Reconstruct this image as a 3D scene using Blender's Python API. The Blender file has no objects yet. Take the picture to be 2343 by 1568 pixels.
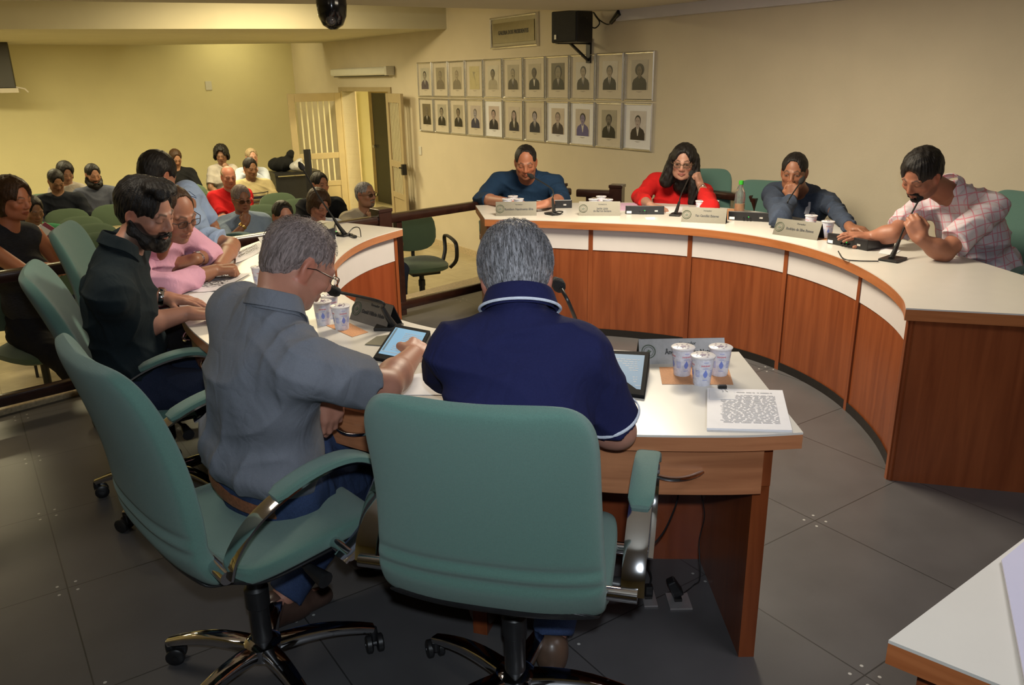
import bpy, bmesh, math, random
import numpy as np
from mathutils import Vector, Matrix

S = bpy.context.scene
C = S.collection
R = math.radians

# ------------------------------------------------------------------ camera
H = 1.62
F = 1850.0
PITCH, ROLL = R(18.15), R(-0.97)
_fw = Vector((0, math.cos(PITCH), -math.sin(PITCH)))
_r0 = Vector((1, 0, 0)); _u0 = _r0.cross(_fw)
_rt = _r0 * math.cos(ROLL) + _u0 * math.sin(ROLL)
_up = -_r0 * math.sin(ROLL) + _u0 * math.cos(ROLL)
cam_d = bpy.data.cameras.new('camera'); cam = bpy.data.objects.new('camera', cam_d); C.objects.link(cam)
cam_d.sensor_width = 36.0; cam_d.lens = F / 2343 * 36; cam_d.clip_start = 0.02
M = Matrix((( _rt.x, _up.x, -_fw.x, 0), (_rt.y, _up.y, -_fw.y, 0), (_rt.z, _up.z, -_fw.z, H), (0, 0, 0, 1)))
cam.matrix_world = M
S.camera = cam
S.view_settings.view_transform = 'Standard'; S.view_settings.look = 'None'
S.view_settings.gamma = 1; S.view_settings.use_curve_mapping = False
S.view_settings.exposure = 0.36

AZ = R(124.1)                               # direction in which the picture wall runs
DV = Vector((math.cos(AZ), math.sin(AZ), 0)); NV = Vector((-DV.y * -1, -DV.x, 0))
NV = Vector((0.828, 0.561, 0))
FL = -0.52                                  # audience floor
WK = 5.25                                   # picture wall distance along NV
WD = 14.4                                   # far wall distance along DV
SOF = 2.175                                 # soffit over the council platform

def ray(x, y): return _fw + _rt * ((x - 1171.5) / F) - _up * ((y - 784) / F)
def at(x, y, z):
    d = ray(x, y); t = (z - H) / d.z; return Vector((d.x * t, d.y * t, z))
def atD(x, y, Y):
    d = ray(x, y); t = Y / d.y; return Vector((d.x * t, Y, H + d.z * t))
def nd(n, d, z=0): return NV * n + DV * d + Vector((0, 0, z))     # room coordinates to world

# ------------------------------------------------------------------ world and light
w = bpy.data.worlds.new('world'); S.world = w; w.use_nodes = True
w.node_tree.nodes['Background'].inputs[0].default_value = (1, 0.9, 0.75, 1)
w.node_tree.nodes['Background'].inputs[1].default_value = 0.055

def area(name, loc, size, power, col, rot=(0, 0, 0), sy=None, spread=180):
    l = bpy.data.lights.new(name, 'AREA'); l.energy = power; l.color = col; l.size = size
    if sy: l.shape = 'RECTANGLE'; l.size_y = sy
    l.spread = R(spread)
    o = bpy.data.objects.new(name, l); o.location = loc; o.rotation_euler = rot; C.objects.link(o); return o
azr = AZ
# tubes over the audience, beyond the beam
area('audience_light', nd(0.2, 11.6, 2.17), 0.4, 66, (1, 0.87, 0.52), (0, 0, azr), 1.4)
area('audience_light', nd(2.9, 11.2, 2.17), 0.4, 60, (1, 0.87, 0.52), (0, 0, azr), 1.4)
area('audience_light', nd(4.0, 13.6, 2.6), 0.4, 17, (1, 0.88, 0.5), (0, 0, azr), 0.8)
area('audience_light', nd(-2.8, 11.2, 2.17), 0.4, 42, (1, 0.87, 0.52), (0, 0, azr), 1.4)
area('audience_light', nd(2.6, 8.8, 2.6), 0.5, 75, (1, 0.82, 0.48), (0, 0, azr), 1.4)
area('audience_light', nd(-1.0, 8.0, 2.6), 0.5, 26, (1, 0.80, 0.5), (0, 0, azr), 1.4)
# lamps in the soffit over the platform
area('platform_light', (0.55, 4.2, SOF - 0.01), 0.5, 76, (1, 0.87, 0.66), (0, 0, azr), 0.9)
area('platform_light', (-1.6, 2.6, SOF - 0.01), 0.4, 8, (1, 0.88, 0.70), (0, 0, azr), 0.8)
area('platform_light', (1.5, 1.3, SOF - 0.01), 0.5, 10, (0.95, 0.95, 1.0), (0, 0, azr), 0.9)
area('corridor_light', nd(6.6, 10.9, 1.9), 0.5, 130, (1, 0.87, 0.5), (0, 0, azr), 0.5)
# the camera's own flash
fl = area('flash', (0.02, -0.02, H + 0.14), 0.05, 9.5, (0.84, 0.93, 1.0)); fl.rotation_euler = cam.matrix_world.to_euler()
fl.data.shape = 'DISK'; fl.data.spread = R(120)

# ------------------------------------------------------------------ materials
MT = {}
def _new(name):
    m = bpy.data.materials.new(name); m.use_nodes = True
    return m, m.node_tree, m.node_tree.nodes['Principled BSDF']
def mat(name, col, rough=0.6, metal=0, spec=0.5, noise=0.0, nscale=30, bump=0.0, bscale=200, trans=0, coat=0, alpha=1, emit=0, sheen=0, stretch=None):
    if name in MT: return MT[name]
    m, t, b = _new(name)
    b.inputs['Base Color'].default_value = (*col, 1); b.inputs['Roughness'].default_value = rough
    b.inputs['Metallic'].default_value = metal; b.inputs['Specular IOR Level'].default_value = spec
    b.inputs['Transmission Weight'].default_value = trans; b.inputs['Coat Weight'].default_value = coat
    b.inputs['Alpha'].default_value = alpha; b.inputs['Sheen Weight'].default_value = sheen
    if emit: b.inputs['Emission Color'].default_value = (*col, 1); b.inputs['Emission Strength'].default_value = emit
    if noise or bump:
        tc = t.nodes.new('ShaderNodeTexCoord'); mp = t.nodes.new('ShaderNodeMapping')
        t.links.new(tc.outputs['Object'], mp.inputs[0])
        if stretch: mp.inputs['Scale'].default_value = stretch
    if noise:
        n = t.nodes.new('ShaderNodeTexNoise'); n.inputs['Scale'].default_value = nscale; n.inputs['Detail'].default_value = 4
        t.links.new(mp.outputs[0], n.inputs['Vector'])
        r = t.nodes.new('ShaderNodeValToRGB'); r.color_ramp.elements[0].position = 0.3; r.color_ramp.elements[1].position = 0.7
        r.color_ramp.elements[0].color = (*[c * (1 - noise) for c in col], 1); r.color_ramp.elements[1].color = (*[min(1, c * (1 + noise)) for c in col], 1)
        t.links.new(n.outputs[0], r.inputs[0]); t.links.new(r.outputs[0], b.inputs['Base Color'])
    if bump:
        n2 = t.nodes.new('ShaderNodeTexNoise'); n2.inputs['Scale'].default_value = bscale; n2.inputs['Detail'].default_value = 3
        t.links.new(mp.outputs[0], n2.inputs['Vector'])
        bp = t.nodes.new('ShaderNodeBump'); bp.inputs['Strength'].default_value = bump; bp.inputs['Distance'].default_value = 0.004
        t.links.new(n2.outputs[0], bp.inputs['Height']); t.links.new(bp.outputs[0], b.inputs['Normal'])
    MT[name] = m; return m
def wood(name, c1, c2, rough=0.35, scale=(30, 30, 2.2), coat=0.15):
    if name in MT: return MT[name]
    m, t, b = _new(name)
    tc = t.nodes.new('ShaderNodeTexCoord'); mp = t.nodes.new('ShaderNodeMapping'); mp.inputs['Scale'].default_value = scale
    n = t.nodes.new('ShaderNodeTexNoise'); n.inputs['Scale'].default_value = 1.0; n.inputs['Detail'].default_value = 6; n.inputs['Distortion'].default_value = 0.6
    r = t.nodes.new('ShaderNodeValToRGB'); r.color_ramp.elements[0].position = 0.32; r.color_ramp.elements[1].position = 0.68
    r.color_ramp.elements[0].color = (*c1, 1); r.color_ramp.elements[1].color = (*c2, 1)
    t.links.new(tc.outputs['Object'], mp.inputs[0]); t.links.new(mp.outputs[0], n.inputs['Vector'])
    t.links.new(n.outputs[0], r.inputs[0]); t.links.new(r.outputs[0], b.inputs['Base Color'])
    b.inputs['Roughness'].default_value = rough; b.inputs['Coat Weight'].default_value = coat; b.inputs['Coat Roughness'].default_value = 0.2
    MT[name] = m; return m
def mathn(t, op, a, b=None, c=None):
    n = t.nodes.new('ShaderNodeMath'); n.operation = op
    for i, v in enumerate((a, b, c)):
        if v is None: continue
        if isinstance(v, (int, float)): n.inputs[i].default_value = v
        else: t.links.new(v, n.inputs[i])
    return n.outputs[0]
def tile_mat(name, col, gcol, size, off=(0, 0), rough=0.3, gw=0.003, noise=0.08, nscale=6, screws=False, spec=0.5):
    m, t, b = _new(name)
    tc = t.nodes.new('ShaderNodeTexCoord'); sp = t.nodes.new('ShaderNodeSeparateXYZ'); t.links.new(tc.outputs['Object'], sp.inputs[0])
    ds = []
    for i in (0, 1):
        v = mathn(t, 'ADD', sp.outputs[i], off[i] + 1000 * size)
        f = mathn(t, 'MODULO', v, size); ds.append(mathn(t, 'MINIMUM', f, mathn(t, 'SUBTRACT', size, f)))
    g = mathn(t, 'LESS_THAN', mathn(t, 'MINIMUM', ds[0], ds[1]), gw)
    n = t.nodes.new('ShaderNodeTexNoise'); n.inputs['Scale'].default_value = nscale; n.inputs['Detail'].default_value = 8
    t.links.new(tc.outputs['Object'], n.inputs['Vector'])
    r = t.nodes.new('ShaderNodeValToRGB'); r.color_ramp.elements[0].position = 0.3; r.color_ramp.elements[1].position = 0.7
    r.color_ramp.elements[0].color = (*[c * (1 - noise) for c in col], 1); r.color_ramp.elements[1].color = (*[c * (1 + noise) for c in col], 1)
    t.links.new(n.outputs[0], r.inputs[0])
    mx = t.nodes.new('ShaderNodeMix'); mx.data_type = 'RGBA'; t.links.new(g, mx.inputs['Factor'])
    t.links.new(r.outputs[0], mx.inputs['A']); mx.inputs['B'].default_value = (*gcol, 1)
    out = mx.outputs['Result']
    if screws:
        dx = mathn(t, 'SUBTRACT', ds[0], 0.028); dy = mathn(t, 'SUBTRACT', ds[1], 0.028)
        rr = mathn(t, 'SQRT', mathn(t, 'ADD', mathn(t, 'MULTIPLY', dx, dx), mathn(t, 'MULTIPLY', dy, dy)))
        s = mathn(t, 'LESS_THAN', rr, 0.005)
        m2 = t.nodes.new('ShaderNodeMix'); m2.data_type = 'RGBA'; t.links.new(s, m2.inputs['Factor']); t.links.new(out, m2.inputs['A'])
        m2.inputs['B'].default_value = (0.42, 0.42, 0.40, 1); out = m2.outputs['Result']
    t.links.new(out, b.inputs['Base Color']); b.inputs['Roughness'].default_value = rough; b.inputs['Specular IOR Level'].default_value = spec
    MT[name] = m; return m

# ------------------------------------------------------------------ object helpers
def tag(o, label=None, cat=None, group=None, kind=None):
    if label: o['label'] = label
    if cat: o['category'] = cat
    if group: o['group'] = group
    if kind: o['kind'] = kind
    return o
def empty(name, loc=(0, 0, 0), rz=0, label=None, cat=None, group=None):
    o = bpy.data.objects.new(name, None); o.location = loc; o.rotation_euler = (0, 0, rz); o.empty_display_size = 0.1
    C.objects.link(o); return tag(o, label, cat, group)
def link(name, me, m=None, parent=None, loc=None, rot=None, smooth=False):
    if m is not None:
        for q in (m if isinstance(m, (list, tuple)) else [m]): me.materials.append(q)
    o = bpy.data.objects.new(name, me); C.objects.link(o)
    if parent: o.parent = parent
    if loc is not None: o.location = loc
    if rot is not None: o.rotation_euler = rot
    if smooth:
        me.polygons.foreach_set('use_smooth', [True] * len(me.polygons))
    return o
def children(o): return [c for c in bpy.data.objects if c.parent == o]
def copy_tree(o, kids=None, parent=None):
    c = o.copy(); C.objects.link(c)
    if parent: c.parent = parent
    for ch in KIDS(o): copy_tree(ch, None, c)
    return c
def KIDS(o): return list(o.children)
class B:
    """collects boxes, tubes, lathes and prisms into one mesh"""
    def __init__(s): s.v = []; s.f = []; s.mi = []
    def add(s, vs, fs, mi=0):
        k = len(s.v); s.v += [tuple(v) for v in vs]; s.f += [tuple(i + k for i in f) for f in fs]; s.mi += [mi] * len(fs); return s
    def box(s, c, h, rz=0, M=None, mi=0):
        vs = [Vector((x * h[0], y * h[1], z * h[2])) for x in (-1, 1) for y in (-1, 1) for z in (-1, 1)]
        T = Matrix.Translation(c) @ Matrix.Rotation(rz, 4, 'Z') if M is None else M
        return s.add([T @ v for v in vs], [(0, 1, 3, 2), (4, 6, 7, 5), (0, 4, 5, 1), (2, 3, 7, 6), (0, 2, 6, 4), (1, 5, 7, 3)], mi)
    def tube(s, pts, r, n=10, cap=True, flat=None, mi=0, up=None, closed=False):
        pts = [Vector(p) for p in pts]; m = len(pts)
        rs = r if isinstance(r, (list, tuple)) else [r] * m
        vs = []; prev = None
        for i, p in enumerate(pts):
            if closed: d = (pts[(i + 1) % m] - pts[i - 1]).normalized()
            else: d = (pts[min(i + 1, m - 1)] - pts[max(i - 1, 0)]).normalized()
            if prev is None:
                a = Vector(up) if up else (Vector((0, 0, 1)) if abs(d.z) < 0.9 else Vector((1, 0, 0)))
            else: a = prev
            u = (a - d * a.dot(d)).normalized(); w_ = d.cross(u); prev = u
            for k in range(n):
                t = 2 * math.pi * (k + 0.5) / n; cu, cw = math.cos(t), math.sin(t)
                if flat:   # flat = (half thickness along u, half width along w)
                    e = 0.45
                    cu = math.copysign(abs(cu) ** e, cu) * flat[0]; cw = math.copysign(abs(cw) ** e, cw) * flat[1]
                    vs.append(p + u * cu * rs[i] + w_ * cw * rs[i])
                else: vs.append(p + (u * cu + w_ * cw) * rs[i])
        fs = []
        for i in range(m if closed else m - 1):
            for k in range(n):
                a = i * n + k; b_ = i * n + (k + 1) % n; j = ((i + 1) % m) * n
                fs.append((a, b_, j + (k + 1) % n, j + k))
        if cap and not closed: fs.append(tuple(range(n))[::-1]); fs.append(tuple(range((m - 1) * n, m * n)))
        return s.add(vs, fs, mi)
    def lathe(s, prof, c=(0, 0, 0), n=24, M=None, mi=0, caps=True):
        T = M if M is not None else Matrix.Translation(c)
        vs = [T @ Vector((r * math.cos(2 * math.pi * k / n), r * math.sin(2 * math.pi * k / n), z)) for r, z in prof for k in range(n)]
        fs = [(i * n + k, i * n + (k + 1) % n, (i + 1) * n + (k + 1) % n, (i + 1) * n + k) for i in range(len(prof) - 1) for k in range(n)]
        if caps: fs.append(tuple(range(n))[::-1]); fs.append(tuple(range((len(prof) - 1) * n, len(prof) * n)))
        return s.add(vs, fs, mi)
    def prism(s, poly, z0, z1, mi=0, mtop=None):
        n = len(poly); vs = [(p[0], p[1], z0) for p in poly] + [(p[0], p[1], z1) for p in poly]
        fs = [(i, (i + 1) % n, n + (i + 1) % n, n + i) for i in range(n)]
        s.add(vs, fs, mi); k = len(s.v) - 2 * n
        s.f.append(tuple(range(k + n - 1, k - 1, -1))); s.mi.append(mi)
        s.f.append(tuple(range(k + n, k + 2 * n))); s.mi.append(mtop if mtop is not None else mi)
        return s
    def sphere(s, c, r, n=16, M=None, mi=0):
        rr = r if isinstance(r, (list, tuple)) else (r, r, r); m = n // 2
        T = M if M is not None else Matrix.Translation(c)
        vs = [T @ Vector((0, 0, -rr[2]))]
        for i in range(1, m):
            a = -math.pi / 2 + math.pi * i / m
            vs += [T @ Vector((rr[0] * math.cos(a) * math.cos(2 * math.pi * k / n), rr[1] * math.cos(a) * math.sin(2 * math.pi * k / n), rr[2] * math.sin(a))) for k in range(n)]
        vs.append(T @ Vector((0, 0, rr[2])))
        fs = [(0, 1 + (k + 1) % n, 1 + k) for k in range(n)]
        for i in range(m - 2):
            fs += [(1 + i * n + k, 1 + i * n + (k + 1) % n, 1 + (i + 1) * n + (k + 1) % n, 1 + (i + 1) * n + k) for k in range(n)]
        L = len(vs) - 1; q = 1 + (m - 2) * n
        fs += [(q + k, q + (k + 1) % n, L) for k in range(n)]
        return s.add(vs, fs, mi)
    def mesh(s, name='m'):
        me = bpy.data.meshes.new(name); me.from_pydata(s.v, [], s.f); me.polygons.foreach_set('material_index', s.mi); me.update(); return me
    def build(s, name, m, parent=None, loc=None, rot=None, smooth=False, bevel=0, fix=True):
        me = s.mesh(name)
        if fix:
            bm = bmesh.new(); bm.from_mesh(me); bmesh.ops.recalc_face_normals(bm, faces=bm.faces); bm.to_mesh(me); bm.free()
        o = link(name, me, m, parent, loc, rot, smooth)
        if smooth: sharp(me, 40)
        if bevel:
            b = o.modifiers.new('b', 'BEVEL'); b.width = bevel; b.segments = 2; b.limit_method = 'ANGLE'; b.angle_limit = R(40)
        return o
def sharp(me, ang):
    try: me.set_sharp_from_angle(angle=R(ang))
    except Exception: pass
def catmull(pts, per=6, closed=False):
    P = [Vector((*p, 0)) if len(p) == 2 else Vector(p) for p in pts]; n = len(P); out = []
    rng = range(n if closed else n - 1)
    for i in rng:
        p0 = P[i - 1] if (i > 0 or closed) else P[0]; p1 = P[i]; p2 = P[(i + 1) % n]; p3 = P[(i + 2) % n] if (i + 2 < n or closed) else P[-1]
        for k in range(per):
            t = k / per
            out.append(0.5 * ((2 * p1) + (p2 - p0) * t + (2 * p0 - 5 * p1 + 4 * p2 - p3) * t * t + (3 * p1 - p0 - 3 * p2 + p3) * t ** 3))
    if not closed: out.append(P[-1])
    return out
def offset(poly, d):
    """offset an open polyline sideways in plan by d (left positive)"""
    out = []
    for i, p in enumerate(poly):
        t = (poly[min(i + 1, len(poly) - 1)] - poly[max(i - 1, 0)]); t.z = 0; t.normalize()
        out.append(p + Vector((-t.y, t.x, 0)) * d)
    return out
def strip(bm, line, z0, z1, th, mi=0):
    """a vertical curved board following the plan polyline, th thick to the left"""
    o = offset(line, th); poly = [(p.x, p.y) for p in line] + [(p.x, p.y) for p in reversed(o)]
    return bm.prism(poly, z0, z1, mi)
def text(name, body, size, m, parent, loc, rot, align='CENTER', ext=0.0004, sx=1.0, bold=0):
    c = bpy.data.curves.new(name, 'FONT'); c.body = body; c.size = size; c.extrude = ext; c.align_x = align; c.align_y = 'CENTER'; c.space_line = 0.9
    c.offset = bold; c.resolution_u = 2
    t_ = bpy.data.objects.new('t', c); me = bpy.data.meshes.new_from_object(t_); bpy.data.objects.remove(t_); bpy.data.curves.remove(c)
    me.materials.clear(); o = link(name, me, m, parent, loc, rot); o.scale = (sx, 1, 1); return o
# ================================================================== the room
m_wall = mat('cream_wall_paint', (0.62, 0.545, 0.40), 0.75, noise=0.03, nscale=3, bump=0.15, bscale=60)
m_wall2 = mat('yellow_wall_paint', (0.66, 0.60, 0.34), 0.75, noise=0.03, nscale=2, bump=0.15, bscale=60)
m_ceil = mat('ceiling_paint', (0.62, 0.58, 0.50), 0.85, noise=0.02, nscale=3)
m_crown = mat('white_moulding_paint', (0.60, 0.58, 0.60), 0.6, noise=0.02, nscale=5)
m_floor = tile_mat('grey_access_floor', (0.083, 0.080, 0.082), (0.03, 0.03, 0.03), 0.6, (-0.06, -0.40), 0.33, 0.0022, 0.10, 5, True)
m_tile = tile_mat('beige_ceramic_floor', (0.42, 0.36, 0.22), (0.30, 0.25, 0.15), 0.45, (0, 0), 0.18, 0.003, 0.12, 7)
m_marble = mat('marble_kerb', (0.52, 0.41, 0.25), 0.3, noise=0.25, nscale=60)
m_dark = wood('dark_varnished_wood', (0.020, 0.008, 0.006), (0.035, 0.014, 0.009), 0.25, (20, 20, 20), 0.5)
m_gate = mat('beige_gate_paint', (0.38, 0.30, 0.17), 0.5, noise=0.04, nscale=8)
m_bars = mat('cream_gate_bars', (0.55, 0.50, 0.33), 0.5, noise=0.03, nscale=8)
m_black = mat('black_plastic', (0.012, 0.012, 0.013), 0.4, noise=0.2, nscale=40)
m_blackm = mat('black_metal', (0.015, 0.014, 0.014), 0.35, 0.3, noise=0.2, nscale=40)
m_chrome = mat('chrome', (0.72, 0.72, 0.74), 0.08, 1.0, noise=0.03, nscale=9)
m_silver = mat('silver_frame', (0.74, 0.73, 0.71), 0.26, 0.9, noise=0.05, nscale=20)

def room(o, kind='structure'): o['kind'] = kind; return o
RZ = AZ - math.pi / 2          # local y of a rotated object runs along DV, local x along NV

# platform floor
curb = [(-5.2, 1.17), (-2.52, 3.99), (-0.65, 5.98), (0.54, 7.24)]
pl = [(Vector((*p, 0)).dot(NV), Vector((*p, 0)).dot(DV)) for p in [(-5.2, 1.17), (0.54, 7.24), (0.93, 6.66), (1.97, 6.24)]] + [(WK, 4.2), (WK, -5), (-5, -5)]
b = B(); b.prism([(x, y) for x, y in pl], -0.50, 0); pf = room(b.build('floor', m_floor, rot=(0, 0, RZ)))
b = B(); b.prism([(-8, -6), (WK + 3.2, -6), (WK + 3.2, WD + 0.3), (-8, WD + 0.3)], FL - 0.15, FL); room(b.build('floor_audience', m_tile, rot=(0, 0, RZ))); bpy.data.objects['floor_audience'].name = 'floor'

# marble kerb along the edge of the platform, and the one that turns along the picture wall
k0 = [Vector((-5.2, 1.17, 0)), Vector((0.54, 7.24, 0))]
b = B(); o_ = offset(k0, 0.20); i_ = offset(k0, -0.0)
b.prism([(i_[0].x, i_[0].y), (i_[1].x, i_[1].y), (o_[1].x, o_[1].y), (o_[0].x, o_[0].y)], -0.03, 0.03)
kb = room(b.build('trim_1', m_marble, bevel=0.008)); 
b = B(); o_ = offset(k0, 0.15); i_ = offset(k0, 0.02)
b.prism([(i_[0].x, i_[0].y), (i_[1].x, i_[1].y), (o_[1].x, o_[1].y), (o_[0].x, o_[0].y)], FL, -0.03)
room(b.build('trim_2', m_wall2))

# picture wall with the double doorway
z1 = 2.9
def on_wall(x, y, off=0.0):
    d = ray(x, y); t = (WK - off) / (d.x * NV.x + d.y * NV.y); return Vector((d.x * t, d.y * t, H + d.z * t))
dL, dR = on_wall(788, 300).dot(DV), on_wall(895, 300).dot(DV)
zd = 1.46
b = B()
def wallbox(b, d0, d1, za, zb, n0=WK, th=0.22): b.prism([(n0, d0), (n0, d1), (n0 + th, d1), (n0 + th, d0)], za, zb)
wallbox(b, -5, dR, FL, z1); wallbox(b, dR, dL, zd, z1); wallbox(b, dL, WD + 0.2, FL, z1)
room(b.build('wall_right', m_wall, rot=(0, 0, RZ)))
b = B(); b.prism([(-8, WD), (WK + 3, WD), (WK + 3, WD + 0.2), (-8, WD + 0.2)], FL, z1); room(b.build('wall_far', m_wall2, rot=(0, 0, RZ)))
b = B(); b.prism([(-8.2, -6), (-8, -6), (-8, WD), (-8.2, WD)], FL, z1); room(b.build('wall_left', m_wall2, rot=(0, 0, RZ)))
b = B(); b.prism([(-8, -5.2), (WK + 3, -5.2), (WK + 3, -5), (-8, -5)], FL, z1); room(b.build('wall_back', m_wall, rot=(0, 0, RZ)))
# corridor behind the doorway
b = B(); b.prism([(WK + 0.22, 9.2), (WK + 3, 9.2), (WK + 3, 9.4), (WK + 0.22, 9.4)], FL, z1)
b.prism([(WK + 2.2, 9.4), (WK + 2.3, 9.4), (WK + 2.3, WD), (WK + 2.2, WD)], FL, z1)
room(b.build('wall_corridor', m_wall2, rot=(0, 0, RZ)))
b = B(); b.prism([(WK + 0.22, 9.2), (WK + 3.2, 9.2), (WK + 3.2, WD), (WK + 0.22, WD)], 2.0, 2.1); room(b.build('ceiling_corridor', m_ceil, rot=(0, 0, RZ))); bpy.data.objects['ceiling_corridor'].name = 'ceiling'
# ceilings
b = B(); b.prism([(-8, -5), (WK, -5), (WK, WD), (-8, WD)], 2.72, 2.85); room(b.build('ceiling', m_ceil, rot=(0, 0, RZ)))
sof_edge = [at(-900, -6, SOF), at(0, 2, SOF), at(750, 10, SOF), at(1014, 18, SOF), at(1250, 23, SOF), at(1394, 26, SOF)]
b = B(); b.prism([(p.x, p.y) for p in sof_edge] + [(1.7, 7.2), (6.5, -0.5), (4, -4), (-7, -4)], SOF, SOF + 0.45); room(b.build('ceiling', m_ceil, bevel=0.01))
# beam between platform and audience
BZ = 2.19
bn = [at(-400, 69, BZ), at(0, 67, BZ), at(500, 66, BZ), at(1014, 66, BZ)]; bf = [at(767, 98, BZ), at(500, 101, BZ), at(0, 108, BZ), at(-400, 112, BZ)]
e1 = bn[-1] + (bn[-1] - bn[-2]).normalized() * 0.35; e2 = bf[0] + NV * 0.35
b = B(); b.prism([(p.x, p.y) for p in bn + [e1, e2] + bf], BZ, 2.75); room(b.build('trim_3', mat('beam_paint', (0.52, 0.48, 0.34), 0.8, noise=0.03, nscale=3)))
# white gypsum moulding along the picture wall over the platform
b = B(); dd = Vector(at(1394, 40, 2.1)).dot(DV)
b.prism([(WK - 0.07, -5), (WK, -5), (WK, 5.9), (WK - 0.07, 5.9)], 2.085, SOF); room(b.build('trim_4', m_crown, rot=(0, 0, RZ)))
# baseboard
b = B(); b.prism([(WK - 0.015, 4), (WK, 4), (WK, dR), (WK - 0.015, dR)], FL, FL + 0.08)
room(b.build('baseboard_right', m_marble, rot=(0, 0, RZ)))
b = B(); b.prism([(-8, WD - 0.015), (WK, WD - 0.015), (WK, WD), (-8, WD)], FL, FL + 0.08); room(b.build('baseboard_far', m_marble, rot=(0, 0, RZ)))
# doorway jambs
b = B()
b.prism([(WK - 0.02, dR - 0.08), (WK + 0.24, dR - 0.08), (WK + 0.24, dR), (WK - 0.02, dR)], FL, zd + 0.06)
b.prism([(WK - 0.02, dL), (WK + 0.24, dL), (WK + 0.24, dL + 0.08), (WK - 0.02, dL + 0.08)], FL, zd + 0.06)
b.prism([(WK - 0.02, dR), (WK + 0.24, dR), (WK + 0.24, dL), (WK - 0.02, dL)], zd, zd + 0.06)
room(b.build('door_1', m_gate, rot=(0, 0, RZ)))

def gate(hinge, ang, wdt, label, flip=1):
    g = empty('grille_gate', hinge, ang, label, 'gate', 'leaves of the grille gate')
    zt = zd - 0.02 - FL; f = B(); r = 0.028
    for x in (0.05, wdt - 0.05): f.box((x, 0, zt / 2 + 0.02), (0.05, 0.02, zt / 2 - 0.02))
    for z, h in ((zt - 0.06, 0.06), (zt * 0.52, 0.045), (zt * 0.30, 0.04), (0.08, 0.06)): f.box((wdt / 2, 0, z), (wdt / 2 - 0.1, 0.018, h))
    f.build('frame', m_gate, g, bevel=0.004)
    q = B(); q.box((wdt / 2, 0.004, zt * 0.30 / 2 + 0.02), (wdt / 2 - 0.1, 0.006, zt * 0.15 - 0.05)); q.build('kick_panel', m_gate, g)
    n = 6
    for i in range(n):
        x = 0.1 + (wdt - 0.2) * (i + 1) / (n + 1)
        for za, zb in ((zt * 0.30, zt * 0.52), (zt * 0.52, zt - 0.1)):
            c = B(); c.box((x, 0, (za + zb) / 2), (0.011, 0.011, (zb - za) / 2 - 0.0)); c.build('bar', m_bars, g)
    return g
hL = nd(WK - 0.03, dL + 0.0, FL); hR = nd(WK - 0.05, dR - 0.02, FL)
tL = atD(668, 217, hL.y - 0.35); vL = (tL - hL); gate(hL, math.atan2(vL.y, vL.x), 0.82, 'beige steel grille gate leaf standing open beside the suited man, left of the doorway')
g2 = gate(hR, math.atan2((DV * -1 - NV * 0.16).y, (DV * -1 - NV * 0.16).x), dR - on_wall(946, 300).dot(DV), 'beige steel grille gate leaf folded towards the framed portraits, right of the doorway')
lk = B(); lk.box((0.70, -0.035, 0.98), (0.03, 0.03, 0.07)); lk.tube([(0.70, -0.06, 1.0), (0.62, -0.07, 1.0)], 0.012, 8); lk.build('lock', m_blackm, g2)
# far wooden door in the corridor, dark glass opening
b = B(); b.box((0, 0, 0.96), (0.50, 0.02, 0.96)); 
_d = ray(885, 300); _t = (WK + 1.2) / (_d.x * NV.x + _d.y * NV.y); _p = _d * _t
dk = empty('corridor_door', nd(WK + 1.2, _p.dot(DV), FL), AZ, 'dark blue-black door seen through the grille doorway', 'door')
b.build('panel', mat('dark_door_paint', (0.006, 0.006, 0.012), 0.3, noise=0.3, nscale=8), dk)
b = B()
for x in (-0.56, 0.56): b.box((x, 0, 0.99), (0.055, 0.03, 0.99))
b.box((0, 0, 1.95), (0.5, 0.03, 0.03)); b.build('frame', m_gate, dk)
b = B(); b.lathe([(0.02, 0), (0.028, 0.02), (0.028, 0.05), (0.012, 0.06)], n=12, M=Matrix.Translation((0.44, 0.03, 1.0)) @ Matrix.Rotation(R(-90), 4, 'X')); b.build('knob', m_chrome, dk)

# ---------------------------------------------------------------- railings
def rail(name, pts, label, posts, ztop=0.76, low=0.11, group=None, endposts=()):
    g = empty(name, (pts[0].x, pts[0].y, 0.0), 0, label, 'railing', group); o = Vector((pts[0].x, pts[0].y, 0))
    q = [p - o for p in pts]
    b = B(); b.tube([(p.x, p.y, ztop - 0.03) for p in q], 1, 12, flat=(0.03, 0.038)); b.build('handrail', m_dark, g, smooth=True)
    if low:
        b = B(); b.tube([(p.x, p.y, low) for p in q], 1, 12, flat=(0.03, 0.03)); b.build('lower_rail', m_dark, g, smooth=True)
    d = (q[-1] - q[0]); az = math.atan2(d.y, d.x)
    for t, wd in posts:
        p = q[0] + d * t; b = B(); top = ztop + (0.02 if wd > 0.04 else -0.03); z0 = 0.0 if wd > 0.04 else 0.03
        b.box((p.x, p.y, (top + z0) / 2 + 0.01), (wd, wd, (top - z0) / 2), az)
        if wd > 0.04: b.box((p.x, p.y, top + 0.015), (wd + 0.006, wd + 0.006, 0.012), az)
        b.build('post', m_dark, g, bevel=0.004)
    return g
kd = (Vector((0.54, 7.24, 0)) - Vector((-5.2, 1.17, 0))).normalized(); kn = Vector((-kd.y, kd.x, 0)) * 0.15
r0 = Vector((-5.15, 1.22, 0)) + kn; r1 = at(1300, 424, 0.78) ; r1.z = 0
rl = (r1 - r0).length
def onr(px, py): q = at(px, py, 0.76); q.z = 0; return (q - r0).dot(r1 - r0) / rl / rl
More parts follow.
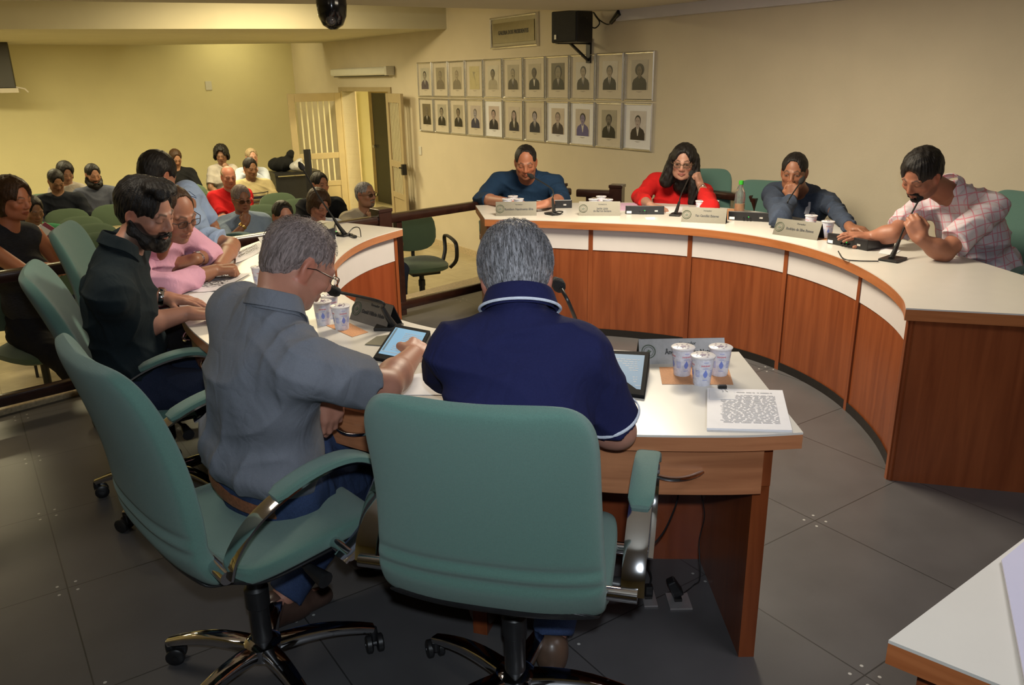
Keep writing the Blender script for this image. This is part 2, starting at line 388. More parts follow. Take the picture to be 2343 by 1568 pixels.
rail('railing', [r0, r1], 'long low dark wooden railing along the marble kerb in front of the audience', [(onr(822, 483), 0.05), (onr(868, 480), 0.022), (onr(800, 486), 0.022), (0.1, 0.045), (0.30, 0.03), (0.42, 0.03), (0.985, 0.05)])
rb = at(1412, 436, 0.76); rb.z = 0
rail('railing', [r1 + Vector((0.07, -0.09, 0)), rb], 'short dark railing between two square posts behind the man in the blue shirt', [(1.0, 0.05), (0.30, 0.022)], low=0)
rc = at(1727, 443, 0.79); rc.z = 0; rc2 = rc + Vector((-0.35, 0.5, 0))
rail('railing', [rc2, rc], 'short dark railing end behind the green-capped bottle, between two green chairs', [(1.0, 0.035), (0.02, 0.045)], low=0, ztop=0.78)

# ---------------------------------------------------------------- things on the walls
# portraits
m_mount = mat('cream_mount_board', (0.56, 0.50, 0.39), 0.6, noise=0.03, nscale=12)
m_paper = mat('white_paper', (0.72, 0.72, 0.74), 0.6, noise=0.02, nscale=20)
def pmat(name, c): return mat(name, c, 0.35, noise=0.06, nscale=20)
u_ = (WK + 0.0)
TLp = Vector(at(955, 142, 1.0)); 
def on_wall(x, y, off=0.0):
    d = ray(x, y); t = (WK - off) / (d.x * NV.x + d.y * NV.y); return Vector((d.x * t, d.y * t, H + d.z * t))
pa = on_wall(955, 143); pb = on_wall(1503, 115); pc = on_wall(1497, 350)
dA, dB = pa.dot(DV), pb.dot(DV); zt, zb = 1.83, 0.955
cw = (dA - dB) / 11; chh = (zt - zb) / 2
top = [('man', 'suit', (.45, .43, .36), (.09, .07, .09), (.30, .27, .22), 'man_blue'), ('old', 'faded', (.30, .26, .18), (.17, .14, .10), (.25, .21, .15), 0), ('old', 'faded', (.40, .35, .25), (.20, .17, .12), (.32, .27, .19), 0),
       ('sketch', 'pale', (.46, .40, .21), (.30, .27, .16), (.38, .34, .20), 0), ('man', 'white', (.50, .46, .37), (.34, .30, .22), (.16, .13, .09), 0), ('bald', 'suit', (.34, .30, .22), (.06, .05, .035), (.26, .22, .15), 0),
       ('glasses', 'robe', (.38, .33, .24), (.012, .010, .007), (.08, .06, .04), 0), ('long', 'suit', (.13, .11, .07), (.02, .018, .012), (.20, .17, .12), 0), ('man', 'suit', (.50, .47, .42), (.035, .028, .022), (.28, .23, .18), 0),
       ('man', 'suit', (.50, .46, .40), (.012, .010, .008), (.25, .20, .15), 0), ('curly', 'blouse', (.38, .34, .28), (.03, .026, .02), (.13, .10, .07), 0)]
bot = [('old', 'suit', (.16, .13, .08), (.020, .016, .010), (.16, .13, .09), 0), ('man', 'suit', (.38, .35, .28), (.02, .017, .012), (.24, .20, .15), 0), ('man', 'suit', (.38, .34, .26), (.02, .016, .011), (.17, .13, .09), 0),
       ('bald', 'suit', (.46, .40, .36), (.03, .03, .07), (.28, .26, .30), 0), ('man', 'suit', (.50, .42, .38), (.015, .012, .02), (.35, .26, .25), 0), ('woman', 'blazer', (.50, .44, .38), (.012, .012, .03), (.34, .26, .26), 0),
       ('man', 'suit', (.50, .43, .36), (.012, .014, .035), (.30, .27, .32), 0), ('smile', 'suit', (.52, .45, .38), (.04, .03, .035), (.36, .28, .26), 0), ('man', 'blue', (.50, .44, .38), (.10, .09, .24), (.20, .17, .30), 0),
       ('beard', 'suit', (.34, .31, .24), (.010, .010, .008), (.14, .12, .10), 0), ('buzz', 'suit', (.54, .50, .48), (.022, .014, .014), (.38, .31, .29), 0)]
desc_t = ['small man in a violet-dark suit, faded', 'very faded bearded face', 'faded pale old man', 'sketch-like pale outline of a figure', 'smiling man in a light shirt', 'moustached balding man in a suit', 'man with glasses and dark robe', 'long-faced man in close-up', 'slim man in a grey suit', 'dark-haired man in a black suit turned right', 'woman with curly hair']
desc_b = ['balding man in a dark suit, dim', 'man with dark hair in an open jacket', 'moustached man glancing sideways', 'bald man in a blue suit', 'young man in a black suit on pink ground', 'woman with long dark hair', 'man in a navy suit turned left', 'smiling man with parted hair', 'violet-tinted man in a blue suit', 'bearded man in a black suit', 'close-cropped man in an open collar']
def flatblob(b, pts, y0, y1, mi=0):
    n = len(pts); vs = [(p[0], y0, p[1]) for p in pts] + [(p[0], y1, p[1]) for p in pts]
    b.add(vs, [tuple(range(n)), tuple(range(2 * n - 1, n - 1, -1))] + [(i, (i + 1) % n, n + (i + 1) % n, n + i) for i in range(n)], mi)
def circ(cx, cz, rx, rz, n=20, a0=0, a1=2 * math.pi): return [(cx + rx * math.cos(a0 + (a1 - a0) * k / n), cz + rz * math.sin(a0 + (a1 - a0) * k / n)) for k in range(n)]
rnd = random.Random(4)
WROT = math.atan2(DV.y, DV.x) + math.pi     # local +x points right along the wall as seen from the room, local +y into the wall
def portrait(i, row):
    kind, dress, bg, suit, skin, _ = (top if row == 0 else bot)[i]
    d = dA - cw * (i + 0.5); z = zt - chh * (row + 0.5); w2, h2 = cw / 2 * 0.965, chh / 2 * 0.975
    g = empty('framed_portrait', nd(WK - 0.014, d, z), WROT, 'silver-framed portrait, ' + ('top' if row == 0 else 'bottom') + ' row: ' + (desc_t if row == 0 else desc_b)[i], 'picture', 'silver-framed portraits on the wall')
    g.rotation_euler.y = rnd.uniform(-0.006, 0.006)
    f = B(); t = 0.022
    prof = [(0, 0.014), (0.003, -0.006), (0.011, -0.012), (0.020, -0.006), (t, 0.004), (t, 0.014)]
    cs = [(-w2, -h2, 1, 1), (w2, -h2, -1, 1), (w2, h2, -1, -1), (-w2, h2, 1, -1)]
    vs = [(cx + sx * o, y, cz + sz * o) for cx, cz, sx, sz in cs for o, y in prof]; n = len(prof)
    fs = [(k * n + j, ((k + 1) % 4) * n + j, ((k + 1) % 4) * n + (j + 1) % n, k * n + (j + 1) % n) for k in range(4) for j in range(n)]
    f.add(vs, fs); f.build('frame', m_silver, g)
    b = B(); b.box((0, 0.008, 0), (w2 - 0.018, 0.004, h2 - 0.018)); b.build('mount_board', m_mount if not (row == 1 and i in (7, 8, 10, 4)) else m_paper, g)
    pw, ph = w2 * 0.56, h2 * 0.60; pz = 0.012
    hc = (.03, .026, .022) if kind not in ('old', 'bald', 'smile') else (.14, .12, .10)
    if dress == 'faded': hc = tuple(c * 0.7 for c in skin)
    dk2 = tuple(c * 0.35 for c in skin)
    ms = [pmat('photo_ground_%s' % str(bg), bg), pmat('photo_cloth_%s' % str(suit), suit), pmat('photo_shirt', (.55, .52, .48)), pmat('photo_tie_%d' % (i % 3), [(.03, .025, .03), (.08, .06, .06), (.02, .02, .05)][i % 3]),
          pmat('photo_hair_%s' % str(hc), hc), pmat('photo_skin_%s' % str(skin), skin), pmat('photo_dark_%s' % str(dk2), dk2), pmat('photo_caption', (.22, .18, .14))]
    b = B(); b.box((0, 0.003, pz), (pw, 0.001, ph))
    ox = pw * rnd.uniform(-0.08, 0.08); big = 1.35 if kind == 'long' else 1.0
    hz = pz + ph * 0.28
    def fin():
        b.box((0, 0.003, pz - ph - 0.014), (pw * .35, 0.0008, 0.0012), mi=7); b.box((0, 0.003, pz - ph - 0.020), (pw * .16, 0.0008, 0.0010), mi=7)
        b.build('photo', ms, g)
    if kind == 'sketch':
        flatblob(b, [(-pw * .35, pz + ph * .55), (pw * .25, pz + ph * .5), (0, pz + ph * .3), (pw * .15, pz - ph * .1), (pw * .35, pz - ph * .7), (pw * .2, pz - ph * .3), (-pw * .1, pz + ph * .1)], 0.0012, 0.0018, 1); return fin()
    hw = pw * 0.86
    pts = [(ox - hw, pz - ph), (ox - hw, pz - ph * .55), (ox - hw * .82, pz - ph * .30), (ox - pw * .28, pz - ph * .12), (ox - pw * .2, pz - ph * .05), (ox + pw * .2, pz - ph * .05), (ox + pw * .28, pz - ph * .12), (ox + hw * .82, pz - ph * .30), (ox + hw, pz - ph * .55), (ox + hw, pz - ph)]
    flatblob(b, [(max(-pw, min(pw, x)), y) for x, y in pts], 0.0012, 0.002, 1)
    if dress in ('suit', 'blazer', 'blue', 'robe'):
        flatblob(b, [(ox - pw * .2, pz - ph * .06), (ox + pw * .2, pz - ph * .06), (ox + pw * .05, pz - ph * .72), (ox - pw * .02, pz - ph * .72)], 0.0007, 0.0011, 2)
        if dress == 'suit' and kind != 'buzz':
            flatblob(b, [(ox - pw * .04, pz - ph * .14), (ox + pw * .05, pz - ph * .14), (ox + pw * .07, pz - ph * .72), (ox, pz - ph * .78), (ox - pw * .06, pz - ph * .7)], 0.0003, 0.0006, 3)
    s = 1.5 if kind == 'curly' else (1.0 if kind in ('buzz', 'bald', 'old') else 1.12)
    flatblob(b, circ(ox, hz + ph * .07, pw * .36 * s * big, ph * .36 * (1.15 if kind == 'curly' else 1) * big, 24), 0.0008, 0.0013, 4)
    if kind == 'woman': flatblob(b, [(ox - pw * .42, hz), (ox + pw * .42, hz), (ox + pw * .5, pz - ph * .6), (ox + pw * .28, pz - ph * .8), (ox - pw * .28, pz - ph * .8), (ox - pw * .5, pz - ph * .6)], 0.0008, 0.0013, 4)
    flatblob(b, [(ox - pw * .17, hz - ph * .1), (ox + pw * .17, hz - ph * .1), (ox + pw * .15, pz - ph * .16), (ox, pz - ph * .26), (ox - pw * .15, pz - ph * .16)], 0.0002, 0.0007, 5)
    flatblob(b, circ(ox, hz - ph * .03, pw * .31 * big, ph * .34 * big, 24), -0.0006, 0.0004, 5)
    for sx in (-1, 1):
        flatblob(b, circ(ox + sx * pw * .12 * big, hz + ph * .02, pw * .055, ph * .022, 10), -0.0012, -0.0007, 6)
        flatblob(b, [(ox + sx * pw * .05, hz + ph * .075), (ox + sx * pw * .2, hz + ph * .085), (ox + sx * pw * .2, hz + ph * .065), (ox + sx * pw * .05, hz + ph * .055)], -0.0012, -0.0007, 6)
    flatblob(b, circ(ox, hz - ph * .21 * big, pw * .10, ph * .022, 10), -0.0012, -0.0007, 6)
    if kind in ('bald', 'beard'): flatblob(b, circ(ox, hz - ph * .155, pw * .13, ph * .03, 10), -0.0012, -0.0007, 6)
    if kind == 'beard': flatblob(b, circ(ox, hz - ph * .30, pw * .22, ph * .09, 14), -0.0011, -0.0006, 6)
    fin()
for row in (0, 1):
    for i in range(11): portrait(i, row)

# gallery sign
s0, s1 = on_wall(1123, 46), on_wall(1230, 104); sc_ = on_wall(1177, 72); sw = (on_wall(1123, 80) - on_wall(1231, 75)).length / 2; sh = 0.165
g = empty('gallery_sign', nd(WK - 0.02, sc_.dot(DV), sc_.z), WROT, 'silver-framed sign above the portraits with dark lettering on a bronze plate', 'sign')
g.rotation_euler.y = R(-0.5)
f = B(); t = 0.03
cs = [(-sw, -sh, 1, 1), (sw, -sh, -1, 1), (sw, sh, -1, -1), (-sw, sh, 1, -1)]; prof = [(0, 0.02), (0.004, -0.008), (0.015, -0.016), (0.027, -0.008), (t, 0.004), (t, 0.02)]; n = 6
f.add([(cx + sx * o, y, cz + sz * o) for cx, cz, sx, sz in cs for o, y in prof], [(k * n + j, ((k + 1) % 4) * n + j, ((k + 1) % 4) * n + (j + 1) % n, k * n + (j + 1) % n) for k in range(4) for j in range(n)])
f.build('frame', m_silver, g)
b = B(); b.box((0, 0.01, 0), (sw - 0.02, 0.004, sh - 0.02)); b.build('backing', mat('sign_backing', (0.36, 0.31, 0.17), 0.4, noise=0.04, nscale=10), g)
b = B(); b.box((0, 0.002, -0.005), (sw - 0.06, 0.004, sh - 0.062)); b.build('plate', mat('bronze_plate', (0.20, 0.165, 0.085), 0.35, 0.5, noise=0.06, nscale=14), g)
text('lettering', 'GALERIA DOS PRESIDENTES', 0.056, mat('sign_ink', (0.02, 0.016, 0.012), 0.5), g, (0, -0.004, -0.005), (R(90), 0, 0), sx=0.82, bold=0.0016)

# air curtain over the door
g = empty('air_curtain', nd(WK - 0.07, (on_wall(770, 160).dot(DV) + on_wall(902, 160).dot(DV)) / 2, 1.735), WROT, 'long white air curtain unit mounted above the grille doorway', 'air curtain')
L2 = (on_wall(770, 160) - on_wall(902, 160)).length / 2 - 0.05
b = B(); b.tube([(-L2, 0, 0), (L2, 0, 0)], 1, 16, flat=(0.055, 0.06), up=(0, 0, 1)); b.build('housing', mat('white_metal_casing', (0.72, 0.72, 0.68), 0.35, 0.2, noise=0.02, nscale=9), g, smooth=True)
b = B(); b.box((L2 + 0.03, 0, 0), (0.035, 0.064, 0.06)); b.build('end_cap', mat('white_plastic', (0.6, 0.58, 0.5), 0.5), g, bevel=0.008)
b = B(); b.box((0, 0, -0.062), (L2 - 0.05, 0.03, 0.006)); b.build('air_outlet', m_black, g)

# loudspeaker on a wall bracket
spd = on_wall(1350, 100).dot(DV)
g = empty('loudspeaker', nd(WK - 0.30, spd - 0.10, 1.93), WROT + 0.25, 'black loudspeaker box on a wall bracket beside the sign', 'loudspeaker')
b = B(); b.box((0, 0, 0.12), (0.15, 0.12, 0.135)); b.build('cabinet', m_black, g, bevel=0.012)
b = B(); b.box((0, -0.122, 0.12), (0.135, 0.004, 0.12)); b.build('front_grille', mat('speaker_grille', (0.008, 0.008, 0.008), 0.6, bump=0.8, bscale=400), g)
b = B(); b.box((-0.095, -0.128, 0.035), (0.012, 0.002, 0.02)); b.build('badge', m_silver, g)
g2 = empty('speaker_bracket', nd(WK - 0.004, spd, 1.75), WROT, 'black triangular steel bracket holding the loudspeaker', 'bracket')
b = B(); b.box((0.0, -0.013, 0.10), (0.03, 0.010, 0.11)); b.build('wall_plate', m_blackm, g2)
b = B(); b.box((0.0, -0.20, 0.17), (0.015, 0.2, 0.012)); b.box((0, 0, 0), (0.012, 0.15, 0.010), M=Matrix.Translation((0, -0.13, 0.09)) @ Matrix.Rotation(R(-35), 4, 'X')); b.build('arm', m_blackm, g2)
cb = B(); pts = [on_wall(1342, 40, 0.25), on_wall(1350, 58, 0.12), on_wall(1362, 64, 0.05), on_wall(1372, 52, 0.04), on_wall(1362, 36, 0.04), on_wall(1358, 28, 0.05), on_wall(1372, 46, 0.03), on_wall(1392, 56, 0.03), on_wall(1404, 44, 0.05)]
cb.tube([p for p in catmull(pts, 5)], 0.006, 8); tag(cb.build('speaker_cable', m_black, smooth=True), 'tangled black cable hanging beside the loudspeaker', 'cable')
pg = B(); pg.tube([on_wall(1398, 52, 0.05), on_wall(1418, 28, 0.07)], [0.018, 0.03], 10); tag(pg.build('cable_plug', m_black, smooth=True), 'black cable plug dangling from the white moulding', 'plug')

# dome cameras
def dome(x, y, Y, label, s=1.0):
    p = atD(x, y, Y); g = empty('dome_camera', (p.x, p.y, SOF), 0, label, 'camera', 'dome cameras hanging from the ceiling')
    b = B(); b.lathe([(0.10 * s, 0), (0.10 * s, -0.045 * s), (0.075 * s, -0.06 * s)], n=24); b.build('mount', m_black, g, smooth=True)
    b = B(); b.lathe([(0.088 * s, -0.045 * s), (0.09 * s, -0.09 * s), (0.083 * s, -0.15 * s), (0.06 * s, -0.20 * s), (0.02 * s, -0.225 * s)], n=24); b.build('housing', mat('gloss_black', (0.008, 0.008, 0.009), 0.12), g, smooth=True)
    b = B(); b.sphere((0.0, -0.055 * s, -0.175 * s), 0.032 * s); b.build('lens', mat('lens_glass', (0.05, 0.05, 0.06), 0.05, spec=1), g, smooth=True)
    return g
dome(760, 30, 5.6, 'black dome camera hanging from the ceiling edge above the audience', 1.08)
dome(2330, 40, 3.9, 'black dome camera at the upper right edge of the picture', 0.9)

# grey screen edge on the left, with a bracket
q = atD(-34, 150, 11.7)
g = empty('wall_screen', q, 0.35, 'grey flat panel cut by the left edge high on the yellow wall', 'screen')
b = B(); b.box((0.02, 0, 0), (0.30, 0.03, 0.30)); b.build('panel', mat('grey_panel', (0.045, 0.040, 0.030), 0.5, noise=0.05, nscale=5), g, bevel=0.01)
b = B(); b.box((0.05, 0, -0.33), (0.30, 0.05, 0.03)); b.tube([(0.29, 0, -0.28), (0.42, 0, -0.31), (0.46, 0, -0.36)], 0.012, 8); b.build('bracket', m_mount, g)
# wall sockets
q = on_wall(962, 345)
b = B(); b.box((0, 0, 0), (0.035, 0.006, 0.055)); tag(b.build('switch_plate', mat('white_plastic', (0.6, 0.58, 0.5), 0.5), loc=nd(WK - 0.006, q.dot(DV), q.z), rot=(0, 0, WROT), bevel=0.003), 'small white switch plate under the leftmost portraits', 'switch')
q = atD(477, 196, 13); 
dF = ray(477, 196); tF = WD / (dF.x * DV.x + dF.y * DV.y); q = Vector((dF.x * tF, dF.y * tF, H + dF.z * tF))
b = B(); b.box((0, 0, 0), (0.05, 0.006, 0.07)); tag(b.build('wall_plate', mat('white_plastic', (0.6, 0.58, 0.5), 0.5), loc=q - DV * 0.008, rot=(0, 0, AZ - math.pi / 2), bevel=0.003), 'small white plate high on the far yellow wall', 'wall plate')
q = on_wall(965, 545) 
b = B(); b.box((0, 0, 0), (0.05, 0.006, 0.045)); tag(b.build('socket_plate', mat('white_plastic', (0.6, 0.58, 0.5), 0.5), loc=nd(WK - 0.006, on_wall(968, 510).dot(DV), on_wall(968, 510).z), rot=(0, 0, WROT), bevel=0.003), 'small socket plate low on the wall behind the empty lower-level chair', 'socket')
# ================================================================== furniture
m_wood = wood('reddish_brown_veneer', (0.165, 0.040, 0.012), (0.255, 0.070, 0.022), 0.33, (22, 22, 1.6))
m_wood2 = wood('light_brown_veneer_band', (0.32, 0.125, 0.055), (0.45, 0.19, 0.085), 0.38, (3, 3, 40))
m_white = mat('white_laminate', (0.61, 0.58, 0.53), 0.28, noise=0.015, nscale=12)
m_wstrip = mat('white_laminate_strip', (0.60, 0.57, 0.56), 0.4, noise=0.015, nscale=12)
m_mdf = wood('inner_panel_veneer', (0.20, 0.045, 0.016), (0.27, 0.065, 0.024), 0.18, (14, 14, 1.2), 0.4)
TH = 0.045; DT = 0.75
def v2(p): return (p.x, p.y)
def arc_to(line, pt):
    """index on the polyline nearest to a point"""
    return min(range(len(line)), key=lambda i: (line[i].x - pt.x) ** 2 + (line[i].y - pt.y) ** 2)
def handle(parent, p, t, nrm, L=0.075):
    """bow handle at p; t along the face, nrm out of it"""
    b = B(); pts = []
    for k in range(13):
        s = -1 + k / 6; pts.append(p + t * (s * L) + nrm * (0.004 + 0.024 * (1 - s * s)) + Vector((0, 0, -0.010 * (1 - s * s))))
    b.tube(pts, [0.0035] + [0.005] * 11 + [0.0035], 10, flat=(1.0, 1.3)); return b.build('handle', m_chrome, parent, smooth=True)

# ---- the horseshoe desk: near part and left part
outA = catmull([(.737, 1.879), (.571, 1.868), (.318, 1.882), (.175, 1.908), (-.12, 1.99), (-.41, 2.145), (-.60, 2.265), (-.82, 2.44), (-1.035, 2.66), (-1.25, 2.97), (-1.39, 3.28), (-1.49, 3.65), (-1.525, 4.0), (-1.50, 4.33), (-1.425, 4.69), (-1.239, 5.301)], 5)
inA = catmull([(-.66, 4.938), (-.80, 4.66), (-.872, 4.355), (-.885, 4.0), (-.84, 3.70), (-.76, 3.446), (-.65, 3.235), (-.5, 3.04), (-.304, 2.852), (0, 2.67), (.346, 2.555), (.48, 2.525), (.746, 2.516)], 5)
dA_ = empty('curved_desk', (0, 0, 0), 0, 'curved white-topped wooden desk of the four men in the foreground, with drawers', 'desk')
b = B(); b.prism([v2(p) for p in outA + inA], DT - 0.006, DT); b.build('tabletop', m_white, dA_)
b = B(); b.prism([v2(p) for p in outA + inA], DT - TH, DT - 0.0062); b.build('edge_band', m_wood2, dA_)
li = offset(inA, 0.035)         # inner line runs from the left end to the right end; left of it = inside the desk? checked below
mid = inA[30]; cen = Vector((0.3, 4.0, 0))
if (li[30] - cen).length < (mid - cen).length: li = offset(inA, -0.035)
sgn = 1 if (offset(li, 0.02)[30] - cen).length > (li[30] - cen).length else -1
li = li[1:-2]
b = B(); strip(b, li, 0.0, DT - TH, 0.022 * sgn); b.build('front_panel', m_mdf, dA_)
def bays(parent, line, breaks, out, z0=0.555, z1=None, mw=m_wstrip, mp=m_wood, pil=0.014):
    z1 = DT - TH if z1 is None else z1
    for a, c in zip(breaks[:-1], breaks[1:]):
        seg = offset(line[a:c + 1], -0.006 * out) if False else [p for p in line[a:c + 1]]
        o = offset(seg, 0.004 * out); bb = B(); poly = [v2(p) for p in seg] + [v2(p) for p in reversed(o)]
        bb.prism(poly, z0, z1 - 0.002); bb.build('white_strip', mw, parent)
    for a in breaks:
        a = min(max(a, 0), len(line) - 1); p = line[a]; t = (line[min(a + 1, len(line) - 1)] - line[max(a - 1, 0)]); az = math.atan2(t.y, t.x)
        bb = B(); bb.box((p.x, p.y, z1 / 2), (pil, 0.009, z1 / 2), az); bb.build('pilaster', mp, parent)
bays(dA_, li, [0, 12, 24, 36, 48, len(li) - 1], -sgn)
# closed left end of the desk, end board facing the front desk
eb = [li[0], outA[-2]]
b = B(); strip(b, [Vector(li[0]), Vector((outA[-2].x * 0.96 + li[0].x * 0.04, outA[-2].y * 0.96 + li[0].y * 0.04, 0))], 0, DT - TH, 0.025); b.build('end_panel', m_wood, dA_)
# right leg board near the camera and intermediate leg boards
def board(parent, p, q, z0, z1, th, m, nm='leg_panel'):
    bb = B(); d = (q - p); az = math.atan2(d.y, d.x); c = (p + q) / 2; bb.box((c.x, c.y, (z0 + z1) / 2), (d.length / 2, th / 2, (z1 - z0) / 2), az); return bb.build(nm, m, parent)
board(dA_, Vector((0.668, 1.955, 0)), Vector((0.668, 2.47, 0)), 0, DT - TH, 0.045, wood('leg_veneer', (0.15, 0.035, 0.010), (0.24, 0.062, 0.018), 0.3, (22, 22, 1.6)))
ml = MT['leg_veneer']
for px, py in ((-0.13, 2.02), (-0.94, 2.62), (-1.44, 3.62)):
    p = Vector((px, py, 0)); q = li[arc_to(li, p)]; board(dA_, p + (q - p).normalized() * 0.06, q - (q - p).normalized() * 0.03, 0, DT - TH, 0.045, ml)
# drawers along the outer edge
dl = offset(outA, 0.045)
if (dl[20] - cen).length > (outA[20] - cen).length: dl = offset(outA, -0.045)
so = -1 if (offset(dl, 0.02)[20] - cen).length < (dl[20] - cen).length else 1     # so*left points outwards
zd0, zd1 = 0.565, DT - TH - 0.004
def drawer(i0, i1):
    seg = dl[i0:i1 + 1]; o = offset(seg, 0.018 * so); bb = B(); bb.prism([v2(p) for p in seg] + [v2(p) for p in reversed(o)], zd0, zd1)
    dr = bb.build('drawer', m_wood2, dA_, bevel=0.002)
    i = (i0 + i1) // 2; t = (dl[i + 1] - dl[i - 1]).normalized(); nn = Vector((-t.y, t.x, 0)) * so
    handle(dr, dl[i] + nn * 0.018 + Vector((0, 0, (zd0 + zd1) / 2 + 0.004)), t, nn)
    return dr
def idx(x, y): return arc_to(dl, Vector((x, y, 0)))
BR = [idx(.635, 1.9), idx(.215, 1.93), idx(.195, 1.93), idx(-.27, 2.1), idx(-.29, 2.12), idx(-.62, 2.33), idx(-.64, 2.35), idx(-.93, 2.62), idx(-.96, 2.66), idx(-1.18, 2.97), idx(-1.2, 3.0), idx(-1.38, 3.45), idx(-1.4, 3.55), idx(-1.47, 4.1)]
for a, c in zip(BR[0::2], BR[1::2]):
    if c > a + 1: drawer(a, c)
# drawer case bottoms (thin board behind the fronts)
b = B(); seg = dl[BR[0]:BR[-1] + 1]; o = offset(seg, -0.30 * so); b.prism([v2(p) for p in seg] + [v2(p) for p in reversed(o)], zd0 - 0.004, zd0 + 0.006); b.build('drawer_case', m_wood, dA_)
b = B(); b.box((0.665, 1.95, (zd0 + DT - TH) / 2), (0.022, 0.008, (DT - TH - zd0) / 2), 0); b.build('fascia', m_wood, dA_)

# ---- the front desk
inB = catmull([(-.165, 5.259), (.037, 5.205), (.27, 5.14), (.503, 5.059), (.83, 4.945), (1.13, 4.78), (1.36, 4.565), (1.52, 4.30), (1.615, 4.0), (1.645, 3.70), (1.63, 3.4), (1.58, 3.15), (1.523, 2.999)], 5)
outB = catmull([(2.36, 2.765), (2.345, 3.1), (2.27, 3.5), (2.20, 4.0), (2.056, 4.58), (1.85, 5.05), (1.569, 5.438), (1.25, 5.70), (.865, 5.85), (.3, 5.88), (-.246, 5.838)], 5)
dB_ = empty('curved_desk', (0, 0, 0), 0, 'curved front desk with white top and brown panelled front, facing the camera', 'desk')
b = B(); b.prism([v2(p) for p in inB + outB], DT - 0.006, DT); b.build('tabletop', m_white, dB_)
m_wood3 = wood('front_edge_veneer', (0.30, 0.10, 0.03), (0.40, 0.145, 0.05), 0.38, (3, 3, 40))
b = B(); b.prism([v2(p) for p in inB + outB], DT - 0.05, DT - 0.0062); b.build('edge_band', m_wood3, dB_)
lb = offset(inB, 0.035); cb_ = Vector((0.3, 4.0, 0))
if (lb[30] - cb_).length < (inB[30] - cb_).length: lb = offset(inB, -0.035); 
sb = 1 if (offset(lb, 0.02)[30] - cb_).length > (lb[30] - cb_).length else -1
lb = lb[1:-1]; lb[-1] = Vector((1.565, 3.03, 0))
b = B(); strip(b, lb, 0.0, DT - 0.05, 0.022 * sb); b.build('front_panel', m_wood, dB_)
def px_i(line, x, y, z): return arc_to(line, at(x, y, z))
brk = [0, px_i(lb, 1362, 540, .65), px_i(lb, 1594, 555, .65), px_i(lb, 1808, 590, .65), px_i(lb, 1983, 650, .65), len(lb) - 1]
bays(dB_, lb, brk, -sb, 0.565, DT - 0.05)
b = B(); strip(b, [Vector(p) for p in offset(lb, -0.004 * sb)], 0.0, 0.045, 0.004 * -sb); b.build('plinth', mat('black_plinth', (0.01, 0.009, 0.008), 0.4), dB_)
# ends
board(dB_, Vector((1.56, 3.03, 0)), Vector((2.33, 2.83, 0)), 0, DT - 0.05, 0.03, m_wood, 'end_panel')
board(dB_, Vector((-0.14, 5.33, 0)), Vector((-0.2, 5.80, 0)), 0, DT - 0.05, 0.03, m_wood, 'end_panel')
for x, y in ((0.75, 5.4), (1.75, 4.75), (2.05, 3.8)):
    p = Vector((x, y, 0)); q = lb[arc_to(lb, p)]; board(dB_, p, q, 0, DT - 0.05, 0.03, m_wood)

# ---- corner desk close to the camera on the right
c0, c1, c2 = at(2033, 1465, DT), at(2343, 1232, DT), at(2290, 1568, DT)
u1 = (c1 - c0).normalized(); u2 = (c2 - c0).normalized()
dC = empty('corner_desk', (0, 0, 0), 0, 'white-topped desk corner with orange-brown edge in the lower right corner', 'desk')
poly = [c0, c0 + u1 * 1.4, c0 + u1 * 1.4 + u2 * 0.75, c0 + u2 * 0.75]
b = B(); b.prism([v2(p) for p in poly], DT - 0.006, DT); b.build('tabletop', m_white, dC)
b = B(); b.prism([v2(p) for p in poly], DT - 0.045, DT - 0.0062); b.build('edge_band', wood('orange_edge_veneer', (0.34, 0.10, 0.03), (0.45, 0.15, 0.05), 0.35, (3, 3, 40)), dC)
z_ = Vector((0, 0, 0)); p = c0 + u1 * 0.06 + u2 * 0.04; p.z = 0; q = c0 + u1 * 1.35 + u2 * 0.04; q.z = 0
board(dC, p, q, 0, DT - 0.045, 0.03, m_wood, 'front_panel')
p = c0 + u1 * 0.06 + u2 * 0.05; p.z = 0; q = c0 + u1 * 0.06 + u2 * 0.7; q.z = 0; board(dC, p, q, 0, DT - 0.045, 0.03, m_wood, 'end_panel')

# ---------------------------------------------------------------- council chairs
def fabric(name, col): return mat(name, col, 0.85, noise=0.10, nscale=500, bump=0.5, bscale=900, sheen=0.25)
m_teal = fabric('teal_green_fabric', (0.078, 0.165, 0.135))
def pad_sweep(prof, name, m, parent, smooth=True):
    """prof: list of (y, z, halfwidth, half thickness front, back, bow); sections are rounded rectangles across the profile"""
    n = 28; vs = []; N = len(prof)
    P = [Vector((0, p[0], p[1])) for p in prof]
    for i, (y, z, hw, tf, tb, bow) in enumerate(prof):
        d = (P[min(i + 1, N - 1)] - P[max(i - 1, 0)]).normalized(); nn = Vector((0, -d.z, d.y))    # towards the sitter for a profile running up
        for k in range(n):
            a = 2 * math.pi * (k + .5) / n; ca, sa = math.cos(a), math.sin(a); e = 0.42
            x = math.copysign(abs(ca) ** 0.55, ca) * hw; s = math.copysign(abs(sa) ** e, sa)
            off = s * (tf if s > 0 else tb) + bow * (x / max(hw, .01)) ** 2
            vs.append(P[i] + Vector((x, 0, 0)) + nn * -off)
    fs = [(i * n + k, i * n + (k + 1) % n, (i + 1) * n + (k + 1) % n, (i + 1) * n + k) for i in range(N - 1) for k in range(n)]
    fs.append(tuple(range(n))[::-1]); fs.append(tuple(range((N - 1) * n, N * n)))
    b = B(); b.add(vs, fs); o = b.build(name, m, parent, smooth=True); s = o.modifiers.new('s', 'SUBSURF'); s.levels = 1; s.render_levels = 2
    sharp(o.data, 180); return o
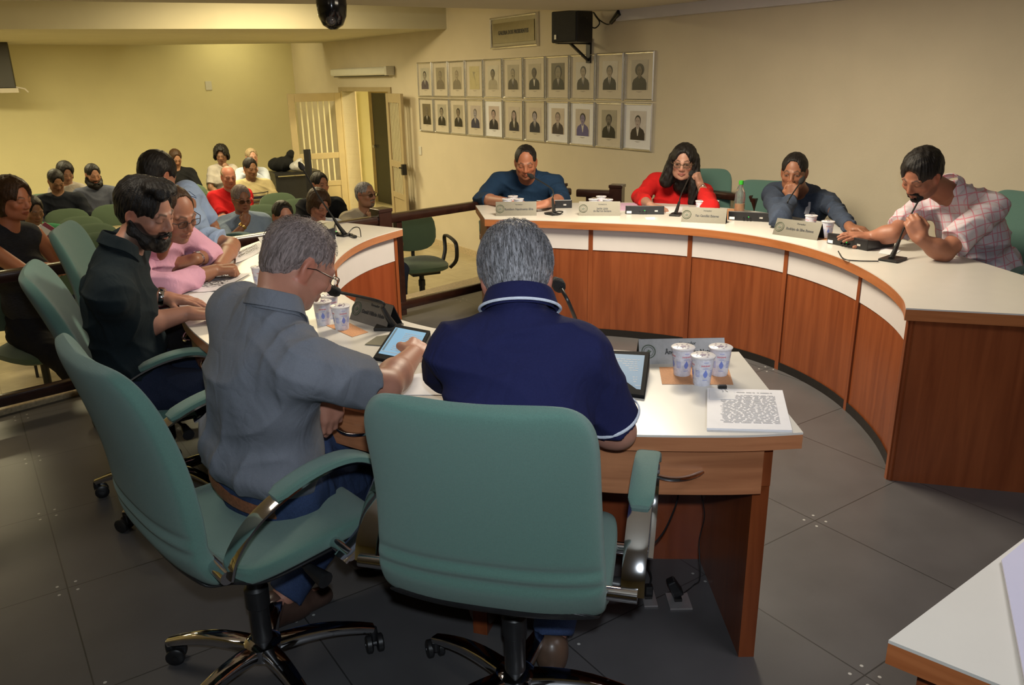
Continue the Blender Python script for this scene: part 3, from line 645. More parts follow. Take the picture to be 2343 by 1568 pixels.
def star_base(g, r=0.31, h=0.44, a0=0.3, m=None, lowz=0.0):
    b = B(); b.lathe([(0.028, 0.12), (0.028, 0.24), (0.033, 0.245), (0.033, 0.30), (0.024, 0.31), (0.024, h)], n=20); b.build('gas_column', m_black, g, smooth=True)
    b = B(); b.lathe([(0.03, 0.075), (0.05, 0.085), (0.052, 0.125), (0.035, 0.135)], n=24); b.build('base_hub', m or m_chrome, g, smooth=True)
    for k in range(5):
        a = a0 + 2 * math.pi * k / 5; d = Vector((math.cos(a), math.sin(a), 0)); s = Vector((-d.y, d.x, 0))
        b = B(); pts = [d * (0.02 + (r - 0.02) * t) + Vector((0, 0, 0.105 + 0.012 * math.sin(math.pi * t) - 0.035 * t ** 2)) for t in [i / 8 for i in range(9)]]
        b.tube(pts, [1, 1, .96, .92, .86, .8, .74, .68, .6], 12, flat=(0.018, 0.026), up=(0, 0, 1)); b.build('base_leg', m or m_chrome, g, smooth=True)
        c = B(); e = d * r
        cd = Vector((math.cos(a + 1.1 * (k % 3) + .4), math.sin(a + 1.1 * (k % 3) + .4), 0)); cs = Vector((-cd.y, cd.x, 0)); w0 = e - cd * 0.015
        for sgn_ in (-1, 1):
            cc = w0 + cs * 0.016 * sgn_ + Vector((0, 0, 0.027)); T = Matrix.Translation(cc) @ Matrix(((cd.x, 0, cs.x, 0), (cd.y, 0, cs.y, 0), (0, 1, 0, 0), (0, 0, 0, 1)))
            c.lathe([(0.006, -0.010), (0.022, -0.010), (0.027, -0.006), (0.027, 0.006), (0.022, 0.010), (0.006, 0.010)], n=18, M=T)
        c.tube([w0 + Vector((0, 0, 0.027)) - cs * 0.028, w0 + Vector((0, 0, 0.027)) + cs * 0.028], 0.007, 8); c.lathe([(0.012, 0.03), (0.014, 0.05), (0.012, 0.07)], e.to_tuple(), n=10)
        c.build('caster', m_black, g, smooth=True)
def council_chair(loc, rz, label, a0=0.3, fab=None, arms=True, seat_h=0.0, lean=0.0, sc=1.0):
    g = empty('office_chair', loc, rz, label, 'chair', 'green padded office chairs at the desks'); fab = fab or m_teal
    dz = seat_h
    def pr(ys):
        return [(y, z + dz, hw, tf, tb, bow) for y, z, hw, tf, tb, bow in ys]
    seat = [(0.285, 0.448, 0.16, .006, .012, 0), (0.282, 0.452, 0.205, .016, .028, 0), (0.26, 0.460, 0.225, .026, .034, 0), (0.20, 0.467, 0.240, .032, .036, 0.004), (0.10, 0.462, 0.250, .034, .036, 0.008), (0.0, 0.452, 0.255, .034, .036, 0.012), (-0.09, 0.448, 0.258, .034, .036, .015), (-0.155, 0.460, 0.260, .034, .036, .018)]
    back = [(-0.155, 0.460, 0.260, .034, .036, .018), (-0.205, 0.500, 0.262, .034, .036, .02), (-0.226, 0.545, 0.262, .034, .038, .022), (-0.235, 0.570, 0.262, .034, .038, .023), (-0.238, 0.580, 0.262, .034, .020, .024), (-0.240, 0.600, 0.261, .034, .042, .026), (-0.241, 0.618, 0.260, .034, .022, .028), (-0.242, 0.632, 0.258, .034, .036, .029), (-0.243, 0.66, 0.257, .034, .036, .03), (-0.252, 0.74, 0.252, .034, .036, .032), (-0.268, 0.82, 0.250, .032, .036, .034), (-0.290, 0.90, 0.250, .030, .034, .034), (-0.306, 0.95, 0.244, .026, .032, .032), (-0.320, 0.985, 0.228, .024, .028, .028), (-0.329, 1.008, 0.200, .018, .022, .022), (-0.334, 1.018, 0.165, .010, .012, .014)]
    if lean: back = [(y - lean * max(0, z - .5), z, *r_) for y, z, *r_ in back]
    pad_sweep(pr(seat), 'seat', fab, g); pad_sweep(pr(back), 'backrest', fab, g)
    shell = [(y, z - 0.030 if y > -0.15 else z, hw * 0.97, 0.004, 0.012, bow) for y, z, hw, tf, tb, bow in seat[1:]] + [(-0.215, 0.462, 0.25, .004, .01, .02), (-0.245, .50, .24, .002, .004, .02)]
    pad_sweep(pr(shell), 'under_shell', m_black, g)
    b = B(); b.box((0, 0.02, 0.405 + dz), (0.09, 0.12, 0.02)); b.build('mechanism', m_black, g, bevel=0.008)
    b = B(); b.tube([(0.05, 0.02, 0.40 + dz), (0.22, 0.06, 0.395 + dz)], 0.006, 8); b.tube([(0.20, 0.06, 0.395 + dz), (0.275, 0.07, 0.385 + dz)], [0.012, 0.022], 10); b.build('tilt_lever', m_black, g, smooth=True)
    if arms:
        for s in (-1, 1):
            x = s * 0.315
            path = catmull([(x, -0.185, 0.535), (x, -0.165, 0.585), (x, -0.11, 0.645), (x, -0.02, 0.69), (x, 0.08, 0.712), (x, 0.165, 0.702), (x, 0.225, 0.65), (x, 0.22, 0.57), (x, 0.165, 0.50), (x, 0.095, 0.455)], 5)
            b = B(); b.tube([p + Vector((0, 0, dz)) for p in path], 1, 8, flat=(0.027, 0.0045), up=(1, 0, 0)); ar = b.build('arm_loop', m_chrome, g, smooth=True)
            pp = path[13:31]; b = B(); q_ = []
            for i, p in enumerate(pp):
                q_.append(p + Vector((0, 0, dz + 0.011 if True else 0)))
            b.tube(q_, [.7] + [1] * (len(q_) - 2) + [.6], 12, flat=(0.030, 0.010), up=(1, 0, 0)); b.build('arm_pad', fab, ar, smooth=True)
            for yy, zz in ((-0.19, 0.54), (0.12, 0.46)):
                b = B(); b.tube([(s * 0.235, yy, zz + dz), (x + s * 0.012, yy, zz + dz)], 0.016, 14); b.build('arm_bolt', m_chrome, g, smooth=True)
    star_base(g, h=0.41 + dz, a0=a0); g.scale = (sc, sc, sc); return g
# positions: seat centre under each sitter
CH = {}
def ch(key, x, y, face, label, a0=0.3, **k):
    """face = direction the sitter looks, as an angle in plan"""
    CH[key] = (x, y, face); return council_chair((x, y, 0), face - math.pi / 2, label, a0, **k)
# ---------------------------------------------------------------- chairs in place
def fa(x, y): return math.atan2(y, x)
ch('navy', -0.006, 1.765, fa(.247, .969), 'green office chair behind the man in the navy polo shirt, nearest the camera', a0=0.15)
ch('grey', -0.715, 1.905, fa(.74, .67), 'green office chair with chrome arm loop, under the man in the grey shirt', a0=-0.03, seat_h=0.04)
ch('teal', -1.41, 3.02, fa(.90, .43), 'green office chair seen edge-on behind the bearded man in the dark shirt', a0=0.6, lean=.10, seat_h=-.03)
ch('pink', -1.84, 3.93, fa(.96, .27), 'green office chair behind the man in the pink shirt', a0=0.2, seat_h=-.04)
ch('blue', -1.86, 4.72, fa(.97, -.25), 'green office chair between the pink shirt and the light blue shirt', a0=0.9)
ch('bluefront', 0.10, 6.34, fa(0.05, -1), 'green office chair hidden behind the man in the dark blue shirt at the front desk', a0=0.9, seat_h=-0.16)
ch('red', 1.36, 6.02, fa(-.35, -.93), 'green office chair behind the woman in the red blouse', a0=0.9, seat_h=-0.09)
ch('hood', 1.76, 5.62, fa(-.45, -.89), 'green office chair behind the person in the grey hooded top', a0=0.9, seat_h=-0.14)
ch('plaid', 2.50, 4.18, fa(-.93, -.36), 'green office chair behind the man in the checked shirt, at the right edge', a0=0.9, seat_h=-0.03)

# ---------------------------------------------------------------- things on the desks
m_plate = mat('brushed_plate', (0.10, 0.09, 0.065), 0.45, 0.2, noise=0.08, nscale=60, stretch=(1, 1, 12))
m_plate_dim = mat('dark_brushed_plate', (0.13, 0.12, 0.10), 0.4, 0.4, noise=0.08, nscale=60, stretch=(1, 1, 12))
m_ink = mat('black_ink', (0.012, 0.012, 0.012), 0.5)
m_sealg = mat('green_seal_ink', (0.05, 0.07, 0.04), 0.5)
def nameplate(p, face, lines, label, L=0.135, hh=0.088, m=None, back=False):
    """tent shaped plate; face = direction the lettered side looks"""
    g = empty('nameplate', (p.x, p.y, DT), face + math.pi / 2, label, 'nameplate', 'name plates on the desks')
    b = B(); t = 0.0015; dy = 0.042
    b.add([(-L, -dy, 0), (L, -dy, 0), (L, 0, hh), (-L, 0, hh), (-L, -dy + 2 * t, 0), (L, -dy + 2 * t, 0), (L, 0.002, hh - 2 * t), (-L, 0.002, hh - 2 * t)], [(0, 1, 2, 3), (7, 6, 5, 4), (0, 4, 5, 1), (1, 5, 6, 2), (2, 6, 7, 3), (3, 7, 4, 0)])
    b.build('lettered_plate', m or m_plate, g)
    b = B(); b.add([(-L, dy, 0), (L, dy, 0), (L, 0.0022, hh), (-L, 0.0022, hh), (-L, dy - 2 * t, 0), (L, dy - 2 * t, 0), (L, 0.0005, hh - 2 * t), (-L, 0.0005, hh - 2 * t)], [(3, 2, 1, 0), (4, 5, 6, 7), (1, 5, 4, 0), (2, 6, 5, 1), (3, 7, 6, 2), (0, 4, 7, 3)])
    b.build('back_plate', m_black, g)
    tilt = math.atan2(hh, dy); n_ = Vector((0, -math.sin(tilt), math.cos(tilt) )) 
    def onp(x, s): return Vector((x, -dy + dy * s, hh * s)) + Vector((0, -hh, dy)).normalized() * 0.0012
    b = B(); c = onp(-L * 0.78, 0.5); T = Matrix.Translation(c) @ Matrix.Rotation(tilt, 4, 'X')
    rr = hh * 0.30
    b.tube([T @ Vector((rr * math.cos(a), rr * math.sin(a), 0)) for a in [k * math.pi / 12 for k in range(24)]], 0.0016, 6, closed=True)
    b.tube([T @ Vector((rr * .72 * math.cos(a), rr * .72 * math.sin(a), 0)) for a in [k * math.pi / 12 for k in range(24)]], 0.0007, 6, closed=True)
    b.add([T @ Vector(v) for v in [(-rr * .45, -rr * .1, .0005), (0, -rr * .35, .0005), (rr * .45, 0, .0005), (rr * .2, rr * .12, .0005), (0, rr * .3, .0005), (-rr * .2, rr * .05, .0005)]], [(0, 1, 2, 3, 4, 5)])
    b.build('seal', m_sealg, g, fix=False)
    text('title', lines[0], 0.015, m_ink, g, onp(L * 0.14, 0.80), (tilt, 0, 0), sx=0.9)
    bd = lines[1]
    text('lettering', bd, 0.020 if '\n' not in bd else 0.0185, m_ink, g, onp(L * 0.14, 0.46 if '\n' not in bd else 0.42), (tilt, 0, 0), sx=0.86, bold=0.0006)
    return g
CEN = Vector((0.45, 3.8, 0))
def tocen(p): return math.atan2(CEN.y - p.y, CEN.x - p.x)
p = (at(1135, 494, DT) + at(1228, 494, DT)) / 2 + Vector((0.0, 0.04, 0)); nameplate(p, R(-92), ['Vereador', 'Romilson Nascimento Silva'], 'name plate with seal before the man in the dark blue shirt')
p = (at(1323, 494, DT) + at(1416, 494, DT)) / 2 + Vector((0.01, 0.04, 0)); nameplate(p, R(-97), ['Vereadora', 'Izalda Lúcia\nde Barros Santana'], 'two-line name plate between the two front microphones, beside three cups')
p = (at(1562, 507, DT) + at(1653, 514, DT)) / 2 + Vector((0.02, 0.04, 0)); nameplate(p, R(-112), ['Vereador', 'Yan Camillat Esteves'], 'name plate in front of two cups, right of the red-bloused woman\'s microphone')
p = (at(1775, 537, DT) + at(1862, 550, DT)) / 2 + Vector((0.03, 0.03, 0)); nameplate(p, R(-138), ['Vereador', 'Rodrigo da Silva Ramos'], 'name plate tilted towards the checked-shirt man, rightmost on the front desk')
# near desk: plate seen from its lettered side at the right, and others
p = (at(1467, 833, DT) + at(1660, 833, DT)) / 2 + Vector((0, 0.045, 0)); nameplate(p, R(-90), ['Vereador', 'Ângelo Martins Neto'], 'grey name plate standing behind the three full cups on the near desk', L=0.137, hh=0.07, m=mat('plain_steel_plate', (0.24, 0.24, 0.24), 0.35, 0.4, noise=0.08, nscale=60))
pa_, pb_ = at(805, 733, DT), at(873, 754, DT); dv = (pb_ - pa_).normalized(); p = (pa_ + pb_) / 2 + Vector((-dv.y, dv.x, 0)) * 0.045
nameplate(p, math.atan2(-dv.x, dv.y), ['Vereador', 'David Hilário Neto'], 'dark name plate beside the tablet of the grey-shirted man', L=(pb_ - pa_).length / 2 + 0.02, hh=0.085, m=m_plate_dim)
p = at(752, 572, DT); nameplate(p + Vector((-.03, 0, 0)), R(25), ['Vereador', 'Paulo Neto'], 'name plate leaning at the far end of the left desk beside the standing microphone', L=0.10, hh=0.08, m=m_plate_dim)

# conference units: black wedge boxes
def console(p, face, label, L=0.125, D=0.10, h=0.058):
    g = empty('conference_unit', (p.x, p.y, DT), face + math.pi / 2, label, 'audio unit', 'black conference units on the front desk')
    b = B(); b.add([(-L, -D, 0), (L, -D, 0), (L, D, 0), (-L, D, 0), (-L, -D, h), (L, -D, h), (L, D, h * 0.35), (-L, D, h * 0.35)], [(0, 3, 2, 1), (4, 5, 6, 7), (0, 1, 5, 4), (1, 2, 6, 5), (2, 3, 7, 6), (3, 0, 4, 7)])
    b.build('casing', mat('satin_black_casing', (0.012, 0.012, 0.014), 0.28, noise=0.1, nscale=60), g, bevel=0.004)
    b = B(); b.box((-L + 0.024, -D - 0.001, 0.014), (0.016, 0.0012, 0.008)); b.build('sticker', mat('white_sticker', (0.7, 0.7, 0.72), 0.5), g)
    b = B(); b.box((L - 0.05, -D - 0.001, 0.024), (0.010, 0.002, 0.005)); b.build('port', m_silver, g)
    b = B(); b.sphere((0.0, -D - 0.001, 0.026), 0.003, 8); b.build('indicator_light', mat('green_led', (0.02, 0.5, 0.05), 0.4, emit=1.5), g)
    b = B()
    for k in range(3): b.tube([(-0.03 + 0.02 * k, -D, 0.016), (-0.03 + 0.02 * k, -D - 0.014, 0.016)], 0.005, 8)
    b.build('jack_row', m_blackm, g)
    return g
def gooseneck(p, tip, label, face=None, base=True, mid=None, r=0.0042, head=0.016, bs=(0.05, 0.035), bend=0.0):
    """microphone with base at p (on the desk) and head at tip"""
    g = empty('microphone', (p.x, p.y, p.z), 0, label, 'microphone', 'gooseneck microphones'); q = tip - p
    if base:
        f = face if face is not None else math.atan2(q.y, q.x); b = B(); b.box((0.02 * math.cos(f), 0.02 * math.sin(f), 0.006), (bs[0], bs[1], 0.006), f); b.build('base', m_black, g, bevel=0.003)
    up = Vector((0, 0, 1)); m_ = mid - p if mid else q * 0.5 + up * 0.02
    d1 = (m_ * 0.6).normalized()
    b = B(); lo = d1 * min(0.13, m_.length * 0.8); b.tube([d1 * 0.0 + up * 0.008, lo * 0.5, lo], [0.014, 0.011, 0.008], 12); b.build('stem', m_black, g, smooth=True)
    pts = catmull([lo, m_, q * 0.93 + m_ * 0.07, q], 8); b = B(); b.tube(pts, r, 8); b.build('gooseneck', mat('neck_metal', (0.03, 0.03, 0.03), 0.35, 0.5, noise=0.1, nscale=50), g, smooth=True)
    dq = (pts[-1] - pts[-3]).normalized(); b = B(); b.tube([q - dq * 0.012, q + dq * 0.004, q + dq * 0.012, q + dq * 0.03, q + dq * 0.042, q + dq * 0.048], [0.006, head * .75, head, head, head * .75, head * .2], 14); b.build('foam_head', mat('black_foam', (0.010, 0.010, 0.011), 0.9, bump=1, bscale=300), g, smooth=True)
    return g
p = at(1268, 492, DT); gooseneck(p, atD(1210, 400, 5.62), 'gooseneck microphone bent towards the man in the dark blue shirt', mid=atD(1262, 432, 5.5))
c = B(); pts = [p + Vector((0.05 * math.cos(a) * (1 + .3 * math.sin(3 * a)), 0.03 * math.sin(a), 0.012 + 0.008 * math.sin(2 * a))) for a in [k * .45 for k in range(28)]]; c.tube(catmull(pts, 2), 0.004, 6); tag(c.build('cable_bundle', m_black, smooth=True), 'black cable bundled around the microphone foot nearest the dark blue shirt', 'cable')
console(at(1268, 478, DT) + Vector((.0, .12, 0)), R(-90), 'black conference unit beside the microphone of the dark blue shirted man')
p = at(1545, 494, DT); gooseneck(p, atD(1583, 393, 5.62), 'gooseneck microphone in front of the woman in the red blouse', mid=atD(1560, 442, 5.4))
console(at(1482, 492, DT) + Vector((0, .12, 0)), R(-100), 'black conference unit in front of the woman in the red blouse')
p = at(1785, 513, DT); gooseneck(p, atD(1838, 408, 4.98), 'gooseneck microphone reaching towards the chin of the person in the hooded top', mid=atD(1806, 455, 4.88))
console(at(1720, 508, DT) + Vector((.03, .12, 0)), R(-115), 'black conference unit beside the green-capped bottle')
p = at(2038, 597, DT); gooseneck(p, atD(2112, 440, 4.0), 'tall gooseneck microphone in front of the man in the checked shirt', mid=atD(2072, 515, 3.95), bs=(0.06, 0.045))
console(at(1955, 565, DT) + Vector((.05, .05, 0)), R(-150), 'black conference unit between the cups and the checked-shirt man\'s microphone', D=0.11)
c = B(); c.tube(catmull([at(1918, 575, DT + .01), at(1930, 592, DT + .005), at(1960, 597, DT + .005), at(2010, 598, DT + .006)], 6), 0.003, 6); tag(c.build('cable', m_black, smooth=True), 'thin black cable from the rightmost conference unit to its microphone', 'cable')
# left desk microphone standing tall
p = at(790, 540, DT); gooseneck(p, atD(686, 375, 4.95), 'long gooseneck microphone rising diagonally from the far end of the left desk', mid=atD(727, 445, 4.85), r=0.0055, head=0.017)
c = B(); c.tube(catmull([at(795, 537, DT + .01), atD(808, 522, 4.75), atD(822, 522, 4.72), at(826, 542, DT + .004)], 6), 0.003, 6); tag(c.build('cable', m_black, smooth=True), 'thin black cable arching beside the foot of the left desk microphone', 'cable')
c = B(); c.tube([at(800, 536, DT + .01), at(814, 542, DT + .01)], [0.006, 0.009], 8); tag(c.build('cable_plug', m_black, smooth=True), 'small black plug lying by the left desk microphone', 'plug')
pc_ = at(745, 545, DT) + Vector((-.05, .05, 0)); console(pc_, R(10), 'black conference unit at the far end of the left desk, behind a name plate', h=.07)
# microphone of the grey-shirted man
p = at(902, 752, DT); gooseneck(p, atD(752, 664, 2.85), 'gooseneck microphone bent low before the mouth of the grey-shirted man', mid=atD(868, 690, 2.8), r=0.006, head=0.019)
p = at(1345, 800, DT); gooseneck(p, atD(1272, 642, 2.50), 'gooseneck microphone beside the right ear of the navy polo man', mid=atD(1300, 690, 2.42), r=0.006, head=0.021)

# water cups with printed sides and foil lids
m_cup = mat('translucent_cup', (0.62, 0.62, 0.70), 0.25, noise=0.14, nscale=90, spec=0.6)
m_water = mat('clear_water', (0.75, 0.75, 0.8), 0.1, spec=0.6)
m_lid = mat('white_foil_lid', (0.70, 0.68, 0.70), 0.3, noise=0.05, nscale=60)
m_purple = mat('purple_print', (0.10, 0.05, 0.16), 0.5); m_bprint = mat('blue_print', (0.18, 0.24, 0.62), 0.5); m_rprint = mat('red_print', (0.62, 0.13, 0.16), 0.5)
def cup_proto():
    g = empty('water_cup', (0, 0, -5), 0, 'x', 'cup')
    b = B(); b.lathe([(0.0245, 0), (0.0255, 0.004), (0.026, 0.012), (0.0265, 0.018), (0.0325, 0.082), (0.0325, 0.086)], n=32); b.build('cup_body', m_cup, g, smooth=True)
    b = B(); b.lathe([(0.0345, 0.085), (0.0360, 0.087), (0.0360, 0.089), (0.034, 0.0905)], n=32); l = b.build('lid', m_lid, g, smooth=True)
    b = B()
    rn = random.Random(2)
    b.add([(-.014, -.004, .0912), (.002, -.012, .0912), (.010, .002, .0912), (-.002, .006, .0912)], [(0, 1, 2, 3)])
    for k in range(9):
        a = k * .7; r_ = 0.016 + 0.008 * (k % 2); x, y = r_ * math.cos(a), r_ * math.sin(a); b.add([(x - .003, y - .002, .0911), (x + .004, y - .001, .0911), (x + .002, y + .003, .0911), (x - .002, y + .002, .0911)], [(0, 1, 2, 3)])
    b.build('lid_print', m_purple, l, fix=False)
    def wrap(b, u0, z0, u1, z1, n=4):
        vs = []
        for i in range(n + 1):
            u = u0 + (u1 - u0) * i / n
            for z in (z0, z1): r_ = 0.0265 + (z - .018) / .064 * .006 + .0004; vs.append((r_ * math.cos(u), r_ * math.sin(u), z))
        b.add(vs, [(2 * i, 2 * i + 2, 2 * i + 3, 2 * i + 1) for i in range(n)])
    b = B()
    for k in range(4):
        a = k * math.pi / 2 - math.pi / 2
        for i in range(9): # drop shape
            z0 = .028 + i * .0028; wv = [.10, .17, .21, .23, .22, .18, .13, .08, .035][i]; wrap(b, a - wv, z0, a + wv, z0 + .0028)
        for z0, w_ in ((.020, .55), (.056, .5), (.075, .45)): wrap(b, a - w_ / 2, z0, a + w_ / 2, z0 + .0012)
        for j in range(5): wrap(b, a + .5, .03 + j * .0045, a + 1.0, .0315 + j * .0045)
    b.build('blue_print', m_bprint, g, fix=False)
    b = B()
    for k in range(4):
        a = k * math.pi / 2 - math.pi / 2
        for j in range(9): wrap(b, a - .42 + j * .095, .0625 + .0012 * (j % 2), a - .42 + j * .095 + .06, .0665 + .0012 * ((j + 1) % 2), 1)
    b.build('red_print', m_rprint, g, fix=False)
    return g
CUP = cup_proto(); _first = [True]
def cup(p, rz, label, group):
    g = CUP if _first[0] else copy_tree(CUP); _first[0] = False
    g.location = (p.x, p.y, DT); g.rotation_euler = (0, 0, rz); g['label'] = label; g['group'] = group; return g
cup(at(1560, 857, DT), .2, 'full water cup with foil lid, left of the three on the orange napkin', 'cups on the near desk')
cup(at(1605, 878, DT), .1, 'full water cup with foil lid, frontmost of the three on the orange napkin', 'cups on the near desk')
cup(at(1645, 857, DT), -.1, 'full water cup with foil lid, right of the three on the orange napkin', 'cups on the near desk')
cup(at(783, 753, DT) , .5, 'foil-lidded water cup nearest the dark name plate, beside the grey-shirted man', 'cups by the grey-shirted man')
cup(at(757, 727, DT), .8, 'foil-lidded water cup behind the chin of the grey-shirted man, farthest of its three', 'cups by the grey-shirted man')
cup(at(741, 742, DT), 1.8, 'foil-lidded water cup half hidden by the grey shirt shoulder', 'cups by the grey-shirted man')
cup(at(597, 655, DT), .4, 'water cup with torn lid behind the grey-haired head, beside the printed sheets', 'cups on the left desk')
for i, (x, y, l) in enumerate([(1161, 485, 'left of the three'), (1187, 485, 'right of the three'), (1174, 478, 'rear one of the three')]): cup(at(x, y, DT), i, 'pale water cup, %s beside the dark blue shirted man\'s elbow' % l, 'cups on the front desk')
for i, (x, y, l) in enumerate([(1358, 486, 'left of the three'), (1390, 487, 'right of the three'), (1375, 479, 'rear one of the three')]): cup(at(x, y, DT), i + .4, 'pale water cup, %s behind the two-line name plate' % l, 'cups on the front desk')
cup(at(1602, 491, DT), .3, 'pale water cup, left of the two at the red-bloused woman\'s papers', 'cups on the front desk')
cup(at(1631, 491, DT), 1.2, 'pale water cup, right of the two at the red-bloused woman\'s papers', 'cups on the front desk')
cup(at(1853, 528, DT), .5, 'pale water cup, left of the two beside the rightmost conference unit', 'cups on the front desk')
cup(at(1891, 543, DT), 1.4, 'pale water cup, right of the two beside the rightmost conference unit', 'cups on the front desk')

# bottle with green cap, half full of orange juice
p = at(1691, 488, DT); g = empty('juice_bottle', p, 0, 'clear plastic bottle with bright green cap and orange juice on the front desk', 'bottle')
b = B(); b.lathe([(0.028, 0), (0.033, 0.006), (0.033, 0.05), (0.031, 0.07), (0.033, 0.09), (0.033, 0.12), (0.028, 0.145), (0.014, 0.17), (0.012, 0.19)], n=28)
b.build('bottle_body', mat('clear_plastic', (0.80, 0.82, 0.78), 0.08, trans=0.9, spec=0.5), g, smooth=True)
b = B(); b.lathe([(0.027, 0.003), (0.0318, 0.007), (0.0318, 0.05), (0.0305, 0.062)], n=28); b.build('juice', mat('orange_juice', (0.62, 0.26, 0.06), 0.3), g, smooth=True)
b = B(); b.lathe([(0.0145, 0.187), (0.0150, 0.19), (0.0150, 0.21), (0.013, 0.212)], n=24); b.build('cap', mat('green_cap', (0.04, 0.42, 0.03), 0.35), g, smooth=True)

# napkins, papers, booklets
def sheet(name, corners, z, m, label, cat, th=0.0008, group=None, bend=0.0):
    """thin sheet from four corner points given in the plan, slightly curved"""
    n = 8; A, B_, C_, D_ = corners; vs = []
    for i in range(n + 1):
        for j in range(n + 1):
            s, t = i / n, j / n; p = (A * (1 - s) + B_ * s) * (1 - t) + (D_ * (1 - s) + C_ * s) * t
            vs.append(Vector((p.x, p.y, z + bend * (4 * (s - .5) ** 2) * (0.4 + t))))
    vs2 = [v + Vector((0, 0, th)) for v in vs]; N = len(vs); fs = []
    for i in range(n):
        for j in range(n):
            a, b_, c_, d_ = i * (n + 1) + j, (i + 1) * (n + 1) + j, (i + 1) * (n + 1) + j + 1, i * (n + 1) + j + 1
            fs += [(a, d_, c_, b_), (N + a, N + b_, N + c_, N + d_)]
    for i in range(n):
        for (a, b_) in (((i) * (n + 1), (i + 1) * (n + 1)), ((i + 1) * (n + 1) + n, i * (n + 1) + n), (i + 1, i), (n * (n + 1) + i, n * (n + 1) + i + 1)):
            fs.append((a, b_, N + b_, N + a))
    bb = B(); bb.add(vs2 if False else vs + vs2, fs); o = bb.build(name, m, smooth=False); return tag(o, label, cat, group), (lambda s, t: (A * (1 - s) + B_ * s) * (1 - t) + (D_ * (1 - s) + C_ * s) * t)
m_nap = mat('orange_tan_napkin', (0.55, 0.27, 0.13), 0.8, noise=0.10, nscale=260, bump=0.6, bscale=300)
sheet('napkin', [at(1508, 841, DT), at(1666, 841, DT), at(1678, 881, DT), at(1515, 880, DT)], DT + .0005, m_nap, 'orange-tan paper napkin under the three full cups', 'napkin')
sheet('napkin', [at(745, 745, DT), at(800, 740, DT), at(843, 761, DT), at(806, 772, DT)], DT + .0005, m_nap, 'orange-tan napkin under the cups beside the grey-shirted man', 'napkin')
sheet('napkin', [at(1860, 520, DT), at(1905, 530, DT), at(1905, 552, DT), at(1868, 548, DT)], DT + .0005, m_nap, 'orange-tan napkin under the right cups of the front desk', 'napkin')
sheet('napkin', [at(1665, 478, DT), at(1700, 478, DT), at(1672, 505, DT), at(1655, 500, DT)], DT + .0005, m_nap, 'orange-tan napkin under the green-capped bottle', 'napkin')
m_sheet = mat('printed_sheet', (0.74, 0.73, 0.76), 0.55, noise=0.03, nscale=20)
m_text = mat('grey_print', (0.46, 0.45, 0.46), 0.6)
m_textd = mat('dark_print', (0.05, 0.05, 0.06), 0.6)
def printed(parent, pf, z, rows, m, x0=.1, x1=.9, wobble=0.0, th=0.008, seed=1, name='print', dash=0):
    rn = random.Random(seed); bb = B()
    for t in rows:
        s = x0 + (rn.uniform(0, .05) if dash else 0)
        while s < x1:
            e = min(x1, s + (rn.uniform(.03, .12) if dash else 1)); 
            o1 = rn.uniform(-wobble, wobble); o2 = rn.uniform(-wobble, wobble)
            q = [pf(s, t + o1), pf(e, t + o2), pf(e, t + o2 + th), pf(s, t + o1 + th)]
            bb.add([Vector((a.x, a.y, z)) for a in q], [(0, 1, 2, 3)]); s = e + (rn.uniform(.01, .03) if dash else 1)
    return bb.build(name, m, parent, fix=False)
# bound document with binder clip at the right end of the near desk
o, pf = sheet('stapled_document', [at(1618, 893, DT), at(1790, 898, DT), at(1812, 990, DT), at(1617, 985, DT)], DT + .0005, m_sheet, 'printed pages in a clear sleeve with black binder clip, on the near desk', 'document', th=0.006)
printed(o, pf, DT + .0072, [.09], m_text, .38, .85, th=.02, dash=1, name='heading')
printed(o, pf, DT + .0072, [.17 + .0245 * k for k in range(29)], m_text, .16, .88, th=.010, dash=1, name='body_text')
q = pf(.20, -.01); bb = B(); bb.box((q.x, q.y, DT + .009), (.0125, .007, .007), -.03); bb.build('binder_clip', m_blackm, o, bevel=.002)
bb = B(); 
for s in (-1, 1): bb.tube([(q.x + s * .006, q.y - .006, DT + .009), (q.x + s * .004, q.y - .03, DT + .0085), (q.x + s * .008, q.y - .034, DT + .0085)], .0008, 6)
bb.build('clip_wires', m_silver, o)
# note card under the clip
m_note = mat('note_card', (0.70, 0.70, 0.72), 0.6)
q = [pf(.03, .04), pf(.36, .04), pf(.36, .30), pf(.03, .30)]; bb = B(); bb.add([Vector((a.x, a.y, DT + .0076)) for a in q] + [Vector((a.x, a.y, DT + .0070)) for a in q], [(0, 1, 2, 3), (0, 4, 5, 1), (1, 5, 6, 2), (2, 6, 7, 3), (3, 7, 4, 0)]); bb.build('note', m_note, o)
# sheets with dark pictures on the left desk
o, pf = sheet('printed_sheet', [at(480, 628, DT), at(575, 627, DT), at(505, 670, DT), at(405, 668, DT)], DT + .001, m_sheet, 'sheet with rows of dark figures, in front of the pink sleeve', 'paper', bend=.01)
printed(o, pf, DT + .0135, [.1, .16, .25, .34, .55, .62, .70], m_textd, .1, .85, wobble=.03, th=.035, dash=1, seed=3, name='dark_figures')
o, pf = sheet('printed_sheet', [at(540, 578, DT), at(592, 556, DT), at(606, 572, DT), at(540, 606, DT)], DT + .001, m_sheet, 'sheet with dark scribble-like figures behind the pink shirted man\'s fist', 'paper', bend=.006)
printed(o, pf, DT + .0095, [.2, .3, .5, .6], m_textd, .1, .85, wobble=.05, th=.05, dash=1, seed=4, name='dark_figures')
sheet('blank_sheet', [at(432, 675, DT), at(560, 660, DT), at(560, 705, DT), at(445, 702, DT)], DT + .0022, m_paper, 'blank white sheet under the bearded man\'s hands', 'paper')
sheet('blank_sheet', [at(590, 544, DT), at(640, 538, DT), at(640, 560, DT), at(600, 562, DT)], DT + .0015, m_paper, 'blank sheet at the far left end of the left desk', 'paper')
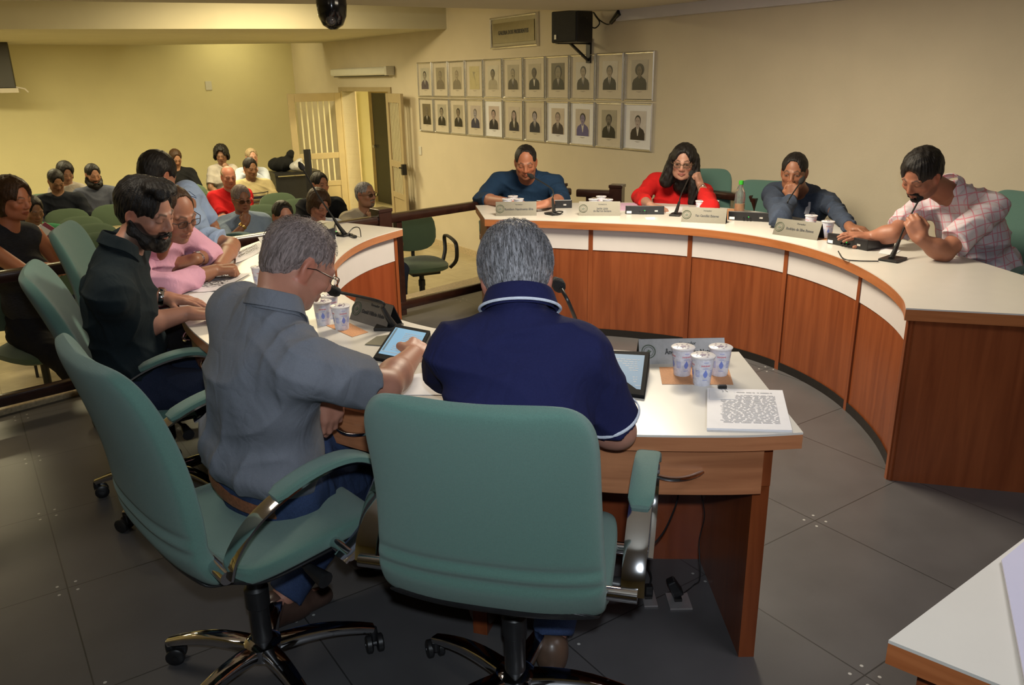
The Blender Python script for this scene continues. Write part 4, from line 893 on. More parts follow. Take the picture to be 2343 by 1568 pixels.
sheet('booklet', [at(1182, 470, DT), at(1222, 466, DT), at(1232, 478, DT), at(1200, 480, DT)], DT + .001, m_paper, 'open paper under the hands of the dark blue shirted man', 'paper', th=.004)
sheet('folder', [at(1400, 466, DT), at(1470, 466, DT), at(1462, 482, DT), at(1395, 482, DT)], DT + .001, mat('pink_folder', (0.55, 0.36, 0.50), 0.6, noise=.03, nscale=9), 'lilac-edged papers left of the red-bloused woman', 'folder', th=.004)
sheet('paper_pile', [at(1500, 474, DT), at(1575, 474, DT), at(1590, 486, DT), at(1490, 488, DT)], DT + .001, m_paper, 'white papers under the right hand of the red-bloused woman', 'paper', th=.003)
sheet('blank_sheet', [at(2020, 565, DT), at(2062, 573, DT), at(2045, 585, DT), at(2010, 580, DT)], DT + .001, m_paper, 'small white paper behind the tall microphone at the right', 'paper')
sheet('paper_scrap', [at(1475, 498, DT), at(1498, 497, DT), at(1500, 503, DT), at(1480, 504, DT)], DT + .001, m_paper, 'tiny white scrap at the foot of the red-bloused woman\'s conference unit', 'paper')
p = at(748, 840, DT)
sheet('blank_sheet', [at(870, 870, DT), at(1000, 850, DT), at(1020, 905, DT), at(880, 905, DT)], DT + .0012, m_paper, 'white sheet under the forearm of the grey-shirted man', 'paper')
sheet('menu_card', [at(862, 772, DT), at(910, 765, DT), at(905, 795, DT), at(835, 790, DT)], DT + .0015, mat('olive_card', (0.16, 0.15, 0.11), 0.4), 'grey-olive card under the tablet of the grey-shirted man', 'card', th=.002)
# white plastic sheet on the corner desk
sheet('plastic_folder', [at(2290, 1290, DT), at(2420, 1180, DT), at(2600, 1500, DT), at(2345, 1590, DT)], DT + .001, mat('lilac_plastic', (0.55, 0.53, 0.66), 0.25, noise=.02, nscale=5), 'pale lilac folder on the corner desk, cut by the right edge', 'folder', th=.006, bend=.004)

# tablets
def tablet(pts, z, label, thick=.010, rise=0.0, screen_m=None, stand=True):
    """pts: far-left, far-right, near-right, near-left in plan; rise lifts the far edge"""
    A, B_, C_, D_ = [Vector((p.x, p.y, 0)) for p in pts]; g = empty('tablet', (D_.x, D_.y, z), 0, label, 'tablet', 'tablets on the near desk'); o = Vector((D_.x, D_.y, 0))
    A, B_, C_, D_ = A - o, B_ - o, C_ - o, D_ - o; A.z = B_.z = rise
    nn = (B_ - D_).cross(A - D_).normalized(); nn = nn if nn.z > 0 else -nn
    def pf(s, t, h=0): return (A * (1 - s) + B_ * s) * (1 - t) + (D_ * (1 - s) + C_ * s) * t + nn * h
    bb = B(); vs = [pf(0, 0, thick), pf(1, 0, thick), pf(1, 1, thick), pf(0, 1, thick), pf(0, 0, 0), pf(1, 0, 0), pf(1, 1, 0), pf(0, 1, 0)]
    bb.add(vs, [(0, 1, 2, 3), (7, 6, 5, 4), (0, 4, 5, 1), (1, 5, 6, 2), (2, 6, 7, 3), (3, 7, 4, 0)]); bb.build('casing', mat('matte_black_bezel', (0.010, 0.010, 0.011), .75, spec=.08), g, bevel=.003)
    bb = B(); bb.add([pf(.07, .10, thick + .0008), pf(.93, .10, thick + .0008), pf(.93, .88, thick + .0008), pf(.07, .88, thick + .0008)], [(0, 1, 2, 3)]); sc = bb.build('screen', screen_m, g, fix=False)
    rn = random.Random(5); bb = B()
    for k in range(9):
        t = .22 + .05 * k + (.1 if k > 5 else 0); s = .42 if k < 6 else .30
        while s < .84:
            e = min(.86, s + rn.uniform(.03, .08)); bb.add([pf(s, t, thick + .0014), pf(e, t, thick + .0014), pf(e, t + .012, thick + .0014), pf(s, t + .012, thick + .0014)], [(0, 1, 2, 3)]); s = e + .015
    bb.add([pf(.07, .80, thick + .0013), pf(.93, .80, thick + .0013), pf(.93, .81, thick + .0013), pf(.07, .81, thick + .0013)], [(0, 1, 2, 3)])
    bb.build('screen_text', m_text, sc, fix=False)
    bb = B(); bb.add([pf(.10, .12, thick + .0012), pf(.15, .12, thick + .0012), pf(.15, .78, thick + .0012), pf(.10, .78, thick + .0012)], [(0, 1, 2, 3)]); bb.build('screen_margin', mat('screen_grey_bar', (0.16, 0.24, 0.32), 0.3), sc, fix=False)
    if stand:
        bb = B(); bb.add([pf(0, 0, 0), pf(1, 0, 0), pf(1, 1, 0), pf(0, 1, 0)] + [Vector((v.x, v.y, 0)) for v in (pf(0, 0), pf(1, 0), pf(1, 1), pf(0, 1))], [(0, 4, 5, 1), (1, 5, 6, 2), (2, 6, 7, 3), (3, 7, 4, 0), (4, 7, 6, 5)]); bb.build('case_stand', mat('dark_case', (0.02, 0.02, 0.022), .6), g)
    return g
m_scr = mat('lit_screen', (0.16, 0.30, 0.45), 0.5, spec=.1, emit=0.45)
m_scr2 = mat('lit_screen_dim', (0.12, 0.20, 0.29), 0.5, spec=.1, emit=0.40)
tablet([at(905, 742, DT + .03), at(985, 757, DT + .03), at(945, 832, DT + .015), at(853, 815, DT + .015)], DT + .001, 'tablet with lit document page held by the grey-shirted man', rise=.02, screen_m=m_scr)
tablet([at(1335, 805, DT + .05), at(1487, 812, DT + .05), at(1475, 905, DT + .012), at(1325, 885, DT + .012)], DT + .001, 'tablet on a stand to the right of the navy polo man, showing text', rise=.05, screen_m=m_scr2)
# phone under the bearded man's hand
pp = at(492, 712, DT); b = B(); b.box((0, 0, 0), (.07, .035, .004)); tag(b.build('phone', mat('blue_phone', (0.02, 0.10, 0.40), .3), loc=(pp.x, pp.y, DT + .006), rot=(0, 0, .4), bevel=.003), 'blue phone under the bearded man\'s hand', 'phone')

# sockets in the floor and cables below the desk
m_socket = mat('steel_socket_plate', (0.45, 0.42, 0.42), 0.35, 0.6, noise=.05, nscale=30)
p1, p2 = at(1485, 1372, 0), at(1553, 1378, 0)
for p, L_, lab in ((p1, .022, 'small steel floor socket under the near desk, left one'), (p2, .036, 'wide steel floor socket with a charger, under the near desk')):
    g = empty('floor_socket', (p.x, p.y, .0), 0, lab, 'socket', 'floor sockets'); b = B(); b.box((0, 0, .003), (L_, .042, .003)); b.build('plate', m_socket, g, bevel=.001)
    b = B(); b.box((-.003, .01, .010), (.012, .018, .006)); b.build('outlet', m_blackm, g)
g = empty('charger', (p2.x - .006, p2.y + .012, .007), 0, 'black power adapter plugged into the floor beside the leg panel', 'charger')
b = B(); b.box((0, 0, .035), (.022, .02, .03), M=Matrix.Translation((-.004, .01, .035)) @ Matrix.Rotation(-.6, 4, 'Y')) if False else b.add([Matrix.Translation((-.006, .01, .035)) @ Matrix.Rotation(-.5, 4, 'Y') @ Vector(v) for v in [(-.018, -.02, -.03), (.018, -.02, -.03), (.018, .02, -.03), (-.018, .02, -.03), (-.014, -.018, .03), (.014, -.018, .03), (.014, .018, .03), (-.014, .018, .03)]], [(0, 3, 2, 1), (4, 5, 6, 7), (0, 1, 5, 4), (1, 2, 6, 5), (2, 3, 7, 6), (3, 0, 4, 7)]); b.build('adapter', m_black, g, bevel=.005)
g = empty('plug', (p1.x, p1.y + .01, .007), 0, 'black plug in the small floor socket', 'plug'); b = B(); b.box((0, 0, .02), (.012, .012, .02)); b.build('plug_body', m_black, g, bevel=.003)
c = B(); c.tube(catmull([p1 + Vector((0, .01, .04)), atD(1490, 1320, p1.y), atD(1478, 1290, p1.y - .02), atD(1462, 1278, p1.y - .02), atD(1440, 1270, p1.y)], 6), .003, 6); tag(c.build('power_cable', m_black, smooth=True), 'black cable leaving the small floor socket towards the chair', 'cable')
c = B(); c.tube(catmull([atD(1552, 1132, 2.2), atD(1545, 1160, 2.2), atD(1520, 1215, 2.2), atD(1490, 1250, 2.2), atD(1462, 1262, 2.2)], 6), .0025, 6); tag(c.build('power_cable', m_black, smooth=True), 'thicker black cable hanging in a curve below the drawers', 'cable')
c = B(); c.tube(catmull([atD(1603, 1130, 2.25), atD(1612, 1180, 2.25), atD(1600, 1240, 2.25), atD(1602, 1320, 2.2), Vector((p2.x + .06, p2.y + .05, .03)), Vector((p2.x + .02, p2.y + .02, .02))], 6), .0018, 6); tag(c.build('charger_cable', m_black, smooth=True), 'thin black charger cable hanging beside the leg panel', 'cable')
# ================================================================== people: bodies grown as one smooth surface
A3 = lambda v: np.array([v[0], v[1], v[2]], float)
class SD:
    """list of rounded shapes melted together; meshed with surface nets on a sparse grid"""
    def __init__(s): s.o = []
    def rc(s, a, b, ra, rb, k=0.02, op='u'): s.o.append((op, 'rc', A3(a), A3(b), ra, rb, k)); return s
    def cn(s, a, b, ra, rb, k=0.02, op='u'): s.o.append((op, 'cn', A3(a), A3(b), ra, rb, k)); return s
    def el(s, c, r, Rm=None, k=0.02, op='u'): s.o.append((op, 'el', A3(c), np.eye(3) if Rm is None else Rm, np.array(r, float), 0, k)); return s
    def pl(s, p, n, k=0.004): n = A3(n); s.o.append(('i', 'pl', A3(p), n / np.linalg.norm(n), 0, 0, k)); return s
    @staticmethod
    def d(o, P):
        t = o[1]
        if t in ('rc', 'cn'):
            a, b, ra, rb = o[2:6]; ba = b - a; L = np.sqrt(ba @ ba) + 1e-9; h = (P - a) @ ba / (L * L); hc = np.clip(h, 0, 1)
            q = P - a - hc[:, None] * ba; d = np.sqrt((q * q).sum(1)) - (ra + (rb - ra) * hc)
            return np.maximum(d, (h - 1) * L) if t == 'cn' else d
        if t == 'el':
            q = (P - o[2]) @ o[3]; r = o[4]; u = q / r; v = q / (r * r); k0 = np.sqrt((u * u).sum(1)) + 1e-9; k1 = np.sqrt((v * v).sum(1)) + 1e-9
            return k0 * (k0 - 1) / k1
        return (P - o[2]) @ o[3]
    @staticmethod
    def comb(d, e, op, k):
        if op == 'u': h = np.maximum(k - np.abs(d - e), 0) / k; return np.minimum(d, e) - h * h * k * 0.25
        if op == 's': e = -e
        h = np.maximum(k - np.abs(d - e), 0) / k; return np.maximum(d, e) + h * h * k * 0.25
    def ext(s):
        lo, hi = np.full(3, 1e9), np.full(3, -1e9)
        for o in s.o:
            if o[0] != 'u': continue
            if o[1] in ('rc', 'cn'):
                r = max(o[4], o[5]); pts = [o[2] - r, o[2] + r, o[3] - r, o[3] + r]
            else: r = o[4].max(); pts = [o[2] - r, o[2] + r]
            for p in pts: lo = np.minimum(lo, p); hi = np.maximum(hi, p)
        return lo - 0.03, hi + 0.03
    def mesh(s, vox, disp=None, smooth=1):
        lo, hi = s.ext(); bs = 8 * vox; nb = np.ceil((hi - lo) / bs).astype(int)
        g = np.stack(np.meshgrid(*[np.arange(n) for n in nb], indexing='ij'), -1).reshape(-1, 3)
        cen = lo + (g + 0.5) * bs; hd = bs * 0.866
        per = [s.d(o, cen) for o in s.o]; d = None
        for o, e in zip(s.o, per): d = e.copy() if d is None else s.comb(d, e, o[0], o[6])
        keep = np.abs(d) < hd * 1.35 + 0.012; g = g[keep]; d = d[keep]; per = [e[keep] for e in per]; N = len(g)
        loc = np.stack(np.meshgrid(*[np.arange(9)] * 3, indexing='ij'), -1).reshape(-1, 3)
        P = (lo + (g[:, None, :] * 8 + loc[None]) * vox)
        V = np.full((N, 729), 1.0)
        for o, e in zip(s.o, per):
            if o[0] == 'u': m = e < d + 2.6 * hd + o[6] + 0.02
            elif o[0] == 's': m = e < 2.6 * hd + o[6]
            else: m = e > -(2.6 * hd + o[6])
            if not m.any(): continue
            Q = P[m].reshape(-1, 3); V[m] = s.comb(V[m].reshape(-1), s.d(o, Q), o[0], o[6]).reshape(-1, 729)
        if disp is not None: V = V + disp(P.reshape(-1, 3)).reshape(N, 729)
        V = V.reshape(N, 9, 9, 9); sg = V < 0
        cor = [(0, 0, 0), (1, 0, 0), (0, 1, 0), (1, 1, 0), (0, 0, 1), (1, 0, 1), (0, 1, 1), (1, 1, 1)]
        cs = np.stack([sg[:, a:a + 8, b:b + 8, c:c + 8] for a, b, c in cor], -1); n1 = cs.sum(-1); act = (n1 > 0) & (n1 < 8)
        ib, i, j, k = np.nonzero(act); cv = np.stack([V[ib, i + a, j + b, k + c] for a, b, c in cor], -1); cn = cv < 0
        acc = np.zeros((len(ib), 3)); cnt = np.zeros(len(ib)); co = np.array(cor, float)
        for a in range(8):
            for b in range(a + 1, 8):
                if np.abs(co[a] - co[b]).sum() != 1: continue
                m = cn[:, a] != cn[:, b]; t = np.where(m, cv[:, a] / np.where(m, cv[:, a] - cv[:, b], 1), 0)
                acc += np.where(m[:, None], co[a] + t[:, None] * (co[b] - co[a]), 0); cnt += m
        cell = g[ib] * 8 + np.stack([i, j, k], -1); X = lo + (cell + acc / cnt[:, None]) * vox
        K = (nb * 8 + 2).astype(np.int64); key = (cell[:, 0].astype(np.int64) * K[1] + cell[:, 1]) * K[2] + cell[:, 2]
        order = np.argsort(key); ks = key[order]
        def find(c):
            q = (c[:, 0].astype(np.int64) * K[1] + c[:, 1]) * K[2] + c[:, 2]; p = np.clip(np.searchsorted(ks, q), 0, len(ks) - 1)
            return np.where(ks[p] == q, order[p], -1)
        quads = []
        for ax, ci in ((0, 1), (1, 2), (2, 4)):
            m = cn[:, 0] != cn[:, ci]; c = cell[m]; u, w = [(1, 2), (2, 0), (0, 1)][ax]
            du = np.zeros(3, int); du[u] = 1; dw = np.zeros(3, int); dw[w] = 1
            q = np.stack([np.nonzero(m)[0], find(c - du), find(c - du - dw), find(c - dw)], -1); ok = (q >= 0).all(1); q = q[ok]
            inside = cn[m][ok][:, 0]; q[~inside] = q[~inside][:, ::-1]; quads.append(q)
        Q = np.concatenate(quads); Q = Q[:, ::-1]
        for _ in range(smooth):
            S_ = np.zeros_like(X); c_ = np.zeros(len(X))
            for a in range(4):
                b = (a + 1) % 4; np.add.at(S_, Q[:, a], X[Q[:, b]]); np.add.at(c_, Q[:, a], 1); np.add.at(S_, Q[:, b], X[Q[:, a]]); np.add.at(c_, Q[:, b], 1)
            X = X * 0.5 + 0.5 * S_ / np.maximum(c_, 1)[:, None]
        return X, Q
def to_obj(name, X, Q, m, parent=None, org=None, Rm=None, col=None):
    org = np.zeros(3) if org is None else A3(org); Y = X - org
    if Rm is not None: Y = Y @ Rm
    me = bpy.data.meshes.new(name); me.vertices.add(len(Y)); me.vertices.foreach_set('co', Y.astype(np.float32).ravel())
    me.loops.add(Q.size); me.loops.foreach_set('vertex_index', Q[:, ::-1].astype(np.int32).ravel()); me.polygons.add(len(Q))
    me.polygons.foreach_set('loop_start', np.arange(0, Q.size, 4, dtype=np.int32)); me.polygons.foreach_set('loop_total', np.full(len(Q), 4, dtype=np.int32))
    me.update(); me.validate()
    if col is not None:
        a = me.color_attributes.new('Col', 'FLOAT_COLOR', 'POINT'); a.data.foreach_set('color', np.concatenate([col, np.ones((len(col), 1))], 1).astype(np.float32).ravel())
    o = link(name, me, m, smooth=True)
    Mx = Matrix.Translation(Vector(org))
    if Rm is not None: Mx = Mx @ Matrix([[*Rm[0]], [*Rm[1]], [*Rm[2]]]).to_4x4()
    if parent is not None: o.parent = parent; o.matrix_local = parent.matrix_world.inverted() @ Mx if False else Matrix.Translation(-parent.location) @ Mx
    else: o.matrix_world = Mx
    return o
def attr_mat(name, rough=0.5, bump=0.15, bscale=300, var=0.06, sss=0.0, spec=0.4):
    if name in MT: return MT[name]
    m, t, b = _new(name); a = t.nodes.new('ShaderNodeVertexColor'); a.layer_name = 'Col'
    tc = t.nodes.new('ShaderNodeTexCoord'); n = t.nodes.new('ShaderNodeTexNoise'); n.inputs['Scale'].default_value = 60; n.inputs['Detail'].default_value = 4
    t.links.new(tc.outputs['Object'], n.inputs['Vector']); h = t.nodes.new('ShaderNodeHueSaturation')
    v = mathn(t, 'MULTIPLY_ADD', n.outputs[0], var * 2, 1 - var); t.links.new(v, h.inputs['Value']); t.links.new(a.outputs[0], h.inputs['Color']); t.links.new(h.outputs[0], b.inputs['Base Color'])
    n2 = t.nodes.new('ShaderNodeTexNoise'); n2.inputs['Scale'].default_value = bscale; t.links.new(tc.outputs['Object'], n2.inputs['Vector'])
    bp = t.nodes.new('ShaderNodeBump'); bp.inputs['Strength'].default_value = bump; bp.inputs['Distance'].default_value = 0.002; t.links.new(n2.outputs[0], bp.inputs['Height']); t.links.new(bp.outputs[0], b.inputs['Normal'])
    b.inputs['Roughness'].default_value = rough; b.inputs['Specular IOR Level'].default_value = spec; b.inputs['Subsurface Weight'].default_value = sss
    MT[name] = m; return m
m_skin = attr_mat('skin', 0.48, 0.12, 350, 0.07)
def hair_mat(name, c1, c2, rough=0.45):
    if name in MT: return MT[name]
    m, t, b = _new(name); tc = t.nodes.new('ShaderNodeTexCoord'); mp = t.nodes.new('ShaderNodeMapping'); mp.inputs['Scale'].default_value = (260, 120, 28)
    n = t.nodes.new('ShaderNodeTexNoise'); n.inputs['Scale'].default_value = 1; n.inputs['Detail'].default_value = 5; n.inputs['Distortion'].default_value = 1.2
    t.links.new(tc.outputs['Object'], mp.inputs[0]); t.links.new(mp.outputs[0], n.inputs['Vector'])
    r = t.nodes.new('ShaderNodeValToRGB'); r.color_ramp.elements[0].position = 0.35; r.color_ramp.elements[1].position = 0.65
    r.color_ramp.elements[0].color = (*c1, 1); r.color_ramp.elements[1].color = (*c2, 1); t.links.new(n.outputs[0], r.inputs[0]); t.links.new(r.outputs[0], b.inputs['Base Color'])
    bp = t.nodes.new('ShaderNodeBump'); bp.inputs['Strength'].default_value = 0.7; bp.inputs['Distance'].default_value = 0.003; t.links.new(n.outputs[0], bp.inputs['Height']); t.links.new(bp.outputs[0], b.inputs['Normal'])
    b.inputs['Roughness'].default_value = rough; b.inputs['Specular IOR Level'].default_value = 0.22; MT[name] = m; return m
HBLK = hair_mat('black_hair', (0.006, 0.005, 0.005), (0.018, 0.015, 0.013)); HBRN = hair_mat('brown_hair', (0.025, 0.012, 0.006), (0.06, 0.03, 0.015))
HGRY = hair_mat('steel_grey_hair', (0.045, 0.042, 0.042), (0.34, 0.33, 0.35)); HSHT = hair_mat('short_grey_hair', (0.10, 0.075, 0.068), (0.27, 0.21, 0.20), 0.6); HLGT = hair_mat('light_brown_grey_hair', (0.16, 0.11, 0.06), (0.34, 0.26, 0.15))
def cloth(name, col, **k):
    k.setdefault('noise', 0.07); k.setdefault('nscale', 260); k.setdefault('bump', 0.4); k.setdefault('bscale', 700); new = name not in MT; m = mat(name, col, k.pop('rough', 0.9), spec=.2, **k)
    if new: wrinkle(m)
    return m
def wrinkle(m, strength=0.28):
    t = m.node_tree; b = t.nodes['Principled BSDF']; tc = t.nodes.new('ShaderNodeTexCoord'); mp = t.nodes.new('ShaderNodeMapping'); mp.inputs['Scale'].default_value = (1.0, 1.0, 0.55); mp.inputs['Rotation'].default_value = (0.4, 0.5, 0.2)
    n = t.nodes.new('ShaderNodeTexNoise'); n.inputs['Scale'].default_value = 11; n.inputs['Detail'].default_value = 2.5; n.inputs['Distortion'].default_value = 0.7; n.inputs['Roughness'].default_value = 0.45
    t.links.new(tc.outputs['Object'], mp.inputs[0]); t.links.new(mp.outputs[0], n.inputs['Vector']); v = mathn(t, 'ABSOLUTE', mathn(t, 'SUBTRACT', n.outputs[0], 0.5))
    bp = t.nodes.new('ShaderNodeBump'); bp.inputs['Strength'].default_value = strength; bp.inputs['Distance'].default_value = 0.05; t.links.new(v, bp.inputs['Height'])
    if b.inputs['Normal'].links: t.links.new(b.inputs['Normal'].links[0].from_socket, bp.inputs['Normal']) if False else None
    if b.inputs['Normal'].links: old = b.inputs['Normal'].links[0].from_node; t.links.new(bp.outputs[0], old.inputs['Normal'])
    else: t.links.new(bp.outputs[0], b.inputs['Normal'])
def unit(v): v = A3(v); return v / (np.linalg.norm(v) + 1e-12)
def frame(right, up_hint=None, fwd=None):
    pass
def rotm(yaw, pitch=0, roll=0):
    """columns right, forward, up for a head or torso looking along yaw (plan angle), pitched down by pitch, tilted by roll"""
    f0 = np.array([math.cos(yaw), math.sin(yaw), 0]); r0 = np.array([math.sin(yaw), -math.cos(yaw), 0]); u0 = np.array([0, 0, 1.])
    f = f0 * math.cos(pitch) - u0 * math.sin(pitch); u = u0 * math.cos(pitch) + f0 * math.sin(pitch)
    r = r0 * math.cos(roll) - u * math.sin(roll); u = u * math.cos(roll) + r0 * math.sin(roll)
    return np.stack([r, f, u], 1)
def ik(S_, W, l1, l2, pole):
    d = W - S_; L = np.linalg.norm(d)
    if L > (l1 + l2) * 0.995: W = S_ + d / L * (l1 + l2) * 0.995; d = W - S_; L = np.linalg.norm(d)
    if L < abs(l1 - l2) + .02: L = abs(l1 - l2) + .02
    a = (l1 * l1 - l2 * l2 + L * L) / (2 * L); h = math.sqrt(max(l1 * l1 - a * a, 0)); u = d / np.linalg.norm(d); p = A3(pole); p = p - u * (p @ u); p = p / (np.linalg.norm(p) + 1e-9)
    return S_ + u * a + p * h, W
POSE = {'flat': (.12, .18, .12, .10), 'relaxed': (.35, .55, .35, .06), 'fist': (1.25, 1.55, .9, .0), 'grip': (.75, .9, .5, .03), 'spread': (.10, .2, .15, .22), 'half': (.6, .9, .6, .05)}
def hand(sd, W, fd, nrm, side, pose='relaxed', s=1.0, thumb=0.0):
    """W wrist, fd finger direction, nrm back-of-hand direction, side +1 thumb on the right of fd seen from the back (left hand), -1 for the right hand"""
    y = unit(fd); z = A3(nrm); z = unit(z - y * (z @ y)); x = np.cross(y, z) * side; Fm = np.stack([x, y, z], 1)
    def w(p): return A3(W) + Fm @ (np.array(p, float) * s)
    c1, c2, c3, sp = POSE[pose] if isinstance(pose, str) else pose
    sd.el(w((0, .045, -.002)), (.038 * s, .055 * s, .0145 * s), Fm, k=.02); sd.rc(w((.018, .02, -.004)), w((.024, .08, 0)), .015 * s, .0115 * s, k=.015); sd.rc(w((-.018, .02, -.004)), w((-.024, .072, -.001)), .015 * s, .011 * s, k=.015)
    for i, (bx, by, ln, r) in enumerate([(.027, .085, .073, .0092), (.0085, .089, .080, .0094), (-.0095, .086, .074, .0090), (-.0265, .078, .059, .0082)]):
        a = sp * (1.5 - i) * .7; p = np.array([bx, by, 0.]); dr = np.array([math.sin(a), math.cos(a), 0]); th = 0; j = 1 + .12 * (i - 1)
        for q, (fr, c) in enumerate(((.46, c1), (.30, c2), (.24, c3))):
            th += c * j; d_ = np.array([dr[0] * math.cos(th), dr[1] * math.cos(th), -math.sin(th)]); e = p + d_ * ln * fr
            sd.rc(w(p), w(e), r * s * (1 - .08 * q), r * s * (1 - .08 * (q + 1)), k=.004 if q else .008); p = e
    t0 = np.array([.020, .018, -.006]); t1 = t0 + np.array([.030, .030, -.012 - thumb * .6]); t2 = t1 + np.array([.012 - .02 * min(c1, 1), .028, -.008 - .012 * min(c1, 1) - thumb * .4]); t3 = t2 + np.array([.002 - .016 * min(c1, 1), .024, -.006])
    sd.rc(w(t0), w(t1), .0155 * s, .0125 * s, k=.014); sd.rc(w(t1), w(t2), .0120 * s, .0105 * s, k=.004); sd.rc(w(t2), w(t3), .0105 * s, .0085 * s, k=.004)
    return w
def head_sd(sd, o, Rm, s=1.0, w=1.0, ears=True, nose=1.0, jaw=1.0):
    def p(a): return o + Rm @ (np.array(a, float) * s)
    def r(a): return tuple(v * s for v in a)
    sd.el(p((0, -.015, .035)), r((.074 * w, .096, .082)), Rm, k=.02); sd.el(p((0, .022, -.025)), r((.062 * w, .066, .082)), Rm, k=.03)
    sd.rc(p((-.030 * w, .035, -.078)), p((.030 * w, .035, -.078)), .026 * s * jaw, .026 * s * jaw, k=.03); sd.el(p((0, .062, -.094)), r((.024, .02, .017)), Rm, k=.02)
    for q in (-1, 1):
        sd.rc(p((q * .055 * w, -.012, -.035)), p((q * .046 * w, .010, -.070)), .016 * s, .018 * s, k=.03)
        sd.el(p((q * .041 * w, .060, -.022)), r((.021, .018, .018)), Rm, k=.02)          # cheekbone
        sd.el(p((q * .033, .099, .004)), r((.019, .017, .013)), Rm, k=.012, op='s')       # eye socket
        sd.el(p((q * .032, .0735, .002)), r((.0155, .0145, .0115)), Rm, k=.004)
        sd.rc(p((q * .014, .086, .020)), p((q * .045, .074, .022)), .0085 * s, .007 * s, k=.012)
        if ears:
            e = Rm @ rotm(math.pi / 2 + q * .35, 0, 0); sd.el(p((q * .076 * w, -.010, -.002)), r((.009, .018, .031)), e, k=.010); sd.el(p((q * .084 * w, -.005, .004)), r((.007, .009, .016)), e, k=.006, op='s')
            sd.el(p((q * .073 * w, -.004, -.026)), r((.007, .009, .010)), e, k=.006)
        sd.el(p((q * .0125, .092, -.034)), r((.009, .010, .008)), Rm, k=.008)
        sd.rc(p((q * .004, .089, -.0565)), p((q * .022, .081, -.060)), .0062 * s, .004 * s, k=.006); sd.rc(p((q * .003, .088, -.069)), p((q * .019, .081, -.065)), .0068 * s, .004 * s, k=.006)
    sd.rc(p((0, .080, .018)), p((0, .100 * nose + .0, -.020)), .0085 * s, .0105 * s, k=.012); sd.el(p((0, .101 * nose, -.030)), r((.011, .012, .010)), Rm, k=.008)
    sd.rc(p((-.018, .0905, -.0625)), p((.018, .0905, -.0625)), .0022 * s, .0022 * s, k=.003, op='s')
def gauss(L, c, r): q = (L - np.array(c)) / np.array(r); return np.exp(-(q * q).sum(1))
def smooth01(x): x = np.clip(x, 0, 1); return x * x * (3 - 2 * x)
def paint_head(X, o, Rm, s, skin, brow=(.03, .02, .015), lips=None, beard=None, eyes='down', stub=0.0, iris=(.02, .012, .008), beard_c=(.012, .009, .008), browk=1.0, shade_scalp=None, moust=1.0):
    L = (X - o) @ Rm / s; skin = np.array(skin); col = np.tile(skin, (len(X), 1))
    def mix(w_, c): nonlocal col; w_ = np.clip(w_, 0, 1)[:, None]; col = col * (1 - w_) + np.array(c) * w_
    near = (np.abs(L) < .16).all(1)
    red = skin * np.array([1.05, .72, .66])
    ax = np.abs(L[:, 0]); front = smooth01((L[:, 1] - .03) / .02) * near
    mix(.55 * gauss(np.stack([ax, L[:, 1], L[:, 2]], 1), (.042, .062, -.03), (.022, .04, .02)) * near, red)
    mix(.6 * gauss(L, (0, .108, -.03), (.014, .014, .012)) * near, red); mix(.6 * near * (ax > .072) * (np.abs(L[:, 2]) < .04) * (np.abs(L[:, 1]) < .04), red)
    if shade_scalp is not None: mix(near * smooth01((L[:, 2] - .045 + .25 * np.clip(L[:, 1], -1, 1) * 0) / .02) * (L[:, 1] < .07) * shade_scalp[1], shade_scalp[0])
    lz = L[:, 2]
    m = front * smooth01((.0245 - ax) / .004) * (smooth01((lz + .0735) / .003) * smooth01((-.0525 - lz) / .003)) * (L[:, 1] > .074)
    mix(.8 * m, lips if lips is not None else skin * np.array([.80, .48, .45])); mix(.85 * front * (ax < .021) * np.exp(-((lz + .0625) / .0018) ** 2), skin * .22)
    bz = .0235 + .006 * smooth01((ax - .012) / .02) - .010 * smooth01((ax - .035) / .015)
    mix(browk * .9 * front * smooth01((ax - .009) / .005) * smooth01((.051 - ax) / .006) * np.exp(-((lz - bz) / .0045) ** 2), brow)
    ex = (ax - .032) / .0150; ez = (lz - .002)
    if eyes == 'open':
        al = front * (np.abs(ex) < 1) * (np.abs(ez) < .0048 * np.sqrt(np.clip(1 - ex ** 2, 0, 1))); mix(al * .9, (.26, .22, .20)); mix(al * (np.abs(ex) < .46), iris)
        mix(front * (np.abs(ex) < 1.1) * np.exp(-((ez - .0050 * np.sqrt(np.clip(1 - ex ** 2, 0, 1))) / .0020) ** 2) * .85, skin * .12)
        mix(front * (np.abs(ex) < 1.1) * np.exp(-((ez + .0050 * np.sqrt(np.clip(1 - ex ** 2, 0, 1))) / .0016) ** 2) * .4, skin * .3)
    else:
        mix(front * (np.abs(ex) < 1.05) * np.exp(-((ez + .0045 - .003 * ex ** 2) / .0020) ** 2) * .92, skin * .10)
    mix(front * .35 * np.exp(-((ez - .0) / .012) ** 2) * np.exp(-((ax - .032) / .022) ** 2), skin * .6)
    for q in (-1, 1): mix(front * .8 * gauss(L, (q * .007, .098, -.0395), (.0035, .008, .003)), skin * .12)
    if beard:
        # cheeks line, moustache, chin; neck fades out
        jawline = -.012 - .036 * smooth01((L[:, 1] - .02) / .045) * (1 if beard != 'goatee' else 0)
        bm = near * smooth01((jawline - lz) / .008) * smooth01((L[:, 1] + .022 - np.clip(-.062 - lz, 0, 1) * 1.1) / .012) * smooth01((lz + .125) / .02)
        if beard == 'goatee': bm = near * smooth01((.028 - ax) / .006) * (lz < -.045) * (L[:, 1] > .03)
        lipz = smooth01((.024 - ax) / .003) * smooth01((lz + .075) / .002) * smooth01((-.053 - lz) / .002); bm = bm * (1 - lipz)
        mo = front * smooth01((.034 - ax) / .004) * smooth01((lz + .0555) / .002) * smooth01((-.0405 - lz) / .003) * moust
        mix(.93 * np.maximum(bm, mo), beard_c)
